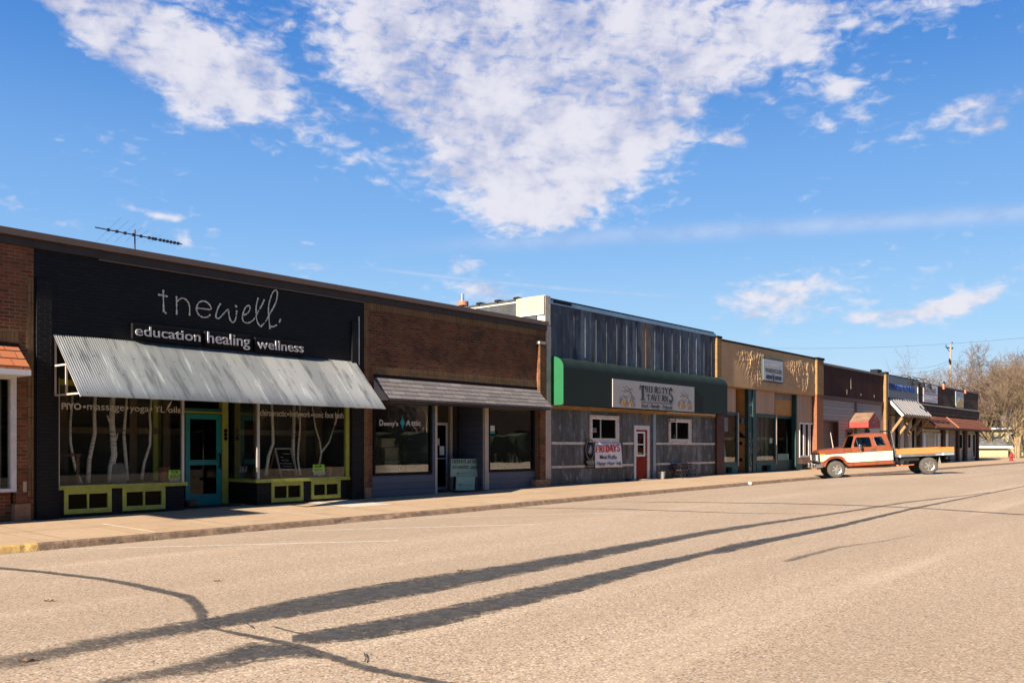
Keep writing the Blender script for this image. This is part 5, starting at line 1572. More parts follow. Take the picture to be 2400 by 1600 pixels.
def mugs(ox, oy, sc):
    f_ = lambda x, y: Vector((SX(ox + (x - 300) * sc), yL, SZ(ox + (x - 300) * sc, oy + (y - 320) * sc)))
    m = MB()
    for L in ([(310, 720), (305, 650), (325, 600), (350, 590), (375, 625), (345, 660), (330, 720), (360, 780)], [(380, 580), (400, 550), (430, 560), (440, 590), (425, 610)], [(425, 480), (425, 430), (455, 412), (485, 440), (490, 470)],
              [(490, 460), (515, 432), (550, 440), (575, 500), (585, 570)], [(470, 520), (460, 620), (470, 700), (490, 740), (530, 720)], [(560, 490), (590, 560), (560, 640), (555, 700), (600, 790)], [(590, 590), (630, 580), (655, 610), (600, 640), (620, 720)],
              [(385, 350), (435, 380)], [(460, 325), (480, 355)], [(505, 395), (520, 370), (530, 395)], [(560, 410), (595, 400)], [(360, 440), (400, 455)], [(655, 700), (635, 790)], [(380, 640), (400, 740), (440, 775)]):
        for a, b_ in zip(L, L[1:]): m.bar(f_(*a), f_(*b_), .016 * sc ** .5, .004, up=(0, 1, 0))
    m.build('mug_drawing', BANBLK, sg)
    m = MB()
    for (x0, x1, y0_, y1) in ((375, 400, 650, 760), (410, 445, 640, 780), (450, 468, 680, 770), (555, 580, 700, 790), (590, 615, 690, 780), (480, 505, 520, 560)):
        a, b_ = f_(x0, y1), f_(x1, y0_); m.box(a.x, b_.x, yL - .002, yL + .002, a.z, b_.z)
    m.build('mug_beer', plain('beer amber', (.42, .20, .05), .6), sg)
mugs(300, 320, 1.0); mugs(1645, 455, .85)

# banners hung on the battens
def flatprint(m, s, a, c, t0, b0, y, wt=.02, shear=0.0):
    merge(m, text_mesh(s, fx(a, y), fx(c, y), fz(a, b0, y), fz(a, t0, y), y, .004, wt, shear))
yB = -.06
t = thing('tavern_banner', 'black vinyl banner with a round crest hung beside the white banner', 'banner', (fx(1384, yB), yB, fz(1384, 1096, yB)))
m = MB(); m.hexa([(fx(1373, yB), yB, fz(1373, 1096.5, yB)), (fx(1395, yB), yB, fz(1373, 1096.5, yB) + .0), (fx(1395, yB), yB + .01, fz(1373, 1096, yB)), (fx(1373, yB), yB + .01, fz(1373, 1096, yB)),
                  (fx(1372, yB), yB, fz(1373, 1036.5, yB)), (fx(1393.5, yB), yB, fz(1373, 1036.5, yB)), (fx(1393.5, yB), yB + .01, fz(1373, 1036.5, yB)), (fx(1372, yB), yB + .01, fz(1373, 1036.5, yB))])
m.build('cloth', plain('black vinyl', (.010, .009, .008), .8, spec=.05), t)
cx_, cz_ = fx(1383, yB), fz(1383, 1053, yB)
m = MB()
for i in range(20):
    a0 = i / 20 * 2 * math.pi; a1 = (i + 1) / 20 * 2 * math.pi
    m.bar((cx_ + .27 * math.cos(a0), yB - .004, cz_ + .36 * math.sin(a0)), (cx_ + .27 * math.cos(a1), yB - .004, cz_ + .36 * math.sin(a1)), .05, .004, up=(0, 1, 0))
m.build('crest_ring', plain('cream ink', (.15, .12, .07), .7, spec=.1), t)
m = MB(); m.lathe([(0, .2), (.004, .2)], (cx_, yB - .001, cz_), (0, -1, 0), 20); m.build('crest_field', plain('steel blue ink', (.03, .05, .09), .7, spec=.1), t)
m = MB(); m.plate([(cx_ - .12, cz_ - .12), (cx_ - .02, cz_ + .1), (cx_ + .06, cz_ + .15), (cx_ + .1, cz_ - .02), (cx_ + .04, cz_ - .15)], [], lambda p: (p[0], yB - .008, p[1]), lambda p: (p[0], yB - .005, p[1])); m.build('crest_figure', plain('pale ink', (.22, .23, .23), .6), t)
m = MB()
for k, (a, c, yy) in enumerate([(1379, 1391, 1076), (1375, 1394, 1082), (1378, 1393, 1087), (1375, 1393, 1092.5)]):
    nseg = 5 if k < 3 else 8
    for i in range(nseg):
        xa_ = fx(a + (c - a) * i / nseg, yB); xb_ = fx(a + (c - a) * (i + .75) / nseg, yB); zc = fz(a, yy, yB)
        m.box(xa_, xb_, yB - .006, yB - .002, zc - (.045 if k == 1 else .028), zc + (.045 if k == 1 else .028))
m.build('small_print', plain('grey ink', (.20, .19, .18), .6), t)
t = thing('event_banner', 'white vinyl banner printed FRIDAYS Meat Raffle Happy Hour 4-6', 'banner', (fx(1425, yB), yB, fz(1425, 1096, yB)))
z0 = fz(1395, 1096.3, yB); z1 = fz(1394, 1036.8, yB)
m = MB(); nx = 14
X0, X1t, X1b = fx(1394.3, yB), fx(1455, yB), fx(1460, yB)
for i in range(nx + 1):
    for j in range(9):
        u = i / nx; v = j / 8
        x1_ = X1b + (X1t - X1b) * (v ** .6)
        x0_ = X0 + .03 * (1 - v)
        m.v.append(Vector((x0_ + (x1_ - x0_) * u, yB + .012 * math.sin(u * 9 + v * 4), z0 + (z1 - z0) * v + .015 * math.sin(u * math.pi) * (1 - v))))
for i in range(nx):
    for j in range(8): m.f.append((i * 9 + j, (i + 1) * 9 + j, (i + 1) * 9 + j + 1, i * 9 + j + 1))
o = m.build('cloth', BANNER, t, smooth=True, recalc=False); o.modifiers.new('thick', 'SOLIDIFY').thickness = .003
yT = yB - .022
BXx = lambda x: fx(1200 + x / 7.84, yT); BZ = lambda x, y: fz(1200 + x / 7.84, 1000 + y / 7.84, yT)
m = MB()
for ch, a, c in zip('FRIDAYS', (1540, 1603, 1672, 1725, 1790, 1860, 1928), (1598, 1670, 1705, 1795, 1865, 1925, 1985)):
    q = (a - 1540) / 445; za = BZ(a, 470 - 25 * q); zb = BZ(a, 340 - 20 * q)
    serif(m, ch, BXx(a), BXx(c), za, zb, .3 if ch != 'I' else .6, y=yT)
m.build('red_lettering', BANRED, t)
m = MB()
for (s, a, c, t0, b0) in [('Meat', 1620, 1755, 515, 592), ('R', 1772, 1822, 518, 592), ('affle', 1826, 1928, 518, 594)]:
    merge(m, text_mesh(s, BXx(a), BXx(c), BZ(a, b0), BZ(a, t0), yT, .005, .004))
for (s, a, c, t0, b0, h) in [('Happy', 1555, 1730, 640, 728, .35), ('Hour', 1748, 1895, 632, 704, .35), ('4', 1915, 1945, 640, 700, .2), ('-', 1947, 1965, 672, 680, 0), ('6', 1965, 2008, 625, 706, 0)]:
    merge(m, text_mesh(s, BXx(a), BXx(c), BZ(a, b0), BZ(a, t0), yT, .005, .004, h))
m.build('black_lettering', NAVY, t)

# bench
def bench():
    bxx0, bxx1 = fx(1575, -.55), fx(1620, -.2)
    zb = walk_z(fx(1600), -.4) + .005
    x0 = fx(1573, -.12); x1 = x0 + 1.25
    x1 = fx(1609, -.12)
    t = thing('bench', 'slatted bench with dark red backrest and curled black iron ends outside the tavern', 'bench', ((x0 + x1) / 2, -.4, zb))
    hb = fz(1573, 1084, -.12) - zb
    hs = hb * .52
    for k in range(4):
        m = MB(); z = zb + hb - .055 - k * .085; m.box(x0 + .02, x1 - .02, -.17 + k * .012 - .02, -.15 + k * .012 - .02, z - .033, z + .033); m.build('back_slat', BENCHW, t)
    for k in range(4):
        m = MB(); yy = -.28 - k * .095; m.box(x0, x1, yy - .04, yy + .04, zb + hs - .01, zb + hs + .012); m.build('seat_slat', BENCHW, t)
    for xx in (x0 + .03, x1 - .03):
        m = MB()
        m.tube([(xx, -.12, zb + hb), (xx, -.17, zb + hs + .1), (xx, -.24, zb + hs - .02), (xx, -.20, zb + .12), (xx, -.12, zb)], .02, 8)
        m.tube([(xx, -.24, zb + hs - .02), (xx, -.58, zb + hs - .02), (xx, -.60, zb + hs * .6), (xx, -.55, zb + hs * .3), (xx, -.64, zb)], .02, 8)
        m.tube([(xx, -.17, zb + hs + .22), (xx, -.35, zb + hs + .24), (xx, -.55, zb + hs + .22), (xx, -.60, zb + hs + .14), (xx, -.54, zb + hs + .1), (xx, -.57, zb + hs - .02)], .018, 8)
        m.tube([(xx, -.30, zb + hs), (xx, -.36, zb + hs + .13), (xx, -.44, zb + hs + .13), (xx, -.48, zb + hs)], .012, 6)
        m.tube([(xx, -.20, zb + .14), (xx, -.56, zb + .16)], .012, 6)
        m.build('iron_end', IRON, t, smooth='auto')
bench()
m = MB(); xb = fx(1550, -.25); m.lathe([(0, .13), (.26, .165), (.27, .175), (.30, .175), (.30, .16), (.02, .12)], (xb, -.25, walk_z(xb, -.25) + .005), (0, 0, 1), 20)
tag(m.build('bucket', plain('grey pail', (.22, .215, .21), .7), smooth='auto'), 'grey pail on the sidewalk between the red door and the bench', 'bucket')
m = MB(); xb = fx(1473, -.1); m.box(xb - .12, xb + .12, -.14, -.02, walk_z(xb, 0) + .004, walk_z(xb, 0) + .07)
tag(m.build('rock', BLACK, bevel=.02), 'small dark block lying at the foot of the tavern wall left of the red door', 'block')
# ================================================================ ochre stucco shop
XF = fx(1922)
b5 = thing('stucco_shop', 'ochre stucco shop with dark green shop windows and a white square sign', 'building', ((XE + XF) / 2, 0, .42))
yF = -.05
g5 = zf(44)
zt5 = fz(1689, 794.5, yF); zt5b = fz(1913, 838, yF)
zt5 = (zt5 + zt5b) / 2
zf5 = fz(1800, 914.5, yF)
xf0, xf1 = fx(1689, yF), fx(1911, yF)
# hand trowelled stucco, raised only in patches shaped to catch the grazing sun
m = MB(); NX, NZ = 520, 100
rnd = random.Random(9)
waves = [(rnd.uniform(3, 9), rnd.uniform(-2.5, 2.5), rnd.uniform(0, 6.3), rnd.uniform(.8, 1.2)) for _ in range(8)] + [(rnd.uniform(12, 26), rnd.uniform(-9, 9), rnd.uniform(0, 6.3), rnd.uniform(.22, .4)) for _ in range(16)]
from mathutils import noise as mnoise
def blob(u, v, cu, cv, ru, rv, p=2):
    return math.exp(-(abs((u - cu) / ru) ** p + abs((v - cv) / rv) ** p))
for i in range(NX + 1):
    for j in range(NZ + 1):
        u = i / NX; v = j / NZ
        x = xf0 + (xf1 - xf0) * u; z = zf5 + (zt5 - .1 - zf5) * v
        # mask of the two sun patches, modelled as raised trowel marks
        k = max(blob(u, v, .26 + (1 - v) * .22, .48, .17, .46, 4), blob(u, v, .84, .45, .18, .50, 4))
        d = sum(0 for _ in ())
        q1 = mnoise.noise(Vector((x * 2.6, z * 1.1, 3.3))); q2 = mnoise.noise(Vector((x * 7.5 + q1 * 2, z * 4.0, 9.1))); q3 = mnoise.noise(Vector((x * 17, z * 10, 1.7)))
        d = q1 * .8 + abs(q2) * .9 + q3 * .28
        edge = min(1, u * 30, (1 - u) * 30, v * 12, (1 - v) * 12)
        ph_ = (x * 3.3 + 1.6 * mnoise.noise(Vector((x * .9, z * 1.3, 5.5))) + .5 * q2) % 1
        saw = ph_ / .72 if ph_ < .72 else (1 - ph_) / .28
        m.v.append(Vector((x, yF - edge * k * (.02 + .042 * saw * (.75 + q1) + .022 * abs(q2) + .018 * q3), z)))
for i in range(NX):
    for j in range(NZ):
        a = i * (NZ + 1) + j; m.f.append((a, a + NZ + 1, a + NZ + 2, a + 1))
m.build('stucco_fascia', STUCCO, b5, smooth=True, recalc=False)
bx('fascia_body', STUCCO, b5, xf0, xf1, yF + .003, .25, zf5, zt5 - .08)
bx('coping', BLACK, b5, xf0, xf1 - .1, yF - .05, .3, zt5 - .08, zt5)
bx('pilaster', YELBRICK, b5, XE + .01, xf0 - .003, yF - .05, .2, fz(1680, 890), fz(1680, 792))
bx('pilaster_cap', BLACK, b5, XE - .02, xf0 + .02, yF - .08, .25, fz(1680, 792), fz(1680, 787.5))
bx('brick_pier', plain('dark red painted brick', (.06, .018, .012), .7, var=.3, vs=3), b5, XE + .005, fx(1693), -.10, .25, .2, fz(1680, 960))
xq = fx(1915, -.2)
bx('end_pilaster', YELBRICK, b5, xq, XF - .003, -.21, .2, fz(1912, 925), fz(1912, 840, -.3))
bx('end_pilaster', plain('orange brick', (.17, .065, .032), .85, var=.2, vs=6), b5, xq, XF - .003, -.19, .2, .2, fz(1912, 925) - .003)
bx('pilaster_cap', BLACK, b5, xq - .05, XF + .05, -.25, .25, fz(1912, 840, -.3), fz(1912, 835, -.3))
bx('soffit', OCHRE, b5, XE + .02, xq, yF + .02, 1.7, zf5 - .03, zf5 - .003)
shell(b5, XE, XF, zt5, STUCCO, room=2.6, y0=.3, roofz=zt5 - .5)
y5 = .12
def p5(name, mat, pl, pr, yt, yb, y, th=.06, par=b5):
    return bx(name, mat, par, fx(pl, y), fx(pr, y), y, y + th, fz((pl + pr) / 2, yb, y), fz((pl + pr) / 2, yt, y))
# piece 1: left window under the canopy end
p5('peach_panel', PEACH, 1693, 1724, 908, 966, y5)
def gwin(pl, pr, yt, yb, y, glass=GLASS, w=.12, curtain=None, mu=None):
    x0, x1 = fx(pl, y), fx(pr, y); z0, z1 = fz((pl + pr) / 2, yb, y), fz((pl + pr) / 2, yt, y)
    f = frame('shop_window', DKGREEN, b5, x0, x1, z0, z1, y - .03, y + .08, w, w)
    bx('pane', glass, f, x0 + w, x1 - w, y + .01, y + .02, z0 + w, z1 - w)
    return f, x0, x1, z0, z1
f, x0, x1, z0, z1 = gwin(1693, 1728, 966, 1088, y5)
bx('white_board', WHITEW, f, fx(1695, .3), fx(1709, .3), .35, .37, fz(1700, 1011, .3), fz(1700, 977, .3))
m = MB(); m.plate([(fx(1694, .3), z0 + .1), (fx(1704, .3), z0 + .1), (fx(1697, .3), fz(1700, 1030, .3)), (fx(1694, .3), fz(1700, 1030, .3))], [], lambda p: (p[0], .3, p[1]), lambda p: (p[0], .32, p[1])); m.build('white_panel', WHITEW, f)
m = MB(); m.box(fx(1712, .5), fx(1715, .5), .5, .55, z0, z1); m.box(fx(1717, .5), fx(1719, .5), .5, .55, z0, z1); m.build('inner_mullion', TRIM, f)
def base5(pl, pr, ztop, y=y5, hole=None):
    x0, x1 = fx(pl, y), fx(pr, y)
    m = MB(); hs = [rect(x0 + (x1 - x0) * hole[0], x0 + (x1 - x0) * hole[1], g5 + .02, ztop - .12)] if hole else []
    m.wall(rect(x0, x1, .1, ztop), hs, y - .02, y + .2); m.build('base_panel', BLUEGREEN, b5)
    bx('cellar_vent', BLACK, b5, x0, x1, y + .21, y + .24, .1, ztop)
base5(1693, 1729, z0 - .003, hole=(.2, .62))
bx('window_edge', TRIM, b5, fx(1727.5, y5), fx(1729, y5) + .02, y5 - .06, y5 + .1, z0 - .1, z1)
# deep entry with ochre side wall
xe = fx(1755, .1)
bx('entry_wall', OCHRE, b5, xe - .1, xe, .1, 1.9, .2, zf5 - .035)
bx('entry_back', OCHRE, b5, fx(1729, y5), xe - .1, 1.85, 1.95, .2, zf5 - .035)
bx('entry_wall', OCHRE, b5, fx(1727, y5), fx(1728, y5), y5 + .1, 1.85, .2, zf5 - .035)
m = MB(); m.wall(rect(fx(1755), fx(1771), .2, zf5 - .03), [], .02, .2); m.build('green_post', DKGREEN, b5)
bx('green_post_rib', DKGREEN, b5, fx(1764), fx(1771), -.02, .018, .2, zf5 - .03)
m = MB(); rnd = random.Random(4)
for k in range(26):
    zc = rnd.uniform(g5, zf5 - .5) if k > 8 else rnd.uniform(g5, g5 + 1.2); xc = fx(1756 + rnd.random() * 8)
    m.box(xc, xc + rnd.uniform(.02, .05), .012, .018, zc, zc + rnd.uniform(.03, .22))
m.build('peeling_paint', GREYPAINT, b5)
p5('peach_panel', PEACH, 1771, 1815, 912, 970, y5)
f, x0, x1, z0, z1 = gwin(1770, 1818, 971, 1084, y5, w=.14)
m = MB()
for a, c in ((1783, 1786), (1793, 1797), (1807, 1810)): m.box(fx(a, .6), fx(c, .6), .6, .65, z0, z1)
m.box(fx(1772, .6), fx(1812, .6), .66, .68, z0 + .1, z1 - .1)
m.build('curtain', plain('tan curtain', (.25, .21, .16), .9, var=.4, stretch=(6, 1, .3)), f)
bx('window_card', SIGNGREEN, f, fx(1804, y5), fx(1810, y5), y5 + .0, y5 + .008, fz(1807, 1038, y5), fz(1807, 1026, y5))
base5(1773, 1818, z0 - .003, hole=(.25, .72))
bx('window_edge', TRIM, b5, fx(1817.5, y5), fx(1818, y5) + .05, y5 - .06, y5 + .1, z0 - .1, z1)
# recessed middle window
y6 = .34
bx('recess_head', GREYSIDE, b5, fx(1818, y5), fx(1864, y5), y5 + .2, y5 + .25, fz(1840, 936, y5), zf5 - .035)
p5('orange_panel', OCHRE, 1816, 1866, 925, 975, y6)
f, x0, x1, z0, z1 = gwin(1814, 1866, 975, 1083, y6, GLASS_D, .12)
m = MB(); m.box(fx(1826, 1.4), fx(1834, 1.4), 1.35, 1.4, fz(1830, 1036, 1.4), fz(1830, 1011, 1.4)); m.box(fx(1828, 1.4), fx(1836, 1.4), 1.35, 1.4, fz(1830, 1062, 1.4), fz(1830, 1045, 1.4)); m.build('flooring_sample', LETTER, f)
m = MB(); m.box(fx(1838, 1.6), fx(1858, 1.6), 1.5, 1.55, fz(1840, 1036, 1.6), fz(1840, 1000, 1.6)); m.build('tan_sample', CARD, f)
bx('window_card', SIGNGREEN, f, fx(1823, y6), fx(1848, y6), y6 - .012, y6 - .004, fz(1835, 1079, y6), fz(1835, 1063, y6))
m = MB()
for (s, a, c, t0, b0) in [('DISCOUNT', 1824.5, 1845, 1064.5, 1068.5), ('FLOORING', 1824.5, 1846, 1069.5, 1074), ('320-555-0142', 1824.5, 1846, 1075.5, 1078)]:
    if s.startswith('320'):
        m.box(fx(a, y6), fx(c, y6), y6 - .016, y6 - .0125, fz(a, 1077.5, y6), fz(a, 1076, y6))
    else: merge(m, text_mesh(s, fx(a, y6), fx(c, y6), fz(a, b0, y6), fz(a, t0, y6), y6 - .0125, .004, .01))
m.build('card_lettering', TEAL2, f)
bx('base_panel', DKGREEN, b5, fx(1814, y6), fx(1867, y6), y6 - .02, y6 + .15, .1, z0 - .003)
bx('recess_side', DKGREEN, b5, fx(1865.5, y5) - .06, fx(1867, y5), y5 + .1, y6, .1, zf5 - .035)
bx('green_trim', DKGREEN, b5, fx(1864, y5), fx(1867, y5), y5 - .04, y5 + .1, .3, zf5 - .035)
m = MB(); m.box(fx(1817, .5), fx(1824, .5), .4, .6, fz(1820, 933, .5), fz(1820, 926, .5)); m.build('porch_light', CREAM, b5, bevel=.02)
# tan panel with three slim windows
zp0 = fz(1887, 1086, y5)
x0p, x1p = fx(1867, y5), fx(1908, y5)
sl = []
for (a, c) in ((1872, 1882), (1884, 1894), (1896.2, 1905.5)):
    sl.append((fx(a, y5), fx(c, y5), fz(1887, 1070.5, y5), fz(1887, 990, y5)))
m = MB(); m.wall(rect(x0p, x1p, zp0, zf5 - .035), [rect(a + .04, c - .04, d + .04, e - .04) for a, c, d, e in sl], y5 - .03, y5 + .05); m.build('tan_panel', TAN, b5)
for (a, c, d, e) in sl:
    f = frame('slim_window', WHITE, b5, a, c, d, e, y5 - .06, y5 + .02, .07, .09); bx('pane', GLASS_D, f, a + .07, c - .07, y5 - .02, y5 - .01, d + .09, e - .09)
bx('base_panel', BLUEGREEN, b5, x0p, x1p, y5 - .01, y5 + .1, .1, zp0 - .003)
bx('cellar_vent', BLACK, b5, fx(1880, y5), fx(1897, y5), y5 - .02, y5 - .012, g5, zp0 - .05)
bx('green_post', DKGREEN, b5, x1p, xq + .1, y5 - .02, .2, .2, zf5 - .035)
m = MB(); m.tube([(fx(1908), .02, .4), (fx(1908), .02, zf5 - .1)], .04, 8); m.build('downpipe', IRON, b5)
# wall things in the entry: side wall seen along x = xe
def wy(px): return ypos(px, xe - .1)
t = thing('air_conditioner', 'boxy grey air conditioner sticking out of the orange entry wall', 'air conditioner', (xe - .3, (wy(1728) + wy(1748)) / 2, 2.5))
ya, yb_ = wy(1729), wy(1747)
za, zb = zpos(1738, 994, xe - .1), zpos(1738, 979, xe - .1)
m = MB(); m.box(xe - .45, xe - .101, min(ya, yb_), max(ya, yb_), za, zb); m.build('casing', plain('dull grey casing', (.12, .12, .12), .6), t, bevel=.02)
m = MB(); m.box(xe - .457, xe - .451, min(ya, yb_) + .08, max(ya, yb_) - .04, za + .05, zb - .05); m.build('grille', BLACK, t)
m = MB(); rnd = random.Random(8)
yc, zc = wy(1737), zpos(1737, 1019, xe - .1)
for k in range(22):
    a = rnd.uniform(-.2, 3.4); r_ = rnd.uniform(.15, .42)
    m.bar((xe - .14, yc, zc - .1), (xe - .14 - rnd.uniform(0, .12), yc + r_ * math.cos(a), zc - .1 + r_ * math.sin(a) * .7), .05, .03)
tag(m.build('wall_planter', BLACK), 'spiky dark wreath of twigs hung on the orange entry wall', 'planter')
for k, (pxx, pyy) in enumerate(((1736, 1038.5), (1736.5, 1077))):
    m = MB(); m.lathe([(0, .09), (.02, .09)], (xe - .1, wy(pxx), zpos(pxx, pyy, xe - .1)), (-1, 0, 0), 16); m.build('vent_hole', BLACK, b5)
# square sign
y7 = yF - .12
a0_, a1_ = fx(1787, y7), fx(1835.5, y7); z0, z1 = fz(1787, 892.5, y7), fz(1787, 836.5, y7)
t = thing('warehouse_sign', 'white square sign with green edge reading WAREHOUSE on the ochre stucco', 'sign', ((a0_ + a1_) / 2, y7, z0))
bx('frame', DKGREEN, t, a0_, a1_, y7, yF + .0, z0, z1)
bx('face', LETTER, t, a0_ + .05, a1_ - .05, y7 - .012, y7 - .003, z0 + .06, z1 - .06)
WXx = lambda x: fx(1700 + x / 7.84, y7); WZ = lambda x, y: fz(1700 + x / 7.84, 780 + y / 7.84, y7)
m = MB()
merge(m, text_mesh('WAREHOUSE', WXx(722), WXx(1030), WZ(722, 715), WZ(722, 632), y7 - .012, .006, .028))
m.build('lettering', plain('dark green ink', (.03, .045, .04), .6), t)
m = MB(); merge(m, text_mesh('T r o n n  L o n s', WXx(725), WXx(1010), WZ(725, 588), WZ(725, 545), y7 - .012, .004, -.008)); m.build('faded_lettering', plain('faded grey ink', (.33, .32, .31), .7), t)
m = MB()
for (a, c) in ((738, 860), (910, 1030)):
    zc = WZ(738, 800) ; m.plate([(WXx(a), zc - .1), (WXx(c) - .04, zc - .1), (WXx(c), zc + .1), (WXx(a) + .04, zc + .1)], [], lambda p: (p[0], y7 - .018, p[1]), lambda p: (p[0], y7 - .012, p[1]))
for k in range(4):
    an_ = k * math.pi / 4; cc = Vector((WXx(884), y7 - .015, WZ(738, 800))); d_ = Vector((math.cos(an_), 0, math.sin(an_))) * .2; m.bar(cc - d_, cc + d_, .05, .006, up=(0, 1, 0))
m.build('ribbon_ornament', BANBLK, t)

# ================================================================ maroon shop
XG = fx(2071)
b6 = thing('maroon_shop', 'shop with a plain dark maroon fascia over grey rose siding and a brown garage door', 'building', ((XF + XG) / 2, 0, .44))
g6 = zf(57)
zt6 = fz(1990, 862); zf6 = fz(1925, 925); zs6 = fz(1925, 930)
bx('fascia', MAROON, b6, XF, XG, -.04, .25, zf6, zt6 - .12)
m = MB()
for (px, yt, yb, w) in ((1992, 886, 911, .16), (1983, 912, 924, .1), (2016, 922, 927, .1), (2047, 925, 931, .1)):
    x_ = fx(px); m.plate([(x_, fz(px, yb)), (x_ + w, fz(px, yb)), (x_ + w * .3, fz(px, yt)), (x_, fz(px, yt))], [], lambda p: (p[0], -.048, p[1]), lambda p: (p[0], -.042, p[1]))
m.build('torn_edge', TRIM, b6)
bx('roof_edge', BROWNMET, b6, XF, XG, -.09, .3, zt6 - .12, zt6)
bx('beam', MAROON2, b6, XF, XG, -.08, .2, zs6 - .12, zf6 - .003)
shell(b6, XF, XG, zt6 - .02, REDBRICK2, room=2.4, y0=.3, roofz=zt6 - .5)
xg0, xg1 = fx(1926.5), fx(1964.5); zg1 = fz(1945, 985)
xw0, xw1, zw0, zw1 = fx(1983), fx(1997), fz(1990, 1042), fz(1990, 1009)
xd0, xd1, zd1 = fx(2010), fx(2025), fz(2017, 1012)
m = MB(); m.wall([(XF, g6 - .3), (xg0, g6 - .3), (xg0, zg1), (xg1, zg1), (xg1, g6 - .3), (xd0, g6 - .3), (xd0, zd1), (xd1, zd1), (xd1, g6 - .3), (XG, g6 - .3), (XG, zs6 - .1), (XF, zs6 - .1)], [rect(xw0, xw1, zw0, zw1)], 0, .2)
m.build('siding', PINKSIDE, b6)
bx('garage_door', GARAGE, b6, xg0, xg1, .28, .34, g6 - .1, zg1)
bx('garage_jamb', MAROON2, b6, xg1 - .02, xg1 + .02, -.02, .28, g6 - .1, zg1)
bx('garage_jamb', MAROON2, b6, XF + .01, xg0, -.05, .28, g6 - .1, zg1 + .1)
bx('garage_header', MAROON2, b6, xg0, xg1, -.02, .28, zg1 - .06, zg1 + .0)
bx('siding_post', MAROON2, b6, fx(2003), fx(2007), -.04, 0, g6 - .1, zs6 - .12)
bx('corner_board', MAROON2, b6, fx(2067), XG, -.04, 0, g6 - .1, zs6 - .12)
f = frame('window', MAROON2, b6, xw0 - .05, xw1 + .05, zw0 - .05, zw1 + .05, -.04, .05, .14)
bx('pane', GLASS_D, f, xw0, xw1, .02, .03, zw0, zw1); bx('blind', WHITEW, f, (xw0 + xw1) / 2, xw1 - .05, .06, .07, zw0, zw1)
f = frame('door', OAK, b6, xd0, xd1, g6, zd1, .0, .08, .14, .14); bx('door_light', WHITEW, f, xd0 + .14, xd1 - .14, .02, .05, g6 + .9, zd1 - .14); bx('door_panel', BROWNDK, f, xd0 + .14, xd1 - .14, .02, .05, g6 + .1, g6 + .9)
m = MB(); 
for k in range(14):
    a = k / 14 * 2 * math.pi; m.lathe([(0, .05), (.08, .07), (.12, .02)], (fx(2031) + .22 * math.cos(a), -.02, fz(2031, 1013) + .2 * math.sin(a)), (math.cos(a) * .5, -.8, math.sin(a) * .5), 6)
tag(m.build('wreath', NEEDLE), 'dark green wreath hung on the siding right of the red peaked awning door', 'wreath')
# peaked red awning: gable box, ridge square to the wall
PX = 1.15
xa0, xa1 = fx(2024.5), fx(2063); xm_ = (xa0 + xa1) / 2
xa0 = fx(2012.5 + 22, 0)
# solve the far-left and right limits from the front face
xr_ = fx(2061.5, 0); xl_ = fx(2034, -PX); 
xl_, xr_ = fx(2035, -PX), fx(2063, -PX)
zlow = fz(2040, 1001.5, -PX); zeave = fz(2040, 988, -PX); zpk = fz(2047, 967, -PX)
xm_ = (xl_ + xr_) / 2
aw = thing('peaked_awning', 'faded red peaked canvas awning over the side door', 'awning', (xm_, 0, zlow))
def quadp(name, mat, pts, th):
    m = MB(); n_ = (Vector(pts[1]) - Vector(pts[0])).cross(Vector(pts[2]) - Vector(pts[0])).normalized() * th
    m.hexa([Vector(p) for p in pts] + [Vector(p) - n_ for p in pts]); return m.build(name, mat, aw)
quadp('slope', REDAWN2, [(xl_, -PX, zeave), (xl_, 0, zeave), (xm_, 0, zpk), (xm_, -PX, zpk)], .03)
quadp('slope', REDAWN, [(xr_, 0, zeave), (xr_, -PX, zeave), (xm_, -PX, zpk), (xm_, 0, zpk)], .03)
bx('side_valance', REDAWN, aw, xl_ - .01, xl_ + .02, -PX, 0, zlow, zeave)
bx('side_valance', REDAWN, aw, xr_ - .02, xr_ + .01, -PX, 0, zlow, zeave)
m = MB(); m.plate([(xl_, zlow), (xr_, zlow), (xr_, zeave), (xm_, zpk), (xl_, zeave)], [], lambda p: (p[0], -PX - .01, p[1]), lambda p: (p[0], -PX + .02, p[1])); m.build('front_gable', plain('wine red canvas', (.19, .028, .03), .7, var=.15), aw)
m = MB()
for (a, b_) in ((.55, .6), (.62, .75), (.45, .35), (.7, .5)): m.lathe([(0, .025), (.004, .025)], (xl_ + (xr_ - xl_) * a, -PX - .012, zlow + (zpk - zlow) * b_), (0, -1, 0), 8)
m.build('paint_spots', LETTER, aw)
t = thing('roof_hatch', 'low dark hatch on the roof above the maroon fascia', 'hatch', (fx(2058, 1), 1, zt6 - .5))
m = MB(); m.box(fx(2050, 1), fx(2060, 1), .8, 1.3, zt6 - .5, fz(2055, 866, 1)); m.build('lid', IRON, t)
# yellow brick pilaster between the shops
xp0, xp1 = fx(2071, -.3), fx(2081, -.3)
bx('brick_pilaster', YELBRICK, b6, fx(2077, -.22), fx(2081, -.22), -.22, .2, .3, fz(2076, 874, -.4))
bx('pilaster_cap', BLACK, b6, fx(2077, -.22) - .05, fx(2081, -.22) + .05, -.27, .2, fz(2076, 874, -.4), fz(2076, 869, -.4))

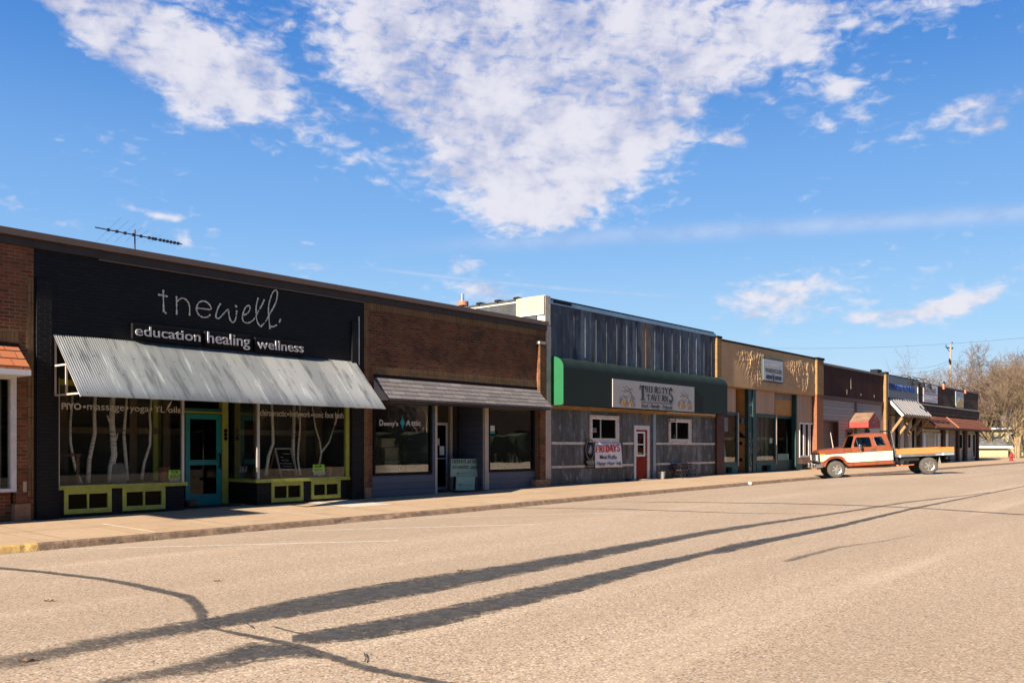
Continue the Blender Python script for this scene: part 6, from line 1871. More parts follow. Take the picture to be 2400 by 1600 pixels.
# ================================================================ builder's shop
XH = fx(2149)
b7 = thing('builder_shop', 'narrow grey fronted shop with a ribbed metal awning on timber brackets', 'building', ((XG + XH) / 2, 0, .46))
g7 = zf(65); zt7 = fz(2110, 884); zl7 = fz(2110, 935.5)
bx('sign_board', GREYSIGN, b7, fx(2079), XH, -.06, .2, zl7, zt7 - .02)
bx('roof_edge', DBLUE, b7, fx(2079), XH, -.1, .3, zt7 - .02, zt7 + .04)
bx('sign_edging', WHITE, b7, fx(2079) - .03, fx(2079) + .04, -.09, -.05, zl7, zt7 - .1); bx('sign_edging', WHITE, b7, XH - .07, XH, -.09, -.05, zl7, zt7 - .1)
bx('dark_beam', DBLUE, b7, fx(2079), XH, -.12, 0, zl7 - .16, zl7)
for w_, a_, c_ in (('BLUDORN', 2084, 2111.5), ('BUILDERS', 2114.5, 2144)):
    m = text_mesh(w_, fx(a_, -.1), fx(c_, -.1), fz(2110, 917.5), fz(2110, 902.5), -.065, .05, .015); m.build('sign_lettering', BLUELET, b7)
PD = .98; ry1 = fz(2080, 933); ry0 = fz(2115, 972, -PD)
rx0, rx1 = fx(2080.5), fx(2149.5)
m = MB(); xs = frange(rx0, rx1, .04); 
for i, x in enumerate(xs):
    ph = (x - rx0) / .58 % 1; h = .08 if ph < .3 else 0
    for k in range(2): m.v.append(Vector((x, -.02 - PD * k - h * .5, ry1 + (ry0 - ry1) * k + .04 + h * .8)))
    if i: m.f.append(((i - 1) * 2, i * 2, i * 2 + 1, (i - 1) * 2 + 1))
o = m.build('metal_awning', LIGHTMET, b7, recalc=False); o.modifiers.new('thick', 'SOLIDIFY').thickness = .006
m = MB(); m.bar((rx0 + .02, -.02, ry1 - .06), (rx0 + .02, -PD, ry0 - .06), .05, .16); m.build('verge_board', WHITEW, b7)
m = MB(); m.bar((rx1 - .02, -.02, ry1 - .06), (rx1 - .02, -PD, ry0 - .06), .05, .16); m.build('verge_board', WHITEW, b7)
m = MB(); m.bar((rx0, -PD + .02, ry0 - .03), (rx1, -PD + .02, ry0 - .03), .05, .13); m.build('eaves_board', OAK, b7)
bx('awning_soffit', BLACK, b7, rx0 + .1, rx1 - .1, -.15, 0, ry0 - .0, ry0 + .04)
for k in range(4):
    xx = rx0 + .35 + k * (rx1 - rx0 - .7) / 3
    m = MB(); m.bar((xx, -.04, ry0 - 1.25), (xx, -PD + .1, ry0 - .1), .16, .16); m.build('timber_bracket', plain('light timber', (.20, .115, .05), .7), b7)
bx('wall', GREYSIDE, b7, XG + .3, XH, .35, .5, g7 - .2, zl7 - .16)
for (a, c) in ((2082, 2085), (2093, 2101), (2114, 2122), (2133, 2141)):
    bx('pale_post', TRIM, b7, fx(a), fx(c) , .1, .34, g7 - .1, zl7 - .17)
f = frame('door', DBLUE, b7, fx(2136), fx(2144), g7, fz(2140, 985), .25, .34, .12); bx('pane', GLASS_D, f, fx(2136) + .12, fx(2144) - .12, .29, .3, g7 + .1, fz(2140, 985) - .1)
f = frame('window', DBLUE, b7, fx(2101), fx(2114), g7 + .8, fz(2107, 985), .25, .34, .12); bx('pane', GLASS_D, f, fx(2101) + .12, fx(2114) - .12, .29, .3, g7 + .9, fz(2107, 985) - .1)
f = frame('window', DBLUE, b7, fx(2085), fx(2093), g7 + .8, fz(2107, 985), .25, .34, .12); bx('pane', GLASS_D, f, fx(2085) + .12, fx(2093) - .12, .29, .3, g7 + .9, fz(2107, 985) - .1)
shell(b7, XG + .32, XH, zt7, DARKBRICK, room=2.2, y0=.55, roofz=zt7 - .5)
proto = None
for k, px in enumerate((2108, 2123, 2137, 2152)):
    x_ = fx(px); 
    if proto is None:
        proto = thing('gooseneck_lamp', 'black gooseneck sign lamp, first from the left above the blue lettering', 'lamp', (x_, -.08, zt7 - .15), 'gooseneck lamps over the blue lettering')
        m = MB(); m.tube([(x_, -.06, zt7 - .02), (x_, -.2, zt7 + .12), (x_, -.5, zt7 + .1), (x_ + .02, -.75, zt7 - .1), (x_ + .04, -.82, zt7 - .3)], .025, 6); m.build('arm', IRON, proto, smooth='auto')
        m = MB(); m.lathe([(0, .06), (.1, .08), (.3, .22), (.32, .22)], (x_ + .04, -.85, zt7 - .25), (0, .55, -1), 14); m.build('shade', IRON, proto, smooth='auto')
    else:
        c = copy_thing(proto); c.location = (x_, -.08, zt7 - .15)
        c['label'] = 'black gooseneck sign lamp, ' + ('second', 'third', 'rightmost')[k - 1] + ' from the left above the blue lettering' if k < 3 else 'rightmost black gooseneck lamp, over the start of the dark brick wall'

# ================================================================ far dark brick row
XI = fx(2292)
b8 = thing('dark_brick_shops', 'dark brown brick shops at the far end with a red brown shingled mansard', 'building', ((XH + XI) / 2, 0, .48))
g8 = zf(78); zt8 = fz(2220, 907); zled = fz(2220, 953.5)
m = MB(); m.box(XH, XI, -.02, .25, fz(2220, 975), zt8 - .1); m.build('wall', DARKBRICK, b8)
bx('coping', BROWNMET, b8, XH, XI, -.07, .3, zt8 - .1, zt8)
bx('ledge', CONC, b8, XH + .2, XI + .1, -.14, 0, zled - .08, zled)
bx('lower_brick', DARKBRICK, b8, XH + .2, XI + .05, -.10, -.021, fz(2220, 975), zled - .083)
shell(b8, XH, XI, zt8, DARKBRICK, room=2.2, y0=.55, roofz=zt8 - .5)
PM = 1.0; mz1 = fz(2240, 978); mz0 = fz(2245, 1005, -PM)
for (a, c, nm) in ((XH + 1.2, fx(2215.5), 'mansard'), (fx(2215.5) + .12, XI + .1, 'mansard')):
    m = MB(); m.hexa([(a, -PM, mz0), (c, -PM, mz0), (c, 0, mz1 - .08), (a, 0, mz1 - .08), (a, -PM, mz0 + .08), (c, -PM, mz0 + .08), (c, 0, mz1), (a, 0, mz1)]); m.build(nm, MAROONSH, b8)
m = MB(); m.bar((fx(2215.5) + .06, -PM, mz0 + .1), (fx(2215.5) + .06, 0, mz1 + .02), .14, .06); m.build('mansard_flashing', COPPER, b8)
m = MB(); m.plate([(-PM, mz0), (0, mz0), (0, mz1 - .05)], [], lambda p: (XH + 1.2, p[0], p[1]), lambda p: (XH + 1.24, p[0], p[1])); m.build('mansard_end', OAK, b8)
bx('mansard_soffit', BROWNDK, b8, XH + 1.2, XI + .1, -PM + .02, .1, mz0 - .06, mz0 - .01)
bx('front', CREAMSIDE, b8, XH, XI - .02, .1, .2, g8 - .2, mz0)
bx('upper_front', BROWNDK, b8, XH, XI - .02, .05, .2, mz0 + .003, fz(2220, 975))
for (a, c) in ((2151, 2157), (2207, 2213), (2241.5, 2245.5), (2258.5, 2264), (2288, 2291.5)):
    bx('brick_pier', DARKBRICK, b8, fx(a), fx(c), -.12, .1, g8 - .2, mz0 - .06)
bx('recess', GREYSIDE, b8, fx(2227), fx(2241), .05, .095, g8 - .1, mz0 - .06)
WD = plain('white curtained glass', (.62, .60, .52), .5, var=.2, stretch=(3, 1, .5)); BL = plain('blue grey glass', (.16, .18, .26), .3, var=.2)
for (a, c, yt, yb, mt) in ((2154.5, 2159, 1014, 1062, WD), (2159, 2164, 1014, 1062, BL), (2164, 2169.5, 1014, 1062, WD), (2169.5, 2174, 1014, 1062, BL), (2189.5, 2192.5, 1015, 1062, WD), (2192.5, 2197.5, 1015, 1062, BL), (2197.5, 2203, 1015, 1062, WD), (2203, 2206, 1015, 1062, BL),
                       (2215, 2222.5, 1015, 1062, WD), (2246.5, 2255.5, 1016, 1052, GLASS_D), (2267.5, 2275, 1016, 1051, GLASS_D), (2279, 2285.5, 1016, 1072, GLASS_D)):
    x0, x1, z0, z1 = fx(a, .05), fx(c, .05), fz((a + c) / 2, yb, .05), fz((a + c) / 2, yt, .05)
    f = frame('window', WHITEW, b8, x0, x1, max(z0, g8), z1, .02, .1, .07)
    bx('pane', mt, f, x0 + .07, x1 - .07, .05, .06, max(z0, g8) + .07, z1 - .07)
    if mt is GLASS_D: bx('backing', ROOM, f, x0 + .07, x1 - .07, .085, .098, max(z0, g8) + .07, z1 - .07)
yK = -.10
for (lab, a, c, yt, yb, which) in (('white cloth banner with a red line on the dark brick wall', 2164, 2197.5, 901, 942, 0), ('small faded yellow and blue banner near the end of the dark brick wall', 2239.5, 2258.5, 917, 954, 1)):
    x0, x1, z0, z1 = fx(a, yK), fx(c, yK), fz((a + c) / 2, yb + 1, yK), fz((a + c) / 2, yt + 1, yK)
    t = thing('wall_banner', lab, 'banner', ((x0 + x1) / 2, yK, z0))
    bx('cloth', BANNER if which == 0 else plain('faded print', (.42, .47, .48), .7, var=.15), t, x0, x1, yK, yK + .02, z0, z1)
    w_, h_ = x1 - x0, z1 - z0
    if which == 0:
        m = MB(); merge(m, text_mesh('hutchfield', x0 + w_ * .06, x0 + w_ * .84, z0 + h_ * .56, z0 + h_ * .92, yK - .002, .01, .02)); m.build('lettering', plain('dark slate ink', (.10, .11, .12), .6), t)
        bx('red_line', BANRED, t, x0 + w_ * .06, x0 + w_ * .95, yK - .012, yK - .003, z0 + h_ * .46, z0 + h_ * .50)
        m = MB(); merge(m, text_mesh('SERVICES, INC', x0 + w_ * .6, x0 + w_ * .96, z0 + h_ * .25, z0 + h_ * .37, yK - .002, .01, .0)); m.box(x0 + w_ * .08, x0 + w_ * .9, yK - .01, yK - .003, z0 + h_ * .09, z0 + h_ * .13); m.build('small_lettering', plain('grey ink two', (.25, .25, .26), .6), t)
    else:
        m = MB(); m.plate([(x0 + w_ * .1, z0 + h_ * .05), (x0 + w_ * .9, z0 + h_ * .05), (x0 + w_ * .9, z0 + h_ * .4), (x0 + w_ * .5, z0 + h_ * .62), (x0 + w_ * .35, z0 + h_ * .4), (x0 + w_ * .1, z0 + h_ * .25)], [], lambda p: (p[0], yK - .012, p[1]), lambda p: (p[0], yK - .003, p[1])); m.build('yellow_print', plain('yellow print', (.45, .36, .12), .7, var=.3, vs=2), t)
        m = MB(); [m.box(x0 + w_ * .1, x0 + w_ * .9, yK - .01, yK - .003, z0 + h_ * q, z0 + h_ * (q + .05)) for q in (.92, .82, .72)]; m.build('blue_print', plain('blue print', (.22, .28, .40), .7), t)
for (px, yt, yb) in ((2208, 899, 912), (2259, 914, 922)):
    m = MB(); x_ = fx(px); m.box(x_ - .15, x_ + .15, -.2, -.075, fz(px, yb), fz(px, yt)); m.build('gutter_strap', COPPER, b8)
m = MB(); m.tube([(fx(2203), -.3, fz(2203, 898)), (fx(2205), -.25, fz(2205, 895)), (fx(2208), -.15, fz(2208, 899))], .06, 6); m.build('bracket', IRON, b8)
# ================================================================ the flatbed pickup
TS = 38.5
P0 = atz(1961.6, 1120, TS)
ud = Vector((.506, -.8625, 0)).normalized()                 # towards the tail
yaw = math.atan2(ud.y, ud.x)
ld = Vector((-ud.y, ud.x, 0))                               # away from the camera
HW = .96
o_ = P0 + ld * HW; o_.z = road_z(P0.x, P0.y)
L_ = 3.80
P1 = P0 + ud * L_
pitch = math.atan2(road_z(P1.x, P1.y) - road_z(P0.x, P0.y), L_)
tr = thing('flatbed_truck', 'old copper red and cream extended cab pickup with a flat bed and orange side boards', 'truck', o_)
tr.matrix_world = Matrix.Translation(o_) @ Matrix.Rotation(yaw, 4, 'Z') @ Matrix.Rotation(-pitch, 4, 'Y')
ORG[tr] = Vector((0, 0, 0))
SL = math.tan(pitch)
def tp(px, py):
    u = (px - 1961.6) / 57.2
    return u, (1120.3 - py) / 53.9 - SL * u
def tc(cx, cy): return tp(1880 + cx / 9.8, 980 + cy / 9.8)
def tb(cx, cy): return tp(2060 + cx / 7.84, 960 + cy / 7.84)
def side(pts, f=tc): return [f(*p) for p in pts]
def yb(v):          # half width of the body at height v (turned in above the belt)
    return HW if v < 1.32 else HW - (v - 1.32) * .36
arch = [(1090, 1108), (1030, 1060), (1000, 1040), (975, 985), (930, 945), (865, 922), (780, 920), (690, 938), (625, 975), (580, 1040), (550, 1120)]
low = side([(420, 760), (985, 690), (1160, 682), (1225, 672), (1700, 650), (2075, 650), (2110, 700), (2130, 760), (2132, 1045)] + arch + [(470, 1128), (455, 1060), (425, 1010), (412, 860)])
def body_piece(name, poly, y0, y1, mat, par=tr, bev=0, holes=()):
    m = MB(); m.plate(poly, holes, lambda p: (p[0], y0, p[1]), lambda p: (p[0], y1, p[1])); return m.build(name, mat, par, bevel=bev)
for sgn in (-1, 1):
    nm = 'body_side'
    body_piece(nm, low, sgn * HW, sgn * (HW - .10), RUSTRED, bev=.02)
# floor, firewall and engine block of dark metal so nothing is hollow
m = MB(); u0, u1 = tc(1100, 0)[0], tc(2120, 0)[0]
m.box(u0, u1, -HW + .1, HW - .1, .45, .75); m.build('underbody', IRON, tr)
m = MB(); m.box(tc(430, 0)[0], tc(1080, 0)[0], -HW + .12, HW - .12, .95, 1.12); m.build('engine_cover', IRON, tr)
m = MB(); m.box(tc(1030, 0)[0], tc(1060, 0)[0], -HW + .1, HW - .1, .45, 1.25); m.build('firewall', IRON, tr)
m = MB(); m.box(tc(2095, 0)[0], tc(2125, 0)[0], -HW + .1, HW - .1, .5, tc(2100, 660)[1]); m.build('cab_back', RUSTRED, tr)
# hood
hu0, hv0 = tc(395, 752); hu1, hv1 = tc(1000, 676)
m = MB(); n = 8
for i in range(n + 1):
    t = i / n; u = hu0 + (hu1 - hu0) * t; v = hv0 + (hv1 - hv0) * t
    ys = [-HW + .02, -HW + .10, -.55, -.2, .2, .55, HW - .10, HW - .02]; hs = [-.05, .0, .015, .035, .035, .015, .0, -.05]
    for y_, h_ in zip(ys, hs): m.v.append(Vector((u, y_, v + h_ - (.03 if i == 0 else 0))))
    if i:
        for k in range(7): m.f.append(((i - 1) * 8 + k, i * 8 + k, i * 8 + k + 1, (i - 1) * 8 + k + 1))
hood = m.build('hood', RUSTRED, tr, smooth=True); hood.modifiers.new('thick', 'SOLIDIFY').thickness = .03
m = MB(); m.hexa([(hu1, -HW + .06, hv1 - .05), (tc(1170, 0)[0], -HW + .06, tc(1170, 676)[1] - .06), (tc(1170, 0)[0], HW - .06, tc(1170, 676)[1] - .06), (hu1, HW - .06, hv1 - .05),
                  (hu1, -HW + .06, hv1), (tc(1170, 0)[0], -HW + .06, tc(1170, 676)[1]), (tc(1170, 0)[0], HW - .06, tc(1170, 676)[1]), (hu1, HW - .06, hv1)]); m.build('cowl', BLACK, tr)
# greenhouse sides with real openings
gh = side([(1165, 684), (1190, 600), (1255, 425), (1290, 400), (1980, 362), (2003, 372), (2050, 520), (2095, 690), (2075, 655), (1700, 656), (1230, 680)])
w1_ = side([(1232, 655), (1238, 600), (1295, 462), (1322, 440), (1598, 434), (1620, 462), (1640, 640), (1600, 650)])
w2_ = side([(1708, 455), (1728, 428), (1880, 420), (1903, 440), (1962, 590), (1945, 618), (1775, 632), (1750, 608)])
for sgn in (-1, 1):
    m = MB(); m.plate(gh, [w1_, w2_], lambda p: (p[0], sgn * yb(p[1]), p[1]), lambda p: (p[0], sgn * (yb(p[1]) - .05), p[1])); m.build('cab_side', RUSTRED, tr)
    m = MB(); m.plate(w1_, [], lambda p: (p[0], sgn * (yb(p[1]) - .02), p[1]), lambda p: (p[0], sgn * (yb(p[1]) - .026), p[1])); m.build('door_window', TINT, tr)
    m = MB(); m.plate(w2_, [], lambda p: (p[0], sgn * (yb(p[1]) - .01), p[1]), lambda p: (p[0], sgn * (yb(p[1]) - .02), p[1])); m.build('rear_side_window', TINT, tr)
    for w_, nm in ((w1_, 'window_trim'), (w2_, 'window_trim')):
        m = MB(); q = [(p[0], sgn * (yb(p[1]) + .006), p[1]) for p in w_]; m.tube(q + [q[0]], .012, 5); m.build(nm, CHROME if w_ is w2_ else IRON, tr)
    m = MB(); a, b_ = tc(1300, 470), tc(1335, 652); m.tube([(a[0], sgn * (yb(a[1]) - .01), a[1]), (b_[0], sgn * (yb(b_[1]) - .01), b_[1])], .012, 5); m.build('vent_window_bar', CHROME, tr)
# roof
r0 = tc(1262, 402); r1 = tc(1985, 362)
m = MB(); n = 10
for i in range(n + 1):
    t = i / n; u = r0[0] - .02 + (r1[0] - r0[0] + .05) * t; v = r0[1] + (r1[1] - r0[1]) * t + .035 * math.sin(math.pi * min(1, t * 1.0))
    e = yb(v)
    for y_, h_ in ((-e, -.02), (-e + .08, .03), (-.4, .055), (0, .065), (.4, .055), (e - .08, .03), (e, -.02)): m.v.append(Vector((u, y_, v + h_ - (.03 if i in (0, n) else 0))))
    if i:
        for k in range(6): m.f.append(((i - 1) * 7 + k, i * 7 + k, i * 7 + k + 1, (i - 1) * 7 + k + 1))
rf = m.build('roof', RUSTRED, tr, smooth=True); rf.modifiers.new('thick', 'SOLIDIFY').thickness = .03
# windshield
a = tc(1170, 676); b_ = tc(1262, 420)
m = MB(); m.hexa([(a[0], -HW + .10, a[1]), (a[0], HW - .10, a[1]), (b_[0], yb(b_[1]) - .06, b_[1]), (b_[0], -yb(b_[1]) + .06, b_[1]),
                  (a[0] + .01, -HW + .10, a[1]), (a[0] + .01, HW - .10, a[1]), (b_[0] + .01, yb(b_[1]) - .06, b_[1]), (b_[0] + .01, -yb(b_[1]) + .06, b_[1])]); m.build('windshield', TINT, tr)
a2 = tc(2090, 640); b2_ = tc(2000, 400)
m = MB(); m.plate([(-.80, 0), (.80, 0), (.66, 1), (-.66, 1)], [[(-.55, .3), (.55, .3), (.48, .85), (-.48, .85)]], lambda p: (a2[0] + (b2_[0] - a2[0]) * p[1], p[0], a2[1] + (b2_[1] - a2[1]) * p[1]), lambda p: (a2[0] - .03 + (b2_[0] - a2[0]) * p[1], p[0], a2[1] + (b2_[1] - a2[1]) * p[1])); m.build('cab_back_frame', RUSTRED, tr)
# seats and wheel
for u_, nm in ((tc(1480, 0)[0], 'seat'), (tc(1850, 0)[0], 'rear_seat')):
    m = MB(); m.box(u_, u_ + .14, -.7, .7, .75, 1.42); m.box(u_ - .45, u_, -.7, .7, .75, .92); m.build(nm, plain('brown vinyl', (.09, .06, .045), .7), tr, bevel=.04)
m = MB(); c_ = Vector((tc(1330, 0)[0], -.40, 1.18)); m.tube([c_ + Vector((.0 + .06 * math.sin(t_ * .5236), .2 * math.cos(t_ * .5236), .19 * math.sin(t_ * .5236))) for t_ in range(13)], .012, 6); m.build('steering_wheel', BLACK, tr)
m = MB(); m.box(tc(1180, 0)[0], tc(1260, 0)[0], -.85, .85, 1.05, 1.25); m.build('dashboard', BLACK, tr)
# two tone cream flank
flank = side([(432, 858), (438, 838), (1160, 792), (2118, 737), (2122, 952), (1190, 1010), (1052, 1012), (1022, 975), (985, 915), (925, 880), (850, 868), (740, 872), (650, 892), (590, 930), (545, 975), (500, 1000), (432, 995)])
for sgn in (-1, 1):
    m = MB(); m.plate(flank, [], lambda p: (p[0], sgn * (HW + .006), p[1]), lambda p: (p[0], sgn * (HW - .004), p[1])); m.build('cream_flank', CREAMCAR, tr)
    m = MB(); q = side([(545, 835), (1160, 790), (1735, 756), (2118, 735)]); m.tube([(p[0], sgn * (HW + .012), p[1]) for p in q], .012, 5); m.build('chrome_strip', CHROME, tr)
    fl_ = side([(455, 1010), (500, 1008), (552, 978), (600, 935), (660, 900), (745, 880), (850, 876), (925, 888), (982, 925), (1018, 982), (1052, 1022), (1100, 1020)])
    m = MB(); m.tube([(p[0], sgn * (HW + .012), p[1]) for p in fl_], [.03] * len(fl_), 6); m.build('wheel_flare', RUSTRED, tr, smooth=True)
    m = MB(); q = side([(1052, 1022), (1190, 1018), (2122, 960)]); m.tube([(p[0], sgn * (HW + .008), p[1]) for p in q], .01, 5); m.build('lower_moulding', CHROME, tr)
    for L in ([(1160, 690), (1162, 800), (1195, 1010), (1196, 1100)], [(1680, 440), (1730, 700), (1745, 900), (1745, 1070)], [(1000, 705), (1003, 795)]):
        q = side(L); m = MB(); m.tube([(p[0], sgn * (yb(p[1]) + .0065 if p[1] > 1.32 else sgn * 0 + (HW + .0065)) if False else sgn * ((yb(p[1]) if p[1] > 1.32 else HW) + .004), p[1]) for p in q], .006, 4); m.build('door_gap', BLACK, tr)
    m = MB(); a = tc(1600, 712); m.box(a[0] - .0, a[0] + .2, sgn * (HW + .004), sgn * (HW + .03), a[1] - .02, a[1] + .02); m.build('door_handle', CHROME, tr, bevel=.006)
    m = MB(); a = tc(1050, 748); m.box(a[0], a[0] + .15, sgn * (HW + .002), sgn * (HW + .01), a[1] - .012, a[1] + .012); m.build('fender_badge', CHROME, tr)
    m = MB(); a = tc(440, 848); m.box(a[0], a[0] + .15, sgn * (HW + .006), sgn * (HW + .02), a[1] - .03, a[1] + .03); m.build('side_marker', plain('amber lens', (.75, .33, .02), .3), tr)
    # mirror
    m = MB(); a = tc(1345, 650); m.box(a[0] - .06, a[0] + .06, sgn * (HW + .16), sgn * (HW + .30), a[1] - .09, a[1] + .09); mr = m.build('mirror', CHROME, tr, bevel=.015)
    m = MB(); b1_ = tc(1350, 720); b3_ = tc(1365, 815); m.tube([(a[0], sgn * (HW + .22), a[1] - .09), (b1_[0], sgn * (HW + .2), b1_[1]), (b3_[0] + .04, sgn * (HW + .1), (b1_[1] + b3_[1]) / 2), (b3_[0], sgn * (HW), b3_[1])], .012, 5); m.build('mirror_arm', CHROME, mr)
# front end
fu = tc(418, 0)[0]
gt, gb = tc(420, 850)[1], tc(420, 1000)[1]
m = MB(); m.box(fu - .03, fu + .1, -HW + .03, HW - .03, gb - .22, tc(420, 775)[1]); m.build('front_panel', IRON, tr)
m = MB(); m.box(fu - .09, fu - .02, -.58, .58, gb, gt + .02); gr = m.build('grille', BLACK, tr)
m = MB()
for k in range(5): z = gb + .02 + (gt - gb) * k / 4; m.box(fu - .12, fu - .091, -.58, .58, z - .013, z + .013)
for k in range(9): y_ = -.56 + k * .14; m.box(fu - .11, fu - .091, y_ - .008, y_ + .008, gb, gt + .02)
m.build('grille_bars', CHROME, gr)
for sgn in (-1, 1):
    m = MB(); m.box(fu - .10, fu - .02, sgn * .60, sgn * (HW - .01), gb - .02, gt + .03); hl = m.build('headlight', CHROME, tr, bevel=.015)
    m = MB(); m.box(fu - .115, fu - .101, sgn * .64, sgn * .88, gb + .05, gt); m.build('lens', plain('headlight lens', (.6, .6, .58), .15), hl)
m = MB(); m.hexa([(fu - .05, -HW + .02, tc(400, 800)[1]), (fu + .1, -HW + .02, tc(400, 760)[1]), (fu + .1, HW - .02, tc(400, 760)[1]), (fu - .05, HW - .02, tc(400, 800)[1]),
                  (fu - .03, -HW + .02, tc(400, 772)[1]), (fu + .1, -HW + .02, tc(400, 748)[1]), (fu + .1, HW - .02, tc(400, 748)[1]), (fu - .03, HW - .02, tc(400, 772)[1])]); m.build('hood_lip', RUSTRED, tr)
m = MB(); m.box(fu - .26, fu - .14, -1.0, 1.0, tc(400, 1150)[1], tc(400, 1048)[1])
m.box(fu - .26, fu + .12, -1.0, -.96, tc(400, 1140)[1], tc(400, 1055)[1]); m.box(fu - .26, fu + .12, .96, 1.0, tc(400, 1140)[1], tc(400, 1055)[1]); bp_ = m.build('bumper', CHROME, tr, bevel=.02)
m = MB(); [m.box(fu - .30, fu - .261, s_ * .42 - .05, s_ * .42 + .05, tc(400, 1140)[1], tc(400, 1030)[1]) for s_ in (-1, 1)]; m.build('bumper_guard', CHROME, tr, bevel=.015)
# antenna
m = MB(); a = tc(920, 685); b_ = tc(872, 310); m.tube([(a[0], HW - .15, a[1]), (b_[0], HW - .15, b_[1])], [.022, .016], 6); m.build('antenna', TRIM, tr)
# flatbed
d0 = tb(340, 0)[0]; d1 = tb(1380, 0)[0]
zd = tb(340, 832)[1]; zd2 = tb(1380, 775)[1]; zd_ = (zd + zd2) / 2; th = .11
BW = HW + .10
m = MB(); m.box(d0, d1, -BW, BW, zd_ - th, zd_); deck = m.build('flatbed_deck', RAILMET, tr, bevel=.008)
m = MB(); m.box(d1 - .75, d1, -BW - .01, -BW - .001, zd_ - th + .01, zd_ - .02); m.build('pale_side_strip', FLASH, deck)
for sgn in (-1, 1):
    rz0, rz1 = zd_ + .005, zd_ + .235
    for (a, c) in ((d0, d0 + (d1 - d0) * .245), (d0 + (d1 - d0) * .25, d0 + (d1 - d0) * .775), (d0 + (d1 - d0) * .78, d1 + .01)):
        m = MB(); m.box(a, c, sgn * (BW - .03), sgn * BW, rz0, rz1); m.build('side_board', DECKWOOD, tr, bevel=.005)
m = MB(); m.box(d1 - .03, d1, -BW + .035, BW - .035, zd_ + .005, zd_ + .235); m.build('tail_board', DECKWOOD, tr)
m = MB(); m.box(d0, d1 - .1, -.45, -.35, .62, zd_ - th); m.box(d0 - .3, d1 - .1, .35, .45, .62, zd_ - th); m.box(d0, d0 + .08, -BW + .1, BW - .1, .62, zd_ - th - .003); m.box(d1 - .3, d1 - .22, -BW + .1, BW - .1, .62, zd_ - th - .003); m.build('chassis', IRON, tr)
m = MB(); m.box(tb(420, 0)[0], tb(760, 0)[0], -BW + .12, BW - .12, .62, zd_ - th - .005); m.build('toolbox', IRON, tr)
for sgn in (-1, 1):
    a, b_, c = tb(262, 388), tb(335, 860), tb(150, 415)
    m = MB(); m.tube([(a[0], sgn * (BW - .05), a[1]), (b_[0], sgn * (BW - .05), b_[1])], .028, 6); m.build('rack_post', RAILMET, tr)
a, b_ = tb(262, 388), tb(335, 860)
m = MB(); m.tube([(a[0], -BW + .05, a[1]), (a[0], BW - .05, a[1])], .028, 6)
for k in range(1, 4):
    t = k / 4; m.tube([(a[0] + (b_[0] - a[0]) * t, -BW + .05, a[1] + (b_[1] - a[1]) * t), (a[0] + (b_[0] - a[0]) * t, BW - .05, a[1] + (b_[1] - a[1]) * t)], .018, 6)
m.build('rack_bars', IRON, tr)
for (cx_, cy_) in ((400, 856), (1178, 812)):
    a = tb(cx_, cy_); m = MB(); m.lathe([(0, .05), (.02, .045)], (a[0], -BW - .002, a[1]), (0, -1, 0), 12); m.build('reflector', WHITE, tr)
m = MB(); m.plate(side([(1130, 860), (1155, 985), (1098, 975)], tb), [], lambda p: (p[0], -HW + .02, p[1]), lambda p: (p[0], -HW + .04, p[1])); m.build('mud_flap', plain('grey mud flap', (.16, .15, .12), .9), tr)
m = MB(); a = tb(1340, 930); b_ = tb(1440, 930); m.box(a[0] - .3, b_[0], -.06, .06, a[1] - .04, a[1] + .04); m.box(a[0], a[0] + .1, -.6, .6, a[1] - .05, a[1] + .05); m.lathe([(0, .02), (.06, .02), (.08, .04), (.12, .03)], (b_[0] - .04, 0, a[1] + .04), (0, 0, 1), 10); m.build('tow_hitch', IRON, tr)
m = MB(); m.tube([(tc(1100, 0)[0], -.5, .42), (tc(2000, 0)[0], -.5, .40), (tb(700, 0)[0], -.6, .45)], .04, 8); m.build('exhaust_pipe', COPPER, tr)
# wheels
def wheel(u, sgn, proto=None):
    R = .372; w = .25; y0_ = sgn * HW; inw = -sgn
    if proto is None:
        p = thing('wheel', None, None, (0, 0, 0)) if False else None
    m = MB(); c = (u, y0_ + sgn * .02, R)
    ax = (0, inw, 0)
    m.lathe([(.03, .20), (.0, .22), (-.0, .30), (.02, .345), (.05, R - .006), (.08, R), (w - .06, R), (w - .02, R - .02), (w, .3), (w, .2)], c, ax, 40)
    ty = m.build('wheel', TYRE, tr, smooth='auto')
    m = MB()
    m.lathe([(.035, .205), (.01, .21), (.02, .185), (.06, .18), (.09, .17)], c, ax, 32)
    m.lathe([(.00, .05), (.03, .065), (.08, .065)], c, ax, 20)
    cc = Vector(c)
    for k in range(6):
        a = k * math.pi / 3 + .3
        d = Vector((math.cos(a), 0, math.sin(a)))
        m.bar(cc + d * .04 + Vector((0, inw * .03, 0)), cc + d * .19 + Vector((0, inw * .035, 0)), .05, .03, up=(0, 1, 0))
    m.build('rim', RIM, ty, smooth='auto')
    m = MB(); m.lathe([(.085, .2), (.09, .2)], c, ax, 24); m.build('brake_disc', BLACK, ty)
    return ty
for u in (0.0, L_):
    for sgn in (-1, 1): wheel(u, sgn)
m = MB(); [m.tube([(u, -HW + .1, .37), (u, HW - .1, .37)], .05, 8) for u in (0.0, L_)]; m.lathe([(0, .12), (.2, .14), (.3, .1)], (L_, -.15, .37), (0, 1, 0), 12); m.build('axle', IRON, tr)
for o in tr.children_recursive: o.parent = o.parent
# inner wheel well
m = MB(); n = 12; q = side(arch)
for sgn in (-1, 1):
    m2 = MB()
    for i, p_ in enumerate(q):
        m2.v += [Vector((p_[0], sgn * (HW - .1), p_[1])), Vector((p_[0], sgn * (HW - .45), p_[1]))]
        if i: m2.f.append((2 * i - 2, 2 * i, 2 * i + 1, 2 * i - 1))
    m2.build('wheel_well', BLACK, tr, recalc=False)

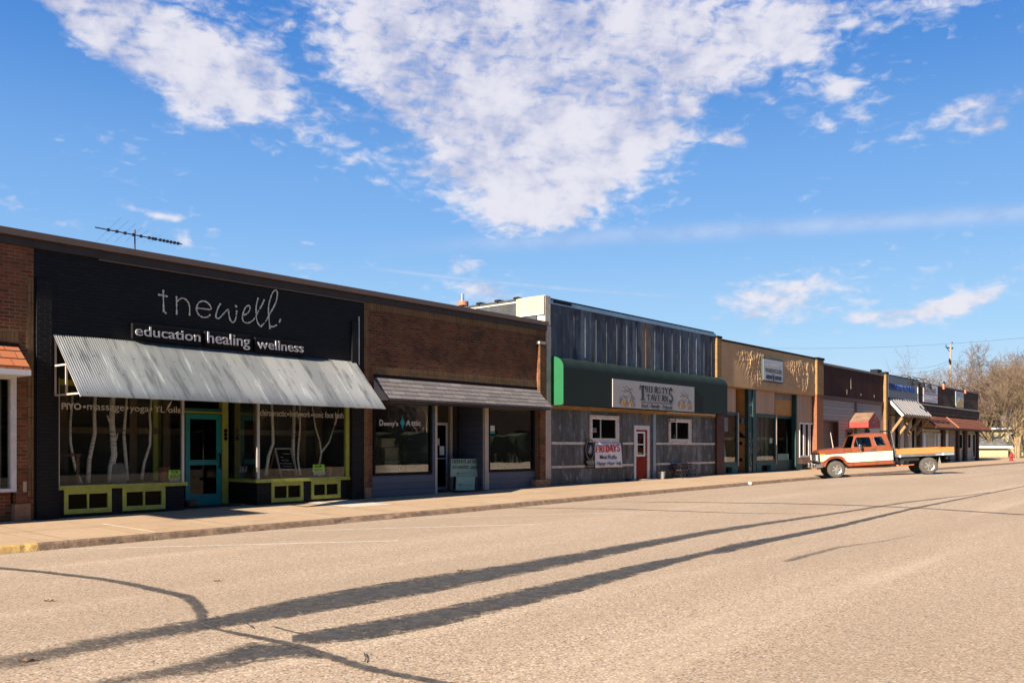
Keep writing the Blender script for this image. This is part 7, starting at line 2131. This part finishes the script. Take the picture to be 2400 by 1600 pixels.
# ================================================================ bare trees
def bare_tree(name, label, loc, H0, spread, seed, mat_t, mat_c, depth=6, trunk_r=.16, lean=0.0, stems=1, grp='leafless trees beyond the row of shops', twr=.010, first=.25, density=3):
    rnd = random.Random(seed); H = H0 * .70
    root = thing(name, label, 'tree', loc, grp)
    T = MB(); Cn = MB()
    def grow(p, d, L, r, lev):
        n = 4 if lev < 2 else 3
        pts = [p]; rs = [r]; q = p.copy(); dd = d.copy()
        for i in range(n):
            dd = (dd + Vector((rnd.uniform(-1, 1), rnd.uniform(-1, 1), rnd.uniform(-.4, .7))) * (.16 + .08 * lev)).normalized()
            q = q + dd * L / n; pts.append(q.copy()); rs.append(r * (1 - .42 * (i + 1) / n))
        tgt = T if lev < 3 else Cn
        tgt.tube(pts, rs, 6 if lev < 2 else 3, cap=False)
        if lev >= depth: return
        nb = density + (1 if lev < 2 else 0) + (1 if rnd.random() < .4 else 0)
        for k in range(nb):
            t = first + (1 - first) * (k + rnd.random() * .8) / nb if lev == 0 else rnd.uniform(.25, 1.0)
            if k == nb - 1: t = 1.0
            i = min(n - 1, int(t * n)); b = pts[i].lerp(pts[i + 1], t * n - i)
            a = rnd.uniform(0, 2 * math.pi); tilt = rnd.uniform(.4, 1.1) if k < nb - 1 else rnd.uniform(.05, .35)
            ax = dd.orthogonal().normalized(); ax.rotate(Matrix.Rotation(a, 3, dd))
            nd = (dd * math.cos(tilt) + ax * math.sin(tilt) * spread + Vector((0, 0, .08))).normalized()
            grow(b, nd, L * rnd.uniform(.55, .80), max(twr, rs[i] * rnd.uniform(.5, .72)), lev + 1)
    for s_ in range(stems):
        a = rnd.uniform(0, 6.28)
        d = Vector((math.cos(a) * (.12 + .16 * (stems > 1)) + lean, math.sin(a) * (.12 + .16 * (stems > 1)), 1)).normalized()
        grow(Vector(loc) + Vector((math.cos(a), math.sin(a), 0)) * .25 * (stems > 1), d, H * rnd.uniform(.36, .44), trunk_r * rnd.uniform(.7, 1), 0)
    t_ = T.build('trunk', mat_t, root, recalc=False, smooth=True)
    c_ = Cn.build('crown', mat_c, root, recalc=False)
    return root
def ground_at(px, Z, z=None):
    p = atz(px, 1046, Z); p.z = zf(p.x) - .05 if z is None else z; return p
tA = bare_tree('bare_tree', 'wide bare grey tree behind the maroon and builder roofs', ground_at(2125, 98), 15.0, 1.1, 21, BARK, TWIG, 6, .22, density=3, twr=.008)
tB = bare_tree('bare_tree', 'thin bare tree behind the white lettered banner, left of the utility pole', ground_at(2195, 112), 15.5, 1.0, 5, BARK, TWIG, 6, .18, density=3, twr=.008)
tC = bare_tree('bare_tree', 'bare tree leaning right just behind the end of the dark brick shops', ground_at(2272, 104), 15.5, .8, 8, BARK, TWIG2, 6, .17, lean=-.25, density=3, twr=.008)
tD = bare_tree('bare_tree', 'tall reddish bare tree with a pale twin trunk beside the end wall', ground_at(2330, 98), 17.4, .85, 13, BARKL, TWIG, 6, .24, lean=-.04, stems=3, density=3, twr=.014)
tE = bare_tree('bare_tree', 'tall bare tree with golden limbs at the right edge of the picture', ground_at(2385, 92), 16.4, .85, 33, BARKL, TWIG2, 6, .24, stems=3, density=3, twr=.014)
def tcopy(src, label, px, Z, rot, sc):
    c = copy_thing(src); c.location = ground_at(px, Z); c.rotation_euler = (0, 0, rot); c.scale = (sc, sc, sc * random.uniform(.93, 1.05)); c['label'] = label
tcopy(tD, 'bare tree behind the twin trunked one, filling the gap over the low shingled roof', 2352, 108, 2.1, 1.02)
tcopy(tE, 'bare tree deep behind the golden limbed one near the right edge', 2420, 104, 1.2, 1.1)
tcopy(tD, 'farthest bare tree, its dense top showing left of the golden limbed tree', 2372, 122, 4.0, 1.12)
tcopy(tB, 'small bare tree low behind the faded yellow banner', 2240, 118, 2.4, .84)
tcopy(tE, 'low bare tree just right of the dark brick end wall', 2312, 115, 3.3, .8)
# thicket as a far mass
m = MB(); rnd = random.Random(77)
for k in range(9000):
    px = rnd.uniform(2235, 2440); Z = rnd.uniform(118, 150)
    p = ground_at(px, Z)
    h = rnd.uniform(.5, 1.0) * (5.2 + 2.2 * math.sin(px * .05) + (2.0 if px > 2300 else -.8)); 
    a = Vector((p.x, p.y, p.z + rnd.random() * h)); d = Vector((rnd.uniform(-.6, .6), rnd.uniform(-.6, .6), 1)).normalized() * rnd.uniform(.8, 2.0)
    w = Vector((rnd.uniform(-1, 1), rnd.uniform(-1, 1), 0)).normalized() * rnd.uniform(.012, .03)
    m.add([a - w, a + w, a + d], [(0, 1, 2)])
o = m.build('thicket', TWIG2, origin=ground_at(2320, 130), recalc=False); o['kind'] = 'stuff'
# low hill
m = MB()
for i in range(31):
    for j in range(9):
        px = 2150 + i * 18; Z = 150 + j * 22
        p = ground_at(px, Z); p.z = -.5 + 7.5 * math.sin(min(1, j / 5) * math.pi / 2) * (.6 + .4 * math.sin(i * .45)) ; m.v.append(p)
    if i:
        for j in range(8): m.f.append(((i - 1) * 9 + j, i * 9 + j, i * 9 + j + 1, (i - 1) * 9 + j + 1))
struct(m.build('hill', plain('brown wooded hill', (.13, .095, .06), .95, var=.4, vs=.5), origin=(0, 0, 0), recalc=False, smooth=True))
# dead weeds along the end wall
m = MB(); rnd = random.Random(6)
for k in range(1600):
    x = rnd.uniform(86.5, 112); y = rnd.uniform(.3, 1.6); z = zf(x)
    d = Vector((rnd.uniform(-.1, .1), rnd.uniform(-.1, .1), rnd.uniform(.1, .5))); w = Vector((.012, .004, 0)); a = Vector((x, y, z)); m.add([a - w, a + w, a + d], [(0, 1, 2)])
o = m.build('dead_grass', plain('straw', (.35, .26, .12), .9, var=.3), origin=(95, 1, .5), recalc=False); o['kind'] = 'stuff'

# ================================================================ houses beyond the row
def rot_house(name, label, px, Z, ang, x0, x1, dep, ztop, roofmat, wins, flat=True, ov=.5, ridge=0.0):
    """walls in a local frame: x along the front, y into the house; front turned by ang about z"""
    p = ground_at(px, Z, .45)
    h = thing(name, label, 'house', p); ORG[h] = Vector((0, 0, 0)); h.rotation_euler = (0, 0, ang)
    bx('wall', HOUSE, h, x0, x1, 0, dep, -.5, ztop - .2)
    if flat:
        bx('roof', WHITE, h, x0 - ov, x1 + ov, -ov, dep + ov, ztop - .197, ztop + .02)
    else:
        m = MB(); a, b_ = x0 - ov, x1 + ov
        m.hexa([(a, -ov, ztop - .2), (b_, -ov, ztop - .2), (b_, dep / 2, ztop + ridge - .12), (a, dep / 2, ztop + ridge - .12), (a, -ov, ztop - .1), (b_, -ov, ztop - .1), (b_, dep / 2, ztop + ridge), (a, dep / 2, ztop + ridge)])
        m.hexa([(a, dep / 2, ztop + ridge - .12), (b_, dep / 2, ztop + ridge - .12), (b_, dep + ov, ztop - .2), (a, dep + ov, ztop - .2), (a, dep / 2, ztop + ridge), (b_, dep / 2, ztop + ridge), (b_, dep + ov, ztop - .1), (a, dep + ov, ztop - .1)])
        m.build('roof', roofmat, h); bx('eaves_board', WHITE, h, a, b_, -ov - .05, -ov, ztop - .26, ztop - .06)
    for (wx0, wx1, z0, z1) in wins:
        f = frame('window', WHITE, h, wx0, wx1, z0, z1, -.08, .0, .09, .09, bars=((z0 + z1) / 2,)); bx('pane', BLACK, f, wx0 + .08, wx1 - .08, -.04, -.03, z0 + .08, z1 - .08)
    return h
AN = math.radians(-52)
rot_house('cream_house', 'cream stucco house with a white edged flat roof behind the bare trunks', 2322, 99, AN, 0, 11, 9, 3.35, WHITE, [(1.9, 2.8, 2.0, 2.75), (4.2, 5.2, .5, 1.5)])
rot_house('low_house', 'low cream walled house with a grey shingled roof and white eaves beside the end wall', 2288, 96, AN, -1.5, 3.4, 6, 1.35, ROOFSH, [], False, .4, 1.0)
# ================================================================ hydrant
hx = fx(2370, -2.6); hz_ = walk_z(hx, -2.6)
hy = thing('fire_hydrant', 'small red fire hydrant on the sidewalk near the yellow kerb', 'hydrant', (hx, -2.6, hz_))
m = MB(); m.lathe([(0, .19), (.05, .19), (.06, .13), (.5, .13), (.52, .16), (.56, .16), (.62, .13), (.70, .07), (.74, .04), (.78, .04)], (hx, -2.6, hz_), (0, 0, 1), 16); m.build('barrel', HYD, hy, smooth='auto')
for d_, r_ in (((-1, 0, 0), .065), ((1, 0, 0), .065), ((0, -1, 0), .09)):
    m = MB(); m.lathe([(.1, r_), (.2, r_), (.2, r_ * 1.25), (.26, r_ * 1.2)], (hx, -2.6, hz_ + .42), d_, 12); m.build('outlet', HYD, hy, smooth='auto')
# ================================================================ utility pole and wires
pp = ground_at(2227.5, 108, .3)
zt_ = atz(2228, 806, 108).z
po = thing('utility_pole', 'weathered grey utility pole rising behind the dark brick shops', 'utility pole', pp)
m = MB(); m.tube([pp, (pp.x, pp.y, zt_)], [.17, .11], 12); m.build('post', POLEW, po)
ca = atz(2217, 813.5, 108); cb_ = atz(2233.5, 817, 108)
m = MB(); m.bar(ca, cb_, .10, .12); ax_ = m.build('crossarm', IRON, po)
m = MB(); m.bar(atz(2219, 815, 108), atz(2226, 824, 108), .06); m.build('brace', IRON, po)
for (a, b_) in ((2217, 810), (2231.5, 803), (2233, 815)):
    m = MB(); q = atz(a, b_ + 2, 108); m.lathe([(0, .04), (.1, .07), (.16, .05), (.22, .03)], q, (0, 0, 1), 8); m.build('insulator', BLACK, ax_)
for zz in (845, 850):
    m = MB(); q = atz(2225.5, zz, 107.6); m.lathe([(0, .1), (.25, .1)], q, (0, 0, 1), 8); m.build('insulator', BLACK, po)
def wire(label, a, b_, sag, r=.012):
    pts = []
    for i in range(25):
        t = i / 24; p = Vector(a).lerp(Vector(b_), t); p.z -= sag * 4 * t * (1 - t); pts.append(p)
    m = MB(); m.tube(pts, r, 4); tag(m.build('wire', IRON, recalc=False), label, 'wire', 'overhead wires')
wire('overhead wire running high across the right of the sky', atz(1790, 815, 92), atz(2520, 779, 76), .5, .008)
wire('upper wire from the pole to the right', atz(2227, 845, 107.6), atz(2460, 846.5, 96), .15)
wire('lower wire from the pole to the right', atz(2227, 850, 107.6), atz(2460, 857, 96), .15)
wire('upper thin wire from the pole sinking to the left behind the bare trees', atz(2226, 845, 107.6), atz(2120, 862, 120), .4)
wire('lower thin wire from the pole sinking to the left behind the bare trees', atz(2226, 850, 107.6), atz(2120, 873, 120), .5)
# ================================================================ litter on the street
m = MB(); q = gp(1757, 1137); m.lathe([(0, .03), (.04, .09), (.09, .10), (.13, .05)], q + Vector((0, 0, .003)), (.1, 0, 1), 9); tag(m.build('paper_cup', WHITE), 'crumpled white paper litter lying in the gutter before the stucco shop', 'litter')
m = MB(); q = gp(320, 1268); m.lathe([(0, .02), (.015, .035), (.03, .015)], q + Vector((0, 0, .003)), (.1, 0, 1), 7); tag(m.build('paper_scrap', WHITE), 'tiny white scrap in the gutter below the left display window', 'litter')
for lab, px, py, s_ in (('curled brown leaf on the tar near the lower left corner', 62, 1552, .035), ('small dark leaf on the road left of the crack sealing', 115, 1410, .03), ('dark leaf lying on the upper tar stripe', 1078, 1338.5, .03), ('tiny leaf on the open road between the crack and the parking lines', 508, 1363, .025)):
    q = gp(px, py); m = MB()
    for k in range(5):
        a = k * 1.3; m.add([q + Vector((0, 0, .008)), q + Vector((math.cos(a) * s_ * 1.6, math.sin(a) * s_, .012 + s_ * .5)), q + Vector((math.cos(a + .9) * s_ * 1.4, math.sin(a + .9) * s_, .01))], [(0, 1, 2)])
    tag(m.build('dead_leaf', plain('dead leaf', (.16, .085, .045), .9), recalc=False), lab, 'leaf', 'dead leaves on the road')

# ================================================================ across the street (seen only in the glass)
ob = thing('brick_block', 'long brick block across the street, seen only mirrored in the shop windows', 'building', (20, -35, 0))
bx('wall', plain('dull brown brick', (.12, .07, .045), .9, var=.2), ob, -60, 260, -50, -35, -.5, 8.5)  # one brown tone over the whole block
bx('coping', BROWNDK, ob, -60.2, 260.2, -50.2, -34.8, 8.5, 8.8)
for k in range(14):
    bx('shop_window', BLACK, ob, -27 + k * 7, -22.5 + k * 7, -35.03, -35.0, .8, 3.2)
for k, (x, y, sc, ro) in enumerate(((2, -29, .7, 0), (12, -31, .8, 1), (23, -30, .7, 2), (34, -31, .8, 3), (48, -30, .75, 4), (-8, -30, .8, 5))):
    c = copy_thing(tD if k % 2 else tA); c.location = (x, y, .1); c.rotation_euler = (0, 0, ro); c.scale = (sc,) * 3
    c['label'] = ['bare tree across the street mirrored in the brick shop\'s right window', 'bare tree across the street facing the teal door', 'bare tree across the street facing the tavern canopy', 'bare tree across the street facing the stucco shop', 'bare tree across the street facing the garage door', 'bare tree across the street facing the left brick shop'][k]
    c['group'] = 'street trees across the road'

m = MB(); rnd = random.Random(12)
xs = frange(-40, 240, .8)
for i, x in enumerate(xs):
    h = 2.5 + rnd.uniform(-.15, .15)
    for (yy, zz) in ((-21.4, .2), (-21.2, 1.3), (-21.35, h), (-22.4, h + .05), (-22.7, .2)): m.v.append(Vector((x, yy + rnd.uniform(-.12, .12), zz)))
    if i:
        for k in range(4): m.f.append(((i - 1) * 5 + k, i * 5 + k, i * 5 + k + 1, (i - 1) * 5 + k + 1))
tag(m.build('reflection_screen', plain('dark hedge', (.03, .038, .02), .95, var=.6, vs=6, bump=.1, bs=8), origin=(20, -22, .2), recalc=False), 'dark hedge across the street, seen only mirrored in the shop windows', 'reflection_screen')  # unseen screen added to keep the sunlit road out of window reflections
